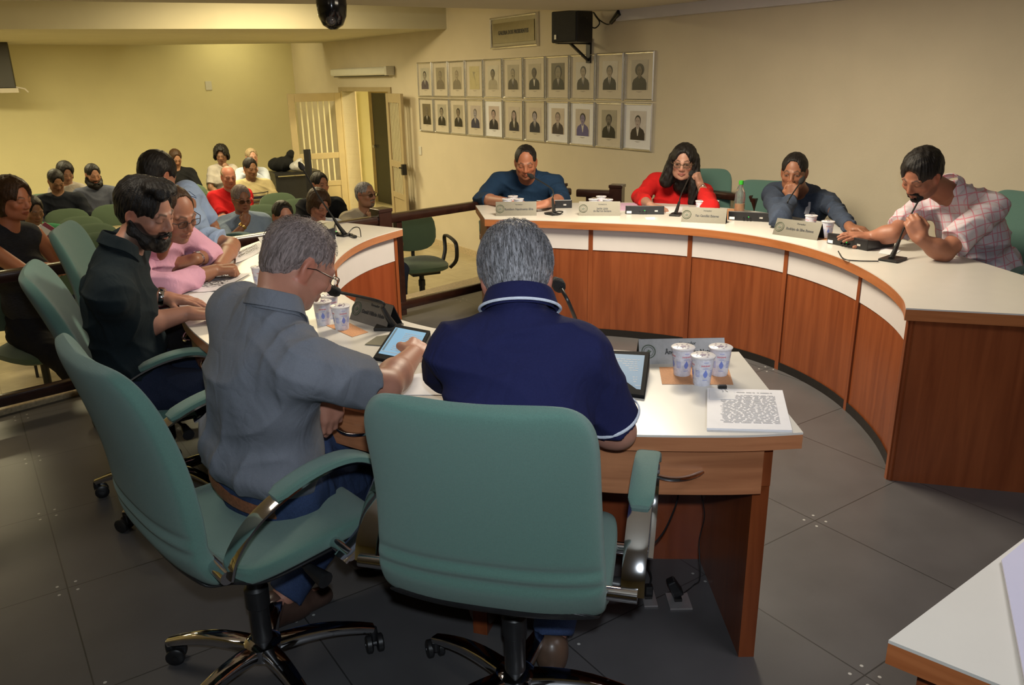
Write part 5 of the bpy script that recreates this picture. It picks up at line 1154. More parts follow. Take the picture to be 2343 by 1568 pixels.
    if stub:
        bm = near * smooth01((-.035 - .02 * smooth01((L[:, 1] - .02) / .045) - lz) / .015) * smooth01((L[:, 1] + .02) / .02) * smooth01((lz + .13) / .02); mix(stub * bm, skin * np.array([.35, .38, .42]))
    return col
_nz = np.random.RandomState(3).uniform(0, 6.28, 64)
def folds(amp, sc=1.9, seed=0, diag=(0.5, 0.2, 1.0)):
    ph = _nz[seed % 50: seed % 50 + 8]; dg = np.array(diag)
    def f(P):
        x, y, z = P[:, 0] * sc, P[:, 1] * sc, P[:, 2] * sc
        w1 = np.sin(7 * x + ph[0] + 2 * np.sin(5 * z + ph[1])); w2 = np.sin(8 * y + ph[2] + 2 * np.sin(6 * x + ph[3]))
        def ridge(q): r = np.abs(np.sin(q * .5)); return (1 - r) ** 1.6
        a = ridge(33 * (x * dg[0] + y * dg[1] + z * dg[2]) + 2.4 * w1 + 1.2 * w2 + ph[4]); b = ridge(40 * (x * .7 - y * .6 - z * .35) + 2.0 * w2 + ph[5]); c = ridge(26 * (.2 * x + .3 * y + .9 * z) + 2.2 * w1 - 1.4 * w2 + ph[6])
        m = .5 + .5 * np.sin(6 * x + 5 * z + ph[7]); n = .5 + .5 * np.sin(7 * y - 4 * z + 3 * x + ph[1])
        return -amp * 1.5 * (m * n * a + m * (1 - n) * b + (1 - m) * .8 * c) + amp * .3
    return f
def hair_obj(parent, o, Rm, s, style, m, vox=.004, w=1.0, amp=.0025, seed=0):
    sd = SD(); I = np.eye(3)
    def el(c, r, **k): sd.el(np.array(c) * s, tuple(v * s for v in r), k.pop('R', None), **k)
    T = style.get('t', .010)
    el((0, -.017, .037), (.074 * w + T, .097 + T, .083 + T * style.get('top', 1.2)), k=.01)
    if style.get('puff'):
        for c, r in style['puff']: el(c, r, k=.02)
    fz = style.get('face', ((0, .105, -.035), (.082, .075, .085))); el(*fz, k=style.get('fk', .014), op='s')
    low = style.get('low', -.035)
    if style.get('back'):   # nape
        el((0, -.052, -.012), (.060 * w + T * .6, .052 + T * .5, .062), k=.02)
    for q in (-1, 1):
        if not style.get('cover_ears'): el((q * .082 * w, .002, -.014), (.020, .026, .040), k=.008, op='s')
        el((q * .07 * w, .060, -.045), (.035, .055, .065), k=.01, op='s')
    if not style.get('long'): sd.pl(np.array((0, 0, low)) * s, (0, style.get('lowtilt', .35), -1), k=.010)
    if style.get('long'):
        for a, b, ra, rb in style['long']: sd.rc(np.array(a) * s, np.array(b) * s, ra, rb, k=.03)
        for a, b, ra, rb in style.get('cut', []): sd.rc(np.array(a) * s, np.array(b) * s, ra, rb, k=.01, op='s')
    ph = _nz[seed:seed + 6]
    def dz(P):
        ang = np.arctan2(P[:, 0], P[:, 1] + .02); return -amp * (np.sin(38 * ang + 14 * P[:, 2] / .1 * .6 + ph[0]) * .5 + .5 * np.sin(170 * P[:, 0] + 60 * P[:, 2] + 3 * np.sin(60 * P[:, 1] + ph[1]))) - style.get('rough', 0) * np.sin(110 * P[:, 0] + ph[2]) * np.sin(105 * P[:, 1] + ph[3]) * np.sin(100 * P[:, 2] + ph[4])
    X, Q = sd.mesh(vox, dz, 1); X = X @ Rm.T + o
    return to_obj('hair', X, Q, m, parent, o, Rm)
def beard_obj(parent, o, Rm, s, m, full=True, vox=.003):
    sd = SD(); p = lambda a: np.array(a) * s
    if full:
        for q in (-1, 1):
            sd.rc(p((q * .069, -.006, -.016)), p((q * .061, .002, -.056)), .010 * s, .023 * s, k=.012); sd.rc(p((q * .061, .002, -.056)), p((q * .043, .036, -.080)), .023 * s, .030 * s, k=.012); sd.rc(p((q * .043, .036, -.080)), p((0, .056, -.094)), .030 * s, .033 * s, k=.012)
        sd.rc(p((-.018, .074, -.086)), p((.018, .074, -.086)), .012 * s, .012 * s, k=.01)
    else: sd.rc(p((-.008, .068, -.096)), p((.008, .068, -.096)), .016 * s, .016 * s, k=.01); sd.el(p((0, .088, -.080)), (.010 * s, .006 * s, .008 * s))
    for q in (-1, 1): sd.rc(p((q * .004, .0905, -.049)), p((q * .024, .080, -.056)), .0060 * s, .0055 * s, k=.006); sd.rc(p((q * .024, .080, -.056)), p((q * .028, .070, -.078)), .0055 * s, .009 * s, k=.008)
    sd.el(p((0, .100, -.0635)), (.019 * s, .020 * s, .0095 * s), k=.003, op='s')
    X, Q = sd.mesh(vox, lambda P: -.0012 * np.sin(260 * P[:, 0]) * np.sin(240 * P[:, 2] + 90 * P[:, 1]), 1); X = X @ Rm.T + o
    return to_obj('beard', X, Q, m, parent, o, Rm)
def strands(hob, style, n, L0, m, seed=1, lift=.003, rad=.0006, s=1.0, w=1.0, zmin=-.06, curl=1.0, kill=None):
    """many fine locks lying over the hair cap, joined into the cap's own mesh"""
    rs = np.random.RandomState(seed); T = style.get('t', .01); c = np.array([0, -.017, .037]) * s; r = np.array([.074 * w + T, .097 + T, .083 + T * 1.2]) * s
    vs, fs = [], []; cnt = 0
    me = hob.data; co = np.zeros(len(me.vertices) * 3, np.float32); me.vertices.foreach_get('co', co); co = co.reshape(-1, 3); idx_ = rs.permutation(len(co))
    for i in idx_:
        if cnt >= n: break
        p = co[i].astype(float)
        if p[2] < zmin or np.linalg.norm((p - c) / r) < .93: continue
        nn = (p - c) / (r * r); nn /= np.linalg.norm(nn); crown = np.array([0, -.045, .125]) * s
        g = p - crown; g = g + np.array([.010 * rs.randn(), .01 * rs.randn(), -.035]); g = g - nn * (g @ nn); g /= np.linalg.norm(g) + 1e-9
        sw = np.cross(nn, g); bend = rs.randn() * .35 * curl; pts = []; q = p - nn * .0015; L_ = L0 * rs.uniform(.6, 1.3); lf = lift * rs.uniform(.2, 1.6)
        for k in range(6):
            t = k / 5; pts.append(q + nn * lf * math.sin(t * 2.2)); dd = g + sw * bend * (t - .3) * 2; q = q + dd * L_ / 5; nn = (q - c) / (r * r); nn /= np.linalg.norm(nn); g = dd - nn * (dd @ nn); g /= np.linalg.norm(g) + 1e-9; sw = np.cross(nn, g)
            e = np.linalg.norm((q - c) / r)
            if e < 1.0 and q[2] > 0: q = c + (q - c) / e
        b0 = len(vs)
        for k, p_ in enumerate(pts):
            rr = rad * (1 - .75 * k / 5) * 1.2
            for a in (0, 2.09, 4.19): vs.append(p_ + sw * math.cos(a) * rr + nn * math.sin(a) * rr)
        for k in range(5):
            for a in range(3): fs.append((b0 + k * 3 + a, b0 + k * 3 + (a + 1) % 3, b0 + k * 3 + 3 + (a + 1) % 3, b0 + k * 3 + 3 + a))
        cnt += 1
    m2 = bpy.data.meshes.new('s'); m2.from_pydata([tuple(v) for v in vs], [], fs); m2.polygons.foreach_set('use_smooth', [True] * len(fs))
    bm = bmesh.new(); bm.from_mesh(me); bm.from_mesh(m2); bm.to_mesh(me); bm.free(); bpy.data.meshes.remove(m2)
def glasses(parent, o, Rm, s=1.0, w=1.0, m=None, rim=.0013, hw=.022, hh=.014, half=False):
    m = m or m_blackm
    def p(a): return Vector(o + Rm @ (np.array(a, float) * s)) - parent.location
    b = B(); lens = []
    for q in (-1, 1):
        c = (q * .033 * w, .097, -.001); lp = []
        for k in range(20):
            a = 2 * math.pi * k / 20; lp.append((c[0] + math.copysign(abs(math.cos(a)) ** .6, math.cos(a)) * hw, c[1] - abs(math.cos(a)) * .002, c[2] + math.copysign(abs(math.sin(a)) ** .7, math.sin(a)) * hh))
        lens.append(lp); pts = [p(v) for v in lp]
        if half: b.tube([p(v) for v in lp[:11]], rim, 6)
        else: b.tube(pts, rim, 6, closed=True)
        b.tube([p((q * (.033 * w + hw), .095, .004)), p((q * .078 * w, .07, .008)), p((q * .081 * w, .01, .010)), p((q * .080 * w, -.018, .002))], rim * 1.1, 6)
    b.tube([p((-.010, .098, .002)), p((0, .102, .004)), p((.010, .098, .002))], rim, 6)
    g = b.build('glasses', m, parent, smooth=True)
    for lp in lens:
        b = B(); pts = [p(v) for v in lp]; pts2 = [v + (Vector(Rm[:, 1]) * .0006) for v in pts]; n = len(pts)
        b.add(pts + pts2, [tuple(range(n)), tuple(range(2 * n - 1, n - 1, -1))] + [(i, (i + 1) % n, n + (i + 1) % n, n + i) for i in range(n)])
        gl = b.build('lens', mat('spectacle_lens', (0.85, 0.87, 0.88), 0.02, trans=1.0, spec=0.1), parent); gl.parent = g; MT['spectacle_lens'].node_tree.nodes['Principled BSDF'].inputs['IOR'].default_value = 1.04
    return g
def collar(parent, nb, up, fwd, m, r=.066, h=.036, gap=.5, tilt=.25, stripe=None, fold=True, fb=.9):
    """shirt collar standing round the neck and folded over"""
    up = unit(up); f = unit(A3(fwd) - up * (A3(fwd) @ up)); rt = np.cross(f, up); pb = A3(parent.location); n = 36
    b = B(); secs = [(-.012, 1.10), (0.0, 1.02), (h * .6, .97), (h, .95), (h * 1.02, 1.0), (h * .8, 1.07), (h * .2, 1.16), (-.004, 1.24)] if fold else [(-.01, 1.12), (0, 1.02), (h * .6, .96), (h * .65, 1.0), (0, 1.1), (-.012, 1.18)]
    vs = []; na = n + 1; a0 = gap / 2
    for k in range(na):
        a = math.pi / 2 + a0 + (2 * math.pi - gap) * k / n; ca, sa = math.cos(a), math.sin(a); fr = max(0, sa)
        for z, q in secs:
            drop = .030 * fr ** 2 + (.016 * fr ** 4 * (1 if q > 1.03 else 0)) ; hh_ = z - drop + (0.010 * max(0, -sa))
            vs.append(nb + rt * ca * r * q + f * sa * r * q * fb + up * hh_ )
    m_ = len(secs); fs = [(k * m_ + j, (k + 1) * m_ + j, (k + 1) * m_ + (j + 1) % m_, k * m_ + (j + 1) % m_) for k in range(n) for j in range(m_ - 1)]
    b.add([tuple(v - pb) for v in vs], fs); c = b.build('collar', m, parent, smooth=True); s_ = c.modifiers.new('s', 'SOLIDIFY'); s_.thickness = .002; c.modifiers.new('ss', 'SUBSURF').render_levels = 1
    if stripe:
        b = B(); pts = []
        for k in range(na):
            a = math.pi / 2 + a0 + (2 * math.pi - gap) * k / n; ca, sa = math.cos(a), math.sin(a); fr = max(0, sa)
            pts.append(Vector(nb + rt * ca * r * 1.245 + f * sa * r * 1.245 * fb + up * (-.004 - .030 * fr ** 2 - .016 * fr ** 4 + .010 * max(0, -sa)) - pb))
        b.tube(pts, .0035, 6); b.build('collar_stripe', stripe, parent, smooth=True)
    return c
def bracelet(parent, a, b_, m, name='watch', r=.031, w=.010, face=True, t=.93):
    a, b_ = A3(a), A3(b_); u = unit(b_ - a); c = a + (b_ - a) * t; x = unit(np.cross(u, [0, 0, 1.])); y = np.cross(x, u); pb = A3(parent.location); b = B()
    pts = [Vector(c + (x * math.cos(k * math.pi / 12) + y * math.sin(k * math.pi / 12)) * r - pb) for k in range(24)]
    b.tube(pts, 1, 8, flat=(.0022, w), closed=True, up=tuple(x)); o = b.build(name, m, parent, smooth=True)
    if face:
        d = unit(y if (y @ np.array([0, 0, 1.])) > 0 else -y) ; T = Matrix.Translation(Vector(c + d * r - pb)) @ Matrix([[x[0], u[0], d[0], 0], [x[1], u[1], d[1], 0], [x[2], u[2], d[2], 0], [0, 0, 0, 1]])
        b = B(); b.lathe([(.016, -.002), (.017, .003), (.015, .006)], n=20, M=T); b.build('watch_case', m, o, smooth=True)
    return o

HAIRS = {
 'short': dict(t=.009, back=1, low=-.055, face=((0, .140, .040), (.070, .085, .096))),
 'crop': dict(t=.003, back=1, low=-.058, face=((0, .132, .028), (.070, .090, .094)), top=.6),
 'receding': dict(t=.005, back=1, low=-.055, face=((0, .100, .03), (.060, .085, .088)), top=.7),
 'bald': dict(t=.005, back=1, low=-.055, face=((0, .05, .085), (.078, .105, .075)), top=.4),
 'quiff': dict(t=.011, back=1, low=-.050, face=((0, .142, .024), (.070, .086, .094)), top=1.4, puff=[((0, .045, .118), (.060, .055, .028)), ((.01, .085, .100), (.045, .030, .022))], rough=.002),
 'full': dict(t=.015, back=1, low=-.055, face=((0, .140, .024), (.072, .082, .092)), top=1.4, rough=.002),
 'greybig': dict(t=.013, back=1, low=-.072, lowtilt=.1, face=((0, .118, -.010), (.070, .078, .090)), top=1.3, rough=.0015),
 'bob': dict(t=.022, cover_ears=1, back=1, low=-.09, face=((0, .137, .024), (.062, .092, .094)), top=1.1, puff=[((-.068, -.01, -.05), (.022, .055, .055)), ((.068, -.01, -.05), (.022, .055, .055)), ((0, -.06, -.06), (.07, .05, .05))], rough=.002),
 'curly': dict(t=.035, cover_ears=1, back=1, low=-.08, face=((0, .142, .022), (.064, .100, .092)), top=1.2, rough=.007, puff=[((-.075, -.01, -.03), (.045, .06, .06)), ((.075, -.01, -.03), (.045, .06, .06))]),
 'tied': dict(t=.006, back=1, low=-.058, face=((0, .136, .038), (.068, .088, .094)), puff=[((0, -.12, -.0), (.03, .03, .035))]),
 'long': dict(t=.016, cover_ears=1, face=((0, .136, .006), (.058, .096, .102)), top=1.0, long=[((-.075, -.01, .02), (-.100, .02, -.20), .035, .042), ((.075, -.01, .02), (.110, -.01, -.14), .035, .05), ((0, -.07, 0), (0, -.09, -.18), .06, .07), ((-.095, .03, -.16), (-.085, .06, -.27), .038, .022)], cut=[((0, .10, -.02), (0, .10, -.16), .058, .055)], rough=.003),
}
DEBUG = False
def person(label, hip, neck, head, hy, hp=0., hr=0., sh=None, skin=(.34, .17, .10), top=None, topm=None, sleeve='short', trousers=None, hair='short', hairm=None, armL=None, armR=None, legs=None, floor=0., vox=.006, s=1.0, fat=0., female=False, face={}, group=None, amp=.005, shoe=(.02, .014, .010), collar_=None, hw=1.0, seed=1, fseed=None, extra=None, low=False, headw=1.0, bulge=.03, handskin=None, shin=True, hscale=1.0, top_extra=None, nosleeve=False, shw=None, neckr=1.0, hem=-.08, sho_drop=0.0, sl=.80):
    """one seated person. hip, neck, head: world points (pelvis centre, base of neck, head centre); hy/hp/hr look direction of the head; sh: plan angle the chest faces"""
    hip, neck, head = A3(hip), A3(neck), A3(head); Rh = rotm(hy, hp, hr); up = unit(neck - hip); f = unit(np.array([math.cos(sh), math.sin(sh), 0.]) - up * (np.array([math.cos(sh), math.sin(sh), 0.]) @ up)); rt = np.cross(f, up); Tm = np.stack([rt, f, up], 1)
    Ls = np.linalg.norm(neck - hip); k_ = Ls / .53
    def tp(x, y, z): return hip + rt * x + f * (y - bulge * math.sin(math.pi * min(max(z / .53, 0), 1))) + up * (z * k_)
    w = (.86 if female else 1.0) * s; shw_ = shw or .185 * w
    sL, sR = tp(-shw_, .0, .455 - sho_drop), tp(shw_, .0, .455 - sho_drop)
    arms = {}
    def torso(sd, e=0.0, ks=.05, lowest=True):
        sd.el(tp(0, 0, .0), (.165 * w + e, .118 + e + fat * .3, .115 + e), Tm, k=ks); sd.el(tp(0, .015 + fat * .3, .14), (.145 * w + fat * .4 + e, .104 + fat * .6 + e, .14 + e), Tm, k=ks)
        sd.el(tp(0, .005 + fat * .2, .31), (.155 * w + fat * .2 + e, .108 + fat * .25 + e, .165 + e), Tm, k=ks); sd.rc(tp(-shw_ * .72, -.01, .44 - sho_drop * .6), tp(shw_ * .72, -.01, .44 - sho_drop * .6), .064 * s + e, .064 * s + e, k=.05)
        sd.rc(tp(0, -.015, .505), tp(-shw_ * .85, -.005, .465 - sho_drop), .050 * s + e, .046 * s + e, k=.04); sd.rc(tp(0, -.015, .505), tp(shw_ * .85, -.005, .465 - sho_drop), .050 * s + e, .046 * s + e, k=.04)
        if female:
            for q in (-1, 1): sd.el(tp(q * .075, .085, .29), (.062 + e, .055 + e, .06 + e), Tm, k=.04)
    sd = SD(); torso(sd)
    # neck and head
    nb_ = neck - up * .02; hb = head + Rh @ (np.array([0, -.030, -.055]) * hscale); sd.rc(nb_, hb, .058 * s * neckr, .054 * s * neckr, k=.03); hs = hscale
    pre = len(sd.o); head_sd(sd, head, Rh, hs, headw, nose=face.get('nose', 1.0), jaw=face.get('jaw', 1.0))
    l1, l2 = .285 * s, .25 * s
    for key, sp, S0 in (('L', armL, sL), ('R', armR, sR)):
        if sp is None: continue
        W = A3(sp['w'])
        if 'e' in sp: E = A3(sp['e'])
        else: E, W = ik(S0, W, sp.get('l1', l1), sp.get('l2', l2), sp['pole'])
        arms[key] = (S0, E, W)
        if DEBUG: print('ARM', label[:40], key, 'upper %.2f fore %.2f' % (np.linalg.norm(E - S0), np.linalg.norm(W - E)))
        sd.rc(S0, E, .052 * s, .041 * s, k=.03); sd.rc(E, E + (W - E) * .35, .042 * s, .043 * s, k=.02); sd.rc(E + (W - E) * .3, W, .043 * s, .0265 * s, k=.02)
        fd = sp.get('fd', W - E); hand(sd, W, fd, sp.get('n', (0, 0, 1)), 1 if key == 'L' else -1, sp.get('pose', 'relaxed'), .98 * s * sp.get('hs', 1), sp.get('thumb', 0))
    # legs
    fw2 = np.array([math.cos(sh), math.sin(sh), 0.]); r2 = np.array([fw2[1], -fw2[0], 0]); LG = []
    for q, key in ((-1, 'L'), (1, 'R')):
        J = hip + r2 * q * .088 * w + fw2 * .02 - np.array([0, 0, .02]); an = A3(legs[key]) if legs and key in legs else A3(hip + fw2 * .46 + r2 * q * .12) ; 
        if not (legs and key in legs): an[2] = floor + .085
        kn, an = ik(J, an, .43 * s, .42 * s, np.array([fw2[0] * .7, fw2[1] * .7, 1.0]) + r2 * q * .15); LG.append((J, kn, an, q))
        sd.rc(J, kn, .078, .056, k=.04); sd.rc(kn, an, .055, .038, k=.02); sd.rc(an - np.array([0, 0, .03]) - fw2 * .03, an + fw2 * .13 - np.array([0, 0, .045]), .036, .028, k=.02)
    if extra: extra(sd, tp, Tm, arms)
    X, Q = sd.mesh(vox, None, 1)
    col = paint_head(X, head, Rh, hs, skin, **{k: v for k, v in face.items() if k not in ('nose', 'jaw')}); hk = np.array(handskin if handskin is not None else np.array(skin) * .95)
    dh = np.linalg.norm(X - head, axis=1); col = np.where((dh > .20 * hs)[:, None], hk, col)
    body = to_obj('person', X, Q, m_skin, None, hip, None, col); tag(body, label, 'person', group)
    bpy.context.view_layer.update()
    # trousers
    if trousers is not None:
        t = SD(); t.el(tp(0, 0, -.005), (.178 * w, .130, .118), Tm, k=.05); t.el(tp(0, .01, .07), (.158 * w + fat * .3, .118 + fat * .5, .06), Tm, k=.05)
        for J, kn, an, q in LG: t.rc(J, kn, .094, .071, k=.05); t.cn(kn, an + (kn - an) * .06, .069, .060, k=.03)
        X, Q = t.mesh(max(vox, .007), folds(amp * .9, 1.9, seed + 5), 1); to_obj('trousers', X, Q, trousers, body, hip)
        for J, kn, an, q in LG:
            sdl = SD(); sdl.rc(an + np.array([0, 0, .0]) - fw2 * .03 - np.array([0, 0, .035]), an + fw2 * .15 - np.array([0, 0, .052]), .042, .032, k=.02); sdl.rc(an - fw2 * .02, an + fw2 * .05 - np.array([0, 0, .04]), .044, .04, k=.03); sdl.pl(an - np.array([0, 0, .084]), (0, 0, -1), k=.003)
            X, Q = sdl.mesh(.008, None, 1); to_obj('shoe', X, Q, mat('shoe_%s' % str(shoe), shoe, .35, noise=.2, nscale=20), body, an)
    # top
    if top is not None:
        t = SD(); e = .013; torso(t, e, .05)
        t.el(tp(0, .0, hem + .06), (.176 * w + fat * .35, .128 + fat * .35, .08), Tm, k=.05)
        for key, (S0, E, W) in arms.items():
            if nosleeve: continue
            if sleeve == 'short': t.cn(S0, S0 + (E - S0) * sl, .066 * s, .068 * s, k=.035)
            elif sleeve == 'roll': t.rc(S0, E, .068 * s, .058 * s, k=.035); t.cn(E, E + (W - E) * .32, .058 * s, .054 * s, k=.02)
            elif sleeve == 'long': t.rc(S0, E, .068 * s, .057 * s, k=.035); t.cn(E, E + (W - E) * .95, .057 * s, .038 * s, k=.02)
            elif sleeve == 'three': t.rc(S0, E, .066 * s, .055 * s, k=.035); t.cn(E, E + (W - E) * .60, .055 * s, .047 * s, k=.02)
        if top_extra: top_extra(t, tp, Tm, arms)
        t.pl(tp(0, 0, hem), -up, k=.01)
        X, Q = t.mesh(vox if vox > .005 else vox * 1.15, folds(amp, 1.9, seed), 1); to_obj(top, X, Q, topm, body, hip)
        if collar_: collar(body, neck + up * collar_.get('z', .012) + f * collar_.get('y', -.012), (hb - nb_) * .6 + up * .1, f, collar_.get('m', topm), **{k: v for k, v in collar_.items() if k not in ('m', 'z', 'y')})
        if sleeve in ('short',) and not nosleeve and vox < .0055:
            for key, (S0, E, W) in arms.items(): pass
    if hair:
        st = HAIRS[hair]; ho = hair_obj(body, head, Rh, hs, st, hairm or HBLK, max(vox * .8, .003), headw, seed=seed)
    else: ho = None
    return dict(o=body, head=head, Rh=Rh, arms=arms, tp=tp, Tm=Tm, hair=ho, up=up, f=f, rt=rt, hs=hs, LG=LG)
# ================================================================== the councillors
DEBUG = False
def av(v): return A3(v)
Z = np.array([0, 0, 1.])
m_jeans = cloth('blue_denim', (0.030, 0.050, 0.115), noise=0.2, nscale=300)
m_jeansd = cloth('dark_denim', (0.016, 0.022, 0.045), noise=0.2, nscale=300)
m_trou = cloth('dark_trousers', (0.012, 0.012, 0.016))
m_white_cloth = cloth('white_trim', (0.62, 0.66, 0.75))

# --- man in the navy polo, back to the camera
m_navy = cloth('navy_polo', (0.012, 0.014, 0.062), noise=0.06)
hd = atD(1182, 640, 1.94); nk = atD(1190, 715, 1.82)
P1 = person('person with thick steel-grey hair in a navy polo shirt, back to the camera', (0.0, 1.70, 0.53), nk, hd, R(88), R(36), R(-4), sh=R(86), skin=(.36, .17, .12), top='polo_shirt', topm=m_navy, trousers=m_jeans,
    hair='greybig', hairm=HGRY, vox=.005, s=1.0, fat=.02, hscale=1.03, shw=.150, sho_drop=.012, sl=.86,
    armR=dict(w=at(1340, 972, .79), e=at(1412, 980, .785) + Vector((0, -.02, 0)), pose='relaxed', fd=(-1, .1, 0)), armL=dict(w=(.04, 2.20, .79), e=atD(1022, 850, 2.02), pose='relaxed', fd=(.8, .5, 0)),
    legs={'L': (-.10, 2.15, .085), 'R': (.10, 1.93, .085)}, seed=3, amp=0.0068, shoe=(.10, .06, .04), collar_=dict(r=.076, h=.040, gap=.3, stripe=m_white_cloth, m=m_navy), bulge=.055, neckr=1.1)
strands(P1['hair'], HAIRS['greybig'], 3800, .030, None, seed=2, lift=.004, s=1.03, curl=1.6)
# white stripe on the sleeve hem
def cuff(Pn, key, t, m, r, name='sleeve_stripe', w=.004, th=.002):
    S0, E, W = Pn['arms'][key]; c = S0 + (E - S0) * t; u = unit(E - S0); x = unit(np.cross(u, Z)); y = np.cross(x, u); pb = A3(Pn['o'].location); b = B()
    b.tube([Vector(c + (x * math.cos(k * math.pi / 16) + y * math.sin(k * math.pi / 16)) * r - pb) for k in range(32)], 1, 8, flat=(th, w), closed=True, up=tuple(x)); return b.build(name, m, Pn['o'], smooth=True)
cuff(P1, 'R', .79, m_white_cloth, .071)

# --- man in the grey shirt with rimmed glasses
m_gshirt = cloth('grey_blue_shirt', (0.165, 0.175, 0.205), noise=0.05)
hd = atD(686, 605, 2.07); nk = atD(640, 712, 1.95)
P2 = person('person with short grey hair and glasses in a grey-blue short-sleeved shirt, using a tablet', (-.685, 2.02, .585), nk, hd, R(36), R(32), R(4), sh=R(44), skin=(.42, .19, .13), top='shirt', topm=m_gshirt, trousers=m_jeans,
    hair='crop', hairm=HSHT, vox=.0045, s=1.04, fat=.035, face=dict(eyes='down', brow=(.18, .13, .11), browk=.5, stub=.15), hscale=.97, shw=.175, bulge=.05, sl=.72,
    armR=dict(w=at(946, 812, .84), e=atD(880, 885, 1.98), pose='half', fd=(.15, 1, .05), n=(.5, -.2, 1)), armL=dict(w=atD(752, 890, 2.06), pole=(-.6, .2, -1), pose='relaxed', fd=(.05, -.02, -1), n=(.7, -.7, .1)),
    legs={'L': (-.52, 2.45, .085), 'R': tuple(at(640, 1378, .085))}, seed=8, amp=0.0082, shoe=(.07, .04, .03), collar_=dict(r=.070, h=.038, gap=.5), hem=.045)
strands(P2['hair'], HAIRS['crop'], 1800, .010, None, seed=5, lift=.0006, rad=.0005)
glasses(P2['o'], P2['head'], P2['Rh'], half=False, hw=.021, hh=.013, rim=.0011)
m_belt = mat('brown_leather_belt', (0.20, 0.075, 0.035), .45, noise=.25, nscale=120, bump=.3, bscale=200)
def belt(Pn, z, a, b_, m, hgt=.017):
    bb = B(); pb = A3(Pn['o'].location); pts = []
    for k in range(36):
        t = 2 * math.pi * k / 36; pts.append(Vector(Pn['tp'](a * math.cos(t), b_ * math.sin(t) + .012, z) - pb))
    bb.tube(pts, 1, 8, flat=(hgt, .0025), closed=True, up=tuple(Pn['up'])); return bb.build('belt', m, Pn['o'], smooth=True)
belt(P2, .006, .190, .153, m_belt)

# --- bearded man in the dark shirt
m_dshirt = cloth('dark_petrol_shirt', (0.010, 0.017, 0.021), noise=0.08)
hd = atD(335, 486, 2.90); nk = atD(286, 572, 2.82)
P3 = person('person with black quiff and beard in a dark petrol shirt, hands on a sheet', (-1.47, 2.95, .53), nk, hd, R(-14), R(19), R(6), sh=R(12), skin=(.40, .19, .13), top='shirt', topm=m_dshirt, trousers=m_jeansd,
    hair='quiff', hairm=HBLK, vox=.004, s=1.04, fat=.02, face=dict(eyes='down', beard='full', brow=(.012, .009, .008), beard_c=(.016, .011, .010)), hscale=.97, neckr=.84, sleeve='roll', shw=.19, bulge=.04,
    armR=dict(w=at(432, 716, .79), e=atD(298, 752, 2.84), pose='flat', fd=(1, .12, -.10), n=(.0, -.1, 1)), armL=dict(w=at(385, 682, .79), pole=(-.4, .6, -1), pose='flat', fd=(1, -.12, -.1), n=(0, 0, 1)),
    legs={'L': (-1.15, 3.15, .085), 'R': (-1.12, 2.92, .085)}, seed=12, amp=0.0085, collar_=dict(r=.072, h=.038, gap=.7))
beard_obj(P3['o'], P3['head'], P3['Rh'], 1.045, HBLK)
bracelet(P3['o'], P3['arms']['L'][1], P3['arms']['L'][2], m_chrome, r=.032, t=.90)

# --- man in the pink shirt
m_pink = cloth('pink_shirt', (0.62, 0.33, 0.45), noise=0.04)
hd = atD(397, 490, 3.42); nk = atD(352, 560, 3.50)
P4 = person('person with receding hair and glasses in a pink shirt, arms folded on the desk', (-1.78, 3.78, .53), nk, hd, R(-28), R(20), R(3), sh=R(-22), skin=(.33, .14, .085), top='shirt', topm=m_pink, trousers=m_trou,
    hair='receding', hairm=HBRN, vox=.0045, s=1.02, fat=.03, face=dict(eyes='down', stub=.3), sleeve='three', shw=.19,
    armR=dict(w=at(492, 618, .80), e=at(385, 655, .80), pose='fist', fd=(1, .5, .0), n=(0, -.2, 1)), armL=dict(w=at(446, 594, .85), e=at(482, 585, .82), pose='relaxed', fd=(-1, -.55, -.12), n=(.1, -.45, 1)),
    seed=20, amp=0.0085, collar_=dict(r=.070, h=.036, gap=.7), handskin=(.27, .12, .07))
glasses(P4['o'], P4['head'], P4['Rh'], hw=.023, hh=.014, m=mat('dark_frame', (.03, .02, .02), .3), rim=.0016)
bracelet(P4['o'], P4['arms']['L'][1], P4['arms']['L'][2], m_chrome, r=.031, t=.86)

# --- man in the light blue shirt behind, head turned away
m_lblue = cloth('light_blue_shirt', (0.32, 0.42, 0.62), noise=0.04)
hd = atD(362, 402, 4.62); nk = atD(420, 458, 4.50)
P5 = person('person with dark hair in a light blue short-sleeved shirt, leaning away behind the pink shirt', (-1.86, 4.72, .53), nk, hd, R(60), R(25), R(0), sh=R(10), skin=(.34, .15, .09), top='shirt', topm=m_lblue, trousers=m_trou,
    hair='full', hairm=HBLK, vox=.006, s=1.03, fat=.02, sleeve='short', shw=.20,
    armR=dict(w=at(500, 612, .80), e=atD(530, 562, 4.30), pose='relaxed', fd=(-.8, -.5, -.2)), armL=dict(w=(-1.66, 4.62, .66), e=(-1.80, 4.85, .80), pose='relaxed'), seed=25, amp=0.0085, collar_=dict(r=.068, h=.034, gap=.5))

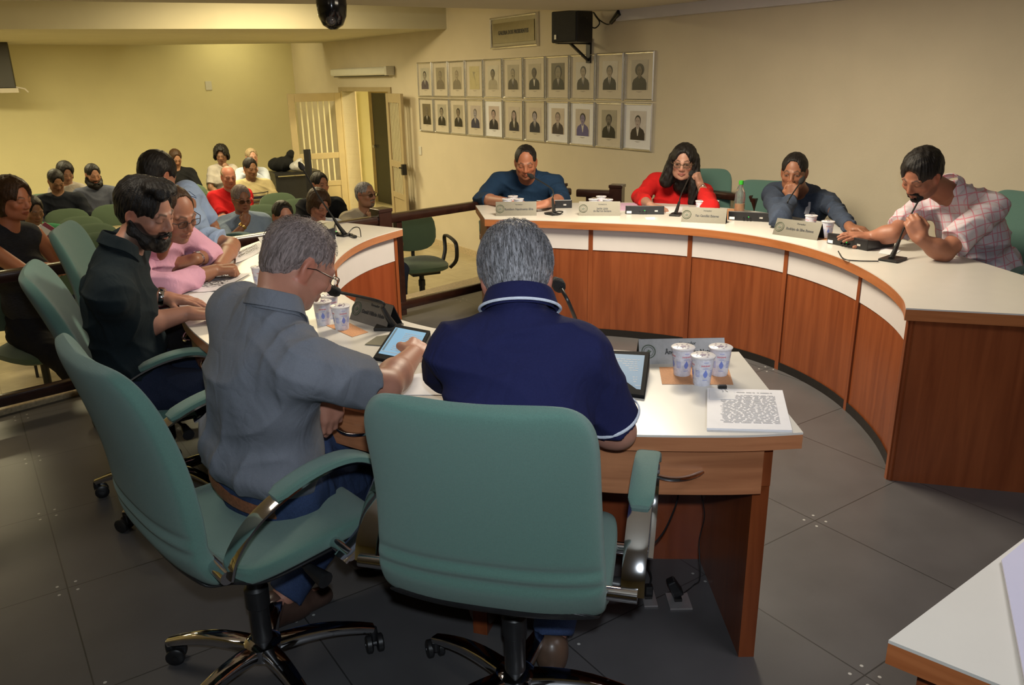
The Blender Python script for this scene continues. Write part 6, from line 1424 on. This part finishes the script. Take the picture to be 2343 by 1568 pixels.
# --- front desk: man in the dark blue shirt
m_blue = cloth('dark_blue_denim_shirt', (0.013, 0.036, 0.080), noise=0.07)
hd = atD(1203, 372, 5.98); nk = atD(1206, 404, 6.12)
P6 = person('person with short dark hair in a dark blue shirt, looking down at his hands', (.11, 6.30, .47), nk, hd, R(-92), R(17), R(0), sh=R(-92), skin=(.36, .14, .075), top='shirt', topm=m_blue, trousers=m_trou,
    hair='receding', hairm=HBLK, vox=.005, s=1.08, fat=.03, sleeve='roll', shw=.215, face=dict(eyes='down', stub=.45),
    armR=dict(w=at(1160, 462, .80), e=atD(1103, 458, 6.02), pose='half', fd=(1, -.3, .0), n=(0, -.3, 1)), armL=dict(w=at(1250, 466, .80), e=atD(1286, 458, 6.02), pose='half', fd=(-1, -.4, -.1), n=(0, -.3, 1)), seed=31, amp=0.0102, collar_=dict(r=.072, h=.036, gap=.8), handskin=(.38, .16, .10))
# --- woman in red
m_red = cloth('red_blouse', (0.50, 0.012, 0.012), noise=0.05)
hd = atD(1564, 372, 5.78); nk = atD(1558, 414, 5.97)
P7 = person('person with long black hair and glasses in a red blouse, cheek resting on her fist', (1.19, 6.05, .50), nk, hd, R(-108), R(6), R(-3), sh=R(-108), skin=(.38, .20, .14), top='blouse', topm=m_red, trousers=m_trou,
    hair='long', hairm=HBLK, vox=.0045, s=.98, fat=.04, female=True, sleeve='three', shw=.185, face=dict(eyes='open', lips=(.32, .09, .08), iris=(.015, .01, .008)),
    armL=dict(w=atD(1603, 424, 5.72), e=at(1626, 478, .80), pose='fist', fd=(-.35, .0, 1), n=(.8, -.6, 0)), armR=dict(w=at(1487, 470, .79), e=atD(1464, 452, 5.90), pose='relaxed', fd=(.6, -.4, -.1), n=(0, 0, 1)), seed=36, amp=0.0085, collar_=dict(r=.066, h=.030, gap=1.0))
glasses(P7['o'], P7['head'], P7['Rh'], hw=.024, hh=.016, m=mat('olive_frame', (.06, .04, .02), .3), rim=.0020)
bracelet(P7['o'], P7['arms']['L'][1], P7['arms']['L'][2], mat('rose_metal', (.55, .35, .30), .25, .9), r=.030, t=.78)
# --- person in the hooded top
m_hood = cloth('grey_blue_hoodie', (0.045, 0.060, 0.095), noise=0.12, nscale=120)
m_tee = cloth('charcoal_tee', (0.018, 0.020, 0.026))
hd = atD(1817, 395, 5.28); nk = atD(1832, 437, 5.46)
P8 = person('person with tied-back dark hair in a grey-blue hooded top, hand over the mouth', (1.95, 5.54, .48), nk, hd, R(-118), R(8), R(0), sh=R(-122), skin=(.26, .11, .06), top='hooded_top', topm=m_hood, trousers=m_trou,
    hair='tied', hairm=HBLK, vox=.0045, s=1.0, fat=.02, sleeve='long', shw=.19, face=dict(eyes='open', iris=(.01, .008, .006)),
    armR=dict(w=atD(1812, 455, 5.12), e=at(1786, 502, .80), pose='fist', fd=(.0, .12, 1), n=(-.35, -.9, 0)), armL=dict(w=at(1945, 520, .79), e=atD(1900, 468, 5.25), pose='relaxed', fd=(.5, -1, 0), n=(0, 0, 1)), seed=41, amp=0.0102)
def patch(Pn, name, m, pts, th=.006):
    """a flat strip of cloth laid over the chest; pts in torso coordinates"""
    bb = B(); pb = A3(Pn['o'].location); bb.tube([Vector(Pn['tp'](*p) - pb) for p in pts], 1, 8, flat=(th, .016), up=tuple(Pn['f'])); return bb.build(name, m, Pn['o'], smooth=True)
tsd = SD(); tp = P8['tp']; tsd.el(tp(0, .040, .33), (.075, .088, .135), P8['Tm']); tsd.el(tp(0, .05, .16), (.085, .085, .14), P8['Tm'], k=.04)
X, Q = tsd.mesh(.006, folds(.003, 1, 4), 1); to_obj('tee_shirt', X, Q, m_tee, P8['o'], P8['o'].location)
for q in (-1, 1): patch(P8, 'white_flap', mat('white_lining', (.55, .55, .60), .7, noise=.03, nscale=50), [(q * .075, .075, .47), (q * .085, .105, .42), (q * .082, .118, .37)], .003)
hs_ = SD(); hs_.rc(tp(-.07, -.07, .50), tp(.07, -.07, .50), .05, .05, k=.03); hs_.rc(tp(-.07, -.06, .50), tp(-.085, .04, .48), .042, .028, k=.03); hs_.rc(tp(.07, -.06, .50), tp(.085, .04, .48), .042, .028, k=.03); hs_.rc(P8['head'] - Z * .05, P8['head'] - Z * .25, .06, .06, op='s')
X, Q = hs_.mesh(.006, folds(.004, 1, 9), 1); to_obj('hood', X, Q, m_hood, P8['o'], P8['o'].location)
bb = B(); pb = A3(P8['o'].location); T_ = P8['Tm']
for r_ in (.020, .012): bb.tube([Vector(tp(-.118 + .9 * r_ * math.cos(a), .10 + .0, .36 + 1.5 * r_ * math.sin(a)) - pb) for a in [k * math.pi / 8 for k in range(16)]], .0022, 6, closed=True)
bb.build('chest_emblem', mat('emblem_grey', (.30, .28, .28), .6), P8['o'], smooth=True)

# --- man in the checked shirt
def _u(): pass
def check_mat():
    m, t, b = _new('checked_shirt'); tc = t.nodes.new('ShaderNodeTexCoord'); sp = t.nodes.new('ShaderNodeSeparateXYZ'); nz = t.nodes.new('ShaderNodeTexNoise'); nz.inputs['Scale'].default_value = 5
    mp = t.nodes.new('ShaderNodeMapping'); mp.inputs['Rotation'].default_value = (0.1, 0.25, R(25)); t.links.new(tc.outputs['Object'], mp.inputs[0]); t.links.new(mp.outputs[0], sp.inputs[0]); t.links.new(tc.outputs['Object'], nz.inputs['Vector'])
    ln = []
    for i in (0, 1, 2):
        v = mathn(t, 'MULTIPLY_ADD', nz.outputs[0], 0.03, sp.outputs[i]); f = mathn(t, 'MODULO', mathn(t, 'ADD', v, 10.0), 0.040 if i != 2 else 0.046); ln.append(mathn(t, 'LESS_THAN', f, 0.0045 if i != 1 else 0.004))
    s = mathn(t, 'MAXIMUM', mathn(t, 'MAXIMUM', ln[0], ln[2]), mathn(t, 'MULTIPLY', ln[1], 0.6)); mx = t.nodes.new('ShaderNodeMix'); mx.data_type = 'RGBA'; t.links.new(mathn(t, 'MULTIPLY', s, .75), mx.inputs['Factor'])
    mx.inputs['A'].default_value = (.56, .50, .54, 1); mx.inputs['B'].default_value = (.58, .14, .20, 1); t.links.new(mx.outputs['Result'], b.inputs['Base Color']); b.inputs['Roughness'].default_value = .8; return m
m_check = check_mat()
hd = atD(2108, 402, 4.02); nk = atD(2170, 440, 4.10)
P9 = person('person with black hair and goatee in a pink-checked white shirt, leaning over the desk', (2.62, 4.20, .48), nk, hd, R(-150), R(30), R(-4), sh=R(-160), skin=(.30, .12, .07), top='shirt', topm=m_check, trousers=m_trou,
    hair='full', hairm=HBLK, vox=.0045, s=1.06, fat=.06, sleeve='short', shw=.205, face=dict(eyes='down', beard='goatee', stub=.5, brow=(.012, .009, .008)),
    armR=dict(w=at(1990, 542, .80), e=at(2045, 535, .83), pose='spread', fd=(-1, -.1, .1), n=(.0, -.3, 1)), armL=dict(w=atD(2106, 548, 3.80), e=at(2160, 578, .79), pose='half', fd=(-.3, .4, .8), n=(-.3, -1, .2)), seed=47, amp=0.0102, collar_=dict(r=.070, h=.036, gap=.7), handskin=(.33, .14, .085))

beard_obj(P9['o'], P9['head'], P9['Rh'], 1.0, HBLK, full=False)
# ================================================================== audience on the lower level
m_green = fabric('olive_green_fabric', (0.070, 0.115, 0.065))
m_tab = wood('tablet_arm_veneer', (0.30, 0.24, 0.13), (0.40, 0.33, 0.19), .4, (8, 8, 8))
def oval(hw, hh, n=22, e=.72): return [(math.copysign(abs(math.cos(a)) ** e, math.cos(a)) * hw, math.copysign(abs(math.sin(a)) ** e, math.sin(a)) * hh) for a in [2 * math.pi * k / n for k in range(n)]]
def cushion(b, hw, hh, th, T, bow=.02):
    """oval upholstered pad; T maps (x across, y thickness, z along)"""
    o = oval(hw, hh); n = len(o); vs = []; rings = [(.86, th), (1.0, th * .45), (1.0, -th * .45), (.86, -th)]
    for f, y in rings: vs += [T @ Vector((x * f, y + bow * (x / hw) ** 2, z * f)) for x, z in o]
    vs += [T @ Vector((0, th * 1.15, 0)), T @ Vector((0, -th * 1.15, 0))]; fs = []
    for r in range(3): fs += [(r * n + k, r * n + (k + 1) % n, (r + 1) * n + (k + 1) % n, (r + 1) * n + k) for k in range(n)]
    fs += [(4 * n, (k + 1) % n, k) for k in range(n)] + [(4 * n + 1, 3 * n + k, 3 * n + (k + 1) % n) for k in range(n)]; b.add(vs, fs)
def aud_chair_proto():
    g = empty('lecture_chair', (0, 0, -5), 0, 'x', 'chair')
    b = B(); cushion(b, .225, .19, .028, Matrix.Translation((0, -.22, .70)) @ Matrix.Rotation(R(12), 4, 'X')); b.build('backrest', m_green, g, smooth=True)
    b = B(); cushion(b, .23, .21, .03, Matrix.Translation((0, .02, .44)) @ Matrix.Rotation(R(86), 4, 'X'), bow=-.01); b.build('seat', m_green, g, smooth=True)
    b = B(); b.tube([(0, -.19, .40), (0, -.245, .50), (0, -.245, .66)], .014, 8); b.build('back_support', m_blackm, g, smooth=True)
    for s in (-1, 1):
        b = B(); b.tube([(s * .21, .20, 0), (s * .21, .17, .39), (s * .21, -.18, .39), (s * .21, -.26, 0)], .011, 8); b.build('leg_frame', m_blackm, g, smooth=True)
    b = B(); b.box((0, 0, .395), (.21, .012, .010)); b.build('crossbar', m_blackm, g)
    b = B(); b.tube([(.21, -.10, .39), (.27, -.08, .52), (.27, 0, .64)], .010, 8); b.build('arm_support', m_blackm, g, smooth=True)
    b = B(); b.prism([(.16, .0), (.30, -.14), (.33, .02), (.30, .26), (.12, .26), (.10, .12)], .645, .66); b.build('writing_tablet', m_tab, g, bevel=.004)
    return g
AC = aud_chair_proto(); _af = [True]
def achair(x, y, face, label, tab=True):
    g = AC if _af[0] else copy_tree(AC); _af[0] = False
    g.location = (x, y, FL); g.rotation_euler = (0, 0, face - math.pi / 2); g['label'] = label; g['group'] = 'green chairs with writing tablets in the audience'; return g
FACE = math.atan2(-DV.y, -DV.x) - 0.12
def chair_at_top(px, py, label, face=None, top=.905):
    p = at(px, py, FL + top); f = FACE if face is None else face; d = Vector((math.cos(f), math.sin(f), 0)); q = p + d * .24; return achair(q.x, q.y, f, label)
for px, py, lab in [(430, 418, 'green chair back below the man in black, left of the red shirt'), (472, 438, 'green chair back touching the red-shirted man'), (633, 438, 'green chair back right of the striped polo, in front of the black desk'), (676, 451, 'green chair back beside the suited man'),
                    (592, 464, 'green chair back just right of the man with gold watch'), (618, 480, 'green chair back beside the peeking dark-haired woman'), (149, 474, 'rounded green chair back under the crossed jeans legs'), (180, 491, 'green chair back, second in the staggered row below the jeans legs'),
                    (208, 507, 'green chair back, third in the staggered row, left of the petrol shirt'), (228, 526, 'lowest green chair back touching the petrol shoulder'), (254, 464, 'green chair back beside the black quiff'), (101, 545, 'green chair back between the open book and the edge-on chair'),
                    (108, 570, 'lower green chair back above the hand with the pen'), (585, 541, 'green chair back right behind the far end sheets of the left desk'), (92, 440, 'shadowed green chair back behind the sleeveless woman'), (315, 455, 'green chair back between two dark-haired heads of the left desk')]:
    chair_at_top(px, py, lab)

# empty chair with black arm loops by the doorway wall
q = at(962, 606, FL + .46); f = math.atan2(-.75, .35)
g = empty('visitor_chair', (q.x, q.y + .05, FL), f - math.pi / 2, 'empty green chair with black loop armrest beyond the railing, beside the cream wall', 'chair')
b = B(); cushion(b, .225, .19, .03, Matrix.Translation((0, -.20, .74)) @ Matrix.Rotation(R(10), 4, 'X')); b.build('backrest', m_green, g, smooth=True)
b = B(); cushion(b, .24, .23, .035, Matrix.Translation((0, .03, .46)) @ Matrix.Rotation(R(87), 4, 'X'), bow=-.01); b.build('seat', m_green, g, smooth=True)
b = B(); b.tube([(0, -.16, .41), (0, -.23, .5), (0, -.225, .7)], .018, 8); b.build('back_support', m_black, g, smooth=True)
b = B(); b.box((0, .0, .40), (.14, .16, .025)); b.build('mechanism', m_black, g, bevel=.01)
for s in (-1, 1):
    b = B(); b.tube(catmull([(s * .24, -.06, .43), (s * .285, -.09, .55), (s * .29, -.11, .67), (s * .29, -.04, .70), (s * .29, .16, .675), (s * .29, .21, .62), (s * .285, .20, .50), (s * .23, .17, .43)], 4), 1, 8, flat=(.018, .010), up=(1, 0, 0)); b.build('armrest', m_black, g, smooth=True)
star_base(g, r=.29, h=.40, a0=.9, m=m_blackm)
# black desk and bag by the back wall
p = atD(664, 394, 12.2); hz_ = p.z - FL; g = empty('side_table', (p.x, p.y + .2, FL), 0.5, 'black table against the far wall carrying a bag', 'table')
b = B(); b.box((0, 0, hz_ - .02), (.34, .24, .02)); b.build('tabletop', m_black, g)
for sx in (-1, 1):
    b = B(); b.box((sx * .31, 0, hz_ / 2 - .02), (.02, .22, hz_ / 2 - .02)); b.build('side_board', m_black, g)
b = B(); b.box((0, -.2, hz_ / 2), (.29, .01, hz_ / 2 - .06)); b.build('front_board', m_black, g)
tb = g.location.copy()
sd = SD(); o_ = A3((tb.x - .16, tb.y - .08, FL + hz_)); sd.el(o_ + [0, 0, .10], (.17, .10, .10), k=.05); sd.rc(o_ + [.10, 0, .16], o_ + [.17, 0, .27], .06, .05, k=.05); sd.rc(o_ + [-.1, .0, .10], o_ + [.1, 0, .12], .08, .09, k=.04)
X, Q = sd.mesh(.012, folds(.012, 1.5, 5), 1); tag(to_obj('bag', X, Q, cloth('black_bag', (.008, .008, .008)), None, o_), 'slumped black bag on the table near the grille gate', 'bag')
sd = SD(); o_ = A3((tb.x + .10, tb.y - .14, FL + hz_)); sd.el(o_ + [0, 0, .07], (.12, .09, .07), k=.05); sd.rc(o_ + [.0, 0, .10], o_ + [.06, 0, .17], .05, .03, k=.05)
X, Q = sd.mesh(.012, folds(.012, 1.5, 9), 1); tag(to_obj('plastic_bag', X, Q, mat('grey_plastic_bag', (.35, .34, .33), .4, noise=.15, nscale=20), None, o_), 'crumpled pale plastic bag beside the black bag', 'bag')
# guitar-like dark mirror stand next to the gate
b = B(); q = atD(703, 360, 11.6); b.tube([Vector((q.x, q.y, FL + .02)), Vector((q.x - .02, q.y + .1, q.z + .1))], 1, 8, flat=(.02, .05), up=(0, 1, 0)); tag(b.build('dark_post', m_blackm, smooth=True), 'narrow dark upright panel leaning in front of the grille gate', 'panel')

def aud(label, px, py, hy, hp=R(8), tx=0, ty=0, yy=None, skin=(.30, .15, .09), top='shirt', col=(.1, .1, .1), hair='short', hm=None, L=None, Rr=None, hd_top=1.26, **k):
    """px,py: pixel of the crown of the head; the sitter's crown is hd_top above the audience floor"""
    if yy is None: c = at(px, py, FL + hd_top)
    else: c = atD(px, py, yy)
    fx = k.pop('sh', FACE); d = np.array([math.cos(fx), math.sin(fx), 0.]); r = np.array([d[1], -d[0], 0]); base = c.z - 1.26 if yy is not None else FL
    lean = k.pop('lean', .02); side = k.pop('side', 0)
    hd = A3(c) - Z * .115; hip = hd - d * (lean + .03) - r * side; hip[2] = base + .53; nk = hd - d * .04 - r * side * .2; nk[2] = hd[2] - .150
    def wp(v): return hip + r * v[0] + d * v[1] + Z * v[2]
    kw = {}
    for key, sp, q in (('armL', L, -1), ('armR', Rr, 1)):
        if sp is None: sp = dict(w=(q * .10, .30, .06), pole=(q * 1., -.2, -.8))
        if sp == 0: continue
        sp = dict(sp); sp['w'] = wp(sp['w']); pv = sp.get('pole', (q, -.2, -.8)); sp['pole'] = r * pv[0] + d * pv[1] + Z * pv[2]
        if 'fd' in sp: fv = sp['fd']; sp['fd'] = r * fv[0] + d * fv[1] + Z * fv[2]
        if 'n' in sp: fv = sp['n']; sp['n'] = r * fv[0] + d * fv[1] + Z * fv[2]
        kw[key] = sp
    kw.update(k); tm = k.get('topm') or cloth('cloth_%s' % str(col), col); kw['topm'] = tm; kw.setdefault('trousers', m_jeansd); kw.setdefault('vox', .0085); kw.setdefault('face', dict(eyes='down')); kw.setdefault('amp', .008); kw.setdefault('hscale', .98)
    return person(label, hip, nk, hd, hy, hp, k.get('hr', 0), sh=fx, skin=skin, top=top, hair=hair, hairm=hm or HBLK, floor=FL, group=None, **{q: v for q, v in kw.items() if q not in ('hr',)})
def seat_for(P, lab, face=None):
    f = FACE if face is None else face; h = P['o'].location; achair(h.x, h.y - .0, f, lab)
CHIN = dict(w=(.06, .22, .44), pole=(1, .2, -1), pose='fist', fd=(-.3, -.2, 1), n=(.2, 1, .2))
A = {}
A['black'] = aud('person in a black T-shirt with brown hair against the far wall', 399, 343, FACE + .2, R(28), col=(.008, .008, .009), hm=HBRN, skin=(.34, .17, .10), fat=.03)
A['curly'] = aud('person with curly black hair and light blouse, hand at the mouth', 504, 336, FACE - .3, R(15), col=(.42, .38, .34), female=True, hair='curly', skin=(.24, .12, .07), L=dict(w=(-.03, .20, .42), pole=(-1, .3, -1), pose='fist', fd=(.3, -.2, 1), n=(-.2, 1, .2)), s=.95, top='blouse')
A['grayw'] = aud('person with light brown-grey hair in pale blue, chin on hand, in the back row', 574, 341, FACE + .1, R(2), col=(.42, .46, .55), female=True, hair='short', hm=HLGT, sleeve='long', skin=(.42, .22, .15), Rr=dict(w=(.10, .16, .42), pole=(1, .4, -1), pose='relaxed', fd=(-.6, -.1, .6), n=(.2, 1, .2)), L=CHIN | dict(w=(.0, .2, .42), pole=(-1, .2, -1)), side=-.03)
A['dark'] = aud('person in a black shirt looking at a phone, left part of the audience', 124, 390, FACE + .25, R(32), col=(.008, .010, .016), skin=(.22, .11, .06), trousers=m_jeans, fat=.03, s=1.02)
A['behind'] = aud('person with long dark hair and black-and-white top behind the man with the phone', 146, 373, FACE + .3, R(24), col=(.30, .27, .24), female=True, hair='bob', skin=(.26, .13, .08), top='blouse', L=0)
A['beard'] = aud('person with short dark hair and long beard in a slate blue T-shirt', 209, 377, FACE + .3, R(16), col=(.085, .095, .13), skin=(.36, .18, .11), face=dict(eyes='down', beard='full'), lean=-.06, trousers=m_jeans)
beard_obj(A['beard']['o'], A['beard']['head'] - Z * .012, A['beard']['Rh'], 1.15, HBLK, vox=.006)
A['red'] = aud('bald elderly person in a bright red shirt, arms folded', 520, 381, FACE + .1, R(8), col=(.48, .012, .016), hair='bald', hm=HLGT, skin=(.42, .17, .12), L=dict(w=(.12, .2, .2), pole=(-1, .2, -.6), pose='relaxed', fd=(1, 0, .1)), Rr=dict(w=(-.12, .22, .17), pole=(1, .2, -.6), pose='relaxed', fd=(-1, 0, .1)))
A['yellow'] = aud('person in a cream polo with dark chest stripes, right of the red shirt', 571, 363, FACE + .25, R(10), col=(.52, .44, .24), skin=(.24, .12, .065), fat=.06, s=1.02, top='polo_shirt')
for zz, hh_ in ((.315, .016), (.25, .007), (.375, .005)):
    PY = A['yellow']; bb = B(); pb = A3(PY['o'].location)
    bb.tube([Vector(PY['tp'](.196 * math.cos(t), .160 * math.sin(t) + .022, zz) - pb) for t in [2 * math.pi * k / 30 for k in range(30)]], 1, 8, flat=(hh_, .004), closed=True, up=tuple(PY['up'])); bb.build('chest_stripe', mat('navy_stripe', (.012, .014, .03), .8), PY['o'], smooth=True)
A['glasses'] = aud('person with glasses in a light blue shirt and gold watch, hand over his mouth', 549, 426, FACE + .2, R(8), col=(.27, .35, .48), skin=(.28, .12, .07), hm=HSHT, Rr=CHIN | dict(w=(.02, .22, .42)), sleeve='short', vox=.007, fat=.03)
glasses(A['glasses']['o'], A['glasses']['head'], A['glasses']['Rh'], hw=.023, hh=.015, rim=.0018)
bracelet(A['glasses']['o'], A['glasses']['arms']['R'][1], A['glasses']['arms']['R'][2], mat('gold', (.75, .48, .16), .25, 1.0), r=.032, t=.88)
A['peek'] = aud('person with parted dark hair peeking over the railing, only face visible', 645, 462, FACE + .1, R(6), col=(.2, .2, .2), female=True, hair='tied', skin=(.40, .18, .12), face=dict(eyes='open', browk=1), vox=.007)
A['suit'] = aud('person in a dark suit with short dark hair, in front of the grille gate', 730, 396, FACE + .3, R(4), col=(.008, .009, .012), skin=(.40, .18, .11), sleeve='long', top='suit_jacket', face=dict(eyes='open'), vox=.007)
PS = A['suit']; ts = SD(); tpp = PS['tp']; ts.el(tpp(0, .085, .40), (.030, .04, .10), PS['Tm']); X, Q = ts.mesh(.008); to_obj('shirt_front', X, Q, cloth('suit_shirt', (.35, .35, .40)), PS['o'], PS['o'].location)
A['papers'] = aud('person with brown bob hair and glasses reading papers below the suited man', 727, 437, FACE + .3, R(30), col=(.48, .52, .62), female=True, hair='bob', hm=HBRN, skin=(.34, .15, .10), vox=.007, top='blouse', L=dict(w=(.12, .26, .22), pole=(-1, 0, -1)), Rr=dict(w=(.22, .24, .2), pole=(1, 0, -1)))
q = A3(at(772, 458, .66)); PP = A['papers']; c = PP['tp'](.26, .28, .33); b = B(); b.box((0, 0, 0), (.105, .004, .075)); tag(b.build('paper_sheaf', m_paper, loc=tuple(c), rot=(R(-25), 0, FACE - math.pi / 2)), 'white sheaf of papers held up beside the brown bob hair', 'paper')
A['gray'] = aud('person with grey hair, glasses and grey shirt, hand on chin, right of the doorway gate', 835, 417, FACE + .5, R(-4), col=(.33, .29, .22), skin=(.30, .15, .09), hair='crop', hm=HGRY, vox=.006, Rr=CHIN | dict(w=(.0, .2, .41)), s=1.02, face=dict(eyes='down', beard='goatee', beard_c=(.10, .08, .07)))
glasses(A['gray']['o'], A['gray']['head'], A['gray']['Rh'], hw=.023, hh=.014, rim=.0018)
A['green'] = aud('person in a bright green T-shirt behind the sleeveless woman, hand at the chin', 68, 450, FACE + .5, R(20), col=(.05, .24, .11), skin=(.26, .13, .07), Rr=CHIN, vox=.008)
A['corner'] = aud('dark-haired person at the left edge, mostly hidden behind the sleeveless woman', 8, 405, FACE + .3, R(15), col=(.02, .02, .03), skin=(.22, .11, .06))
# woman beyond the rail at the left
hdW = atD(30, 457, 4.85)
m_dress = mat('dark_striped_dress', (.012, .013, .020), .8, noise=.6, nscale=45, bump=.4, bscale=300, stretch=(1, 1, 6))
W_ = person('person with brown bob hair in a dark sleeveless dress, in profile at left edge', (hdW.x - .06, hdW.y + .05, .17), atD(18, 516, 4.85), hdW, R(-14), R(8), 0, sh=R(-22), skin=(.46, .17, .09), top='dress', topm=m_dress, trousers=m_trou, hair='bob', hairm=HBRN, female=True, nosleeve=True, vox=.006, hscale=1.02, floor=FL, s=1.02, fat=.03,
    armR=dict(w=atD(104, 611, 4.42), e=atD(66, 630, 4.52), pose='fist', fd=(1, 0, -.1), n=(0, -.2, 1)), armL=dict(w=atD(85, 660, 4.95), pole=(0, 0, -1), pose='relaxed'), amp=.006, seed=14)
b = B(); p = atD(92, 619, 4.34); b.tube([p, atD(122, 622, 4.34)], .004, 8); tag(b.build('pen', m_paper, smooth=True), 'white pen in the hand of the sleeveless woman at the railing', 'pen')
gW = star_base
g = empty('visitor_chair', (hdW.x - .05, hdW.y + .05, FL), R(-22) - math.pi / 2, 'black-legged chair under the sleeveless woman at the left edge', 'chair')
b = B(); cushion(b, .24, .23, .035, Matrix.Translation((0, .03, .56)) @ Matrix.Rotation(R(87), 4, 'X'), bow=-.01); b.build('seat', m_green, g, smooth=True)
b = B(); cushion(b, .22, .20, .03, Matrix.Translation((0, -.22, .86)) @ Matrix.Rotation(R(10), 4, 'X')); b.build('backrest', m_green, g, smooth=True); star_base(g, r=.30, h=.52, a0=.5, m=m_blackm)
# open booklet held up by the green-shirted person
pts = [atD(78, 548, 5.9), atD(102, 522, 5.9)]
b = B(); c = (pts[0] + pts[1]) / 2; b.box((0, 0, 0), (.065, .004, .05)); tag(b.build('open_booklet', m_paper, loc=c, rot=(R(35), R(-38), .3)), 'white booklet with magenta cover held beside the sleeveless arm', 'booklet')
b = B(); b.box((0, 0, 0), (.075, .003, .055)); o = b.build('cover', mat('magenta_cover', (.28, .05, .10), .5, noise=.05, nscale=9), bpy.data.objects['open_booklet'], loc=(.02, .008, -.02))
for key, lab in (('dark', 'green chair under the black-shirted man with the phone'), ('beard', 'green chair under the bearded man in slate blue'), ('black', 'green chair under the black T-shirt against the far wall'), ('curly', 'green chair under the curly-haired woman'), ('grayw', 'green chair under the light-haired woman of the back row'),
                 ('red', 'green chair under the man in bright red'), ('yellow', 'green chair under the striped polo'), ('glasses', 'green chair under the light blue shirt with gold watch'), ('suit', 'green chair under the man in the dark suit'), ('gray', 'green chair under the grey-shirted man on the lower level'), ('papers', 'green chair under the woman reading papers'), ('green', 'green chair under the bright green T-shirt')):
    seat_for(A[key], lab)
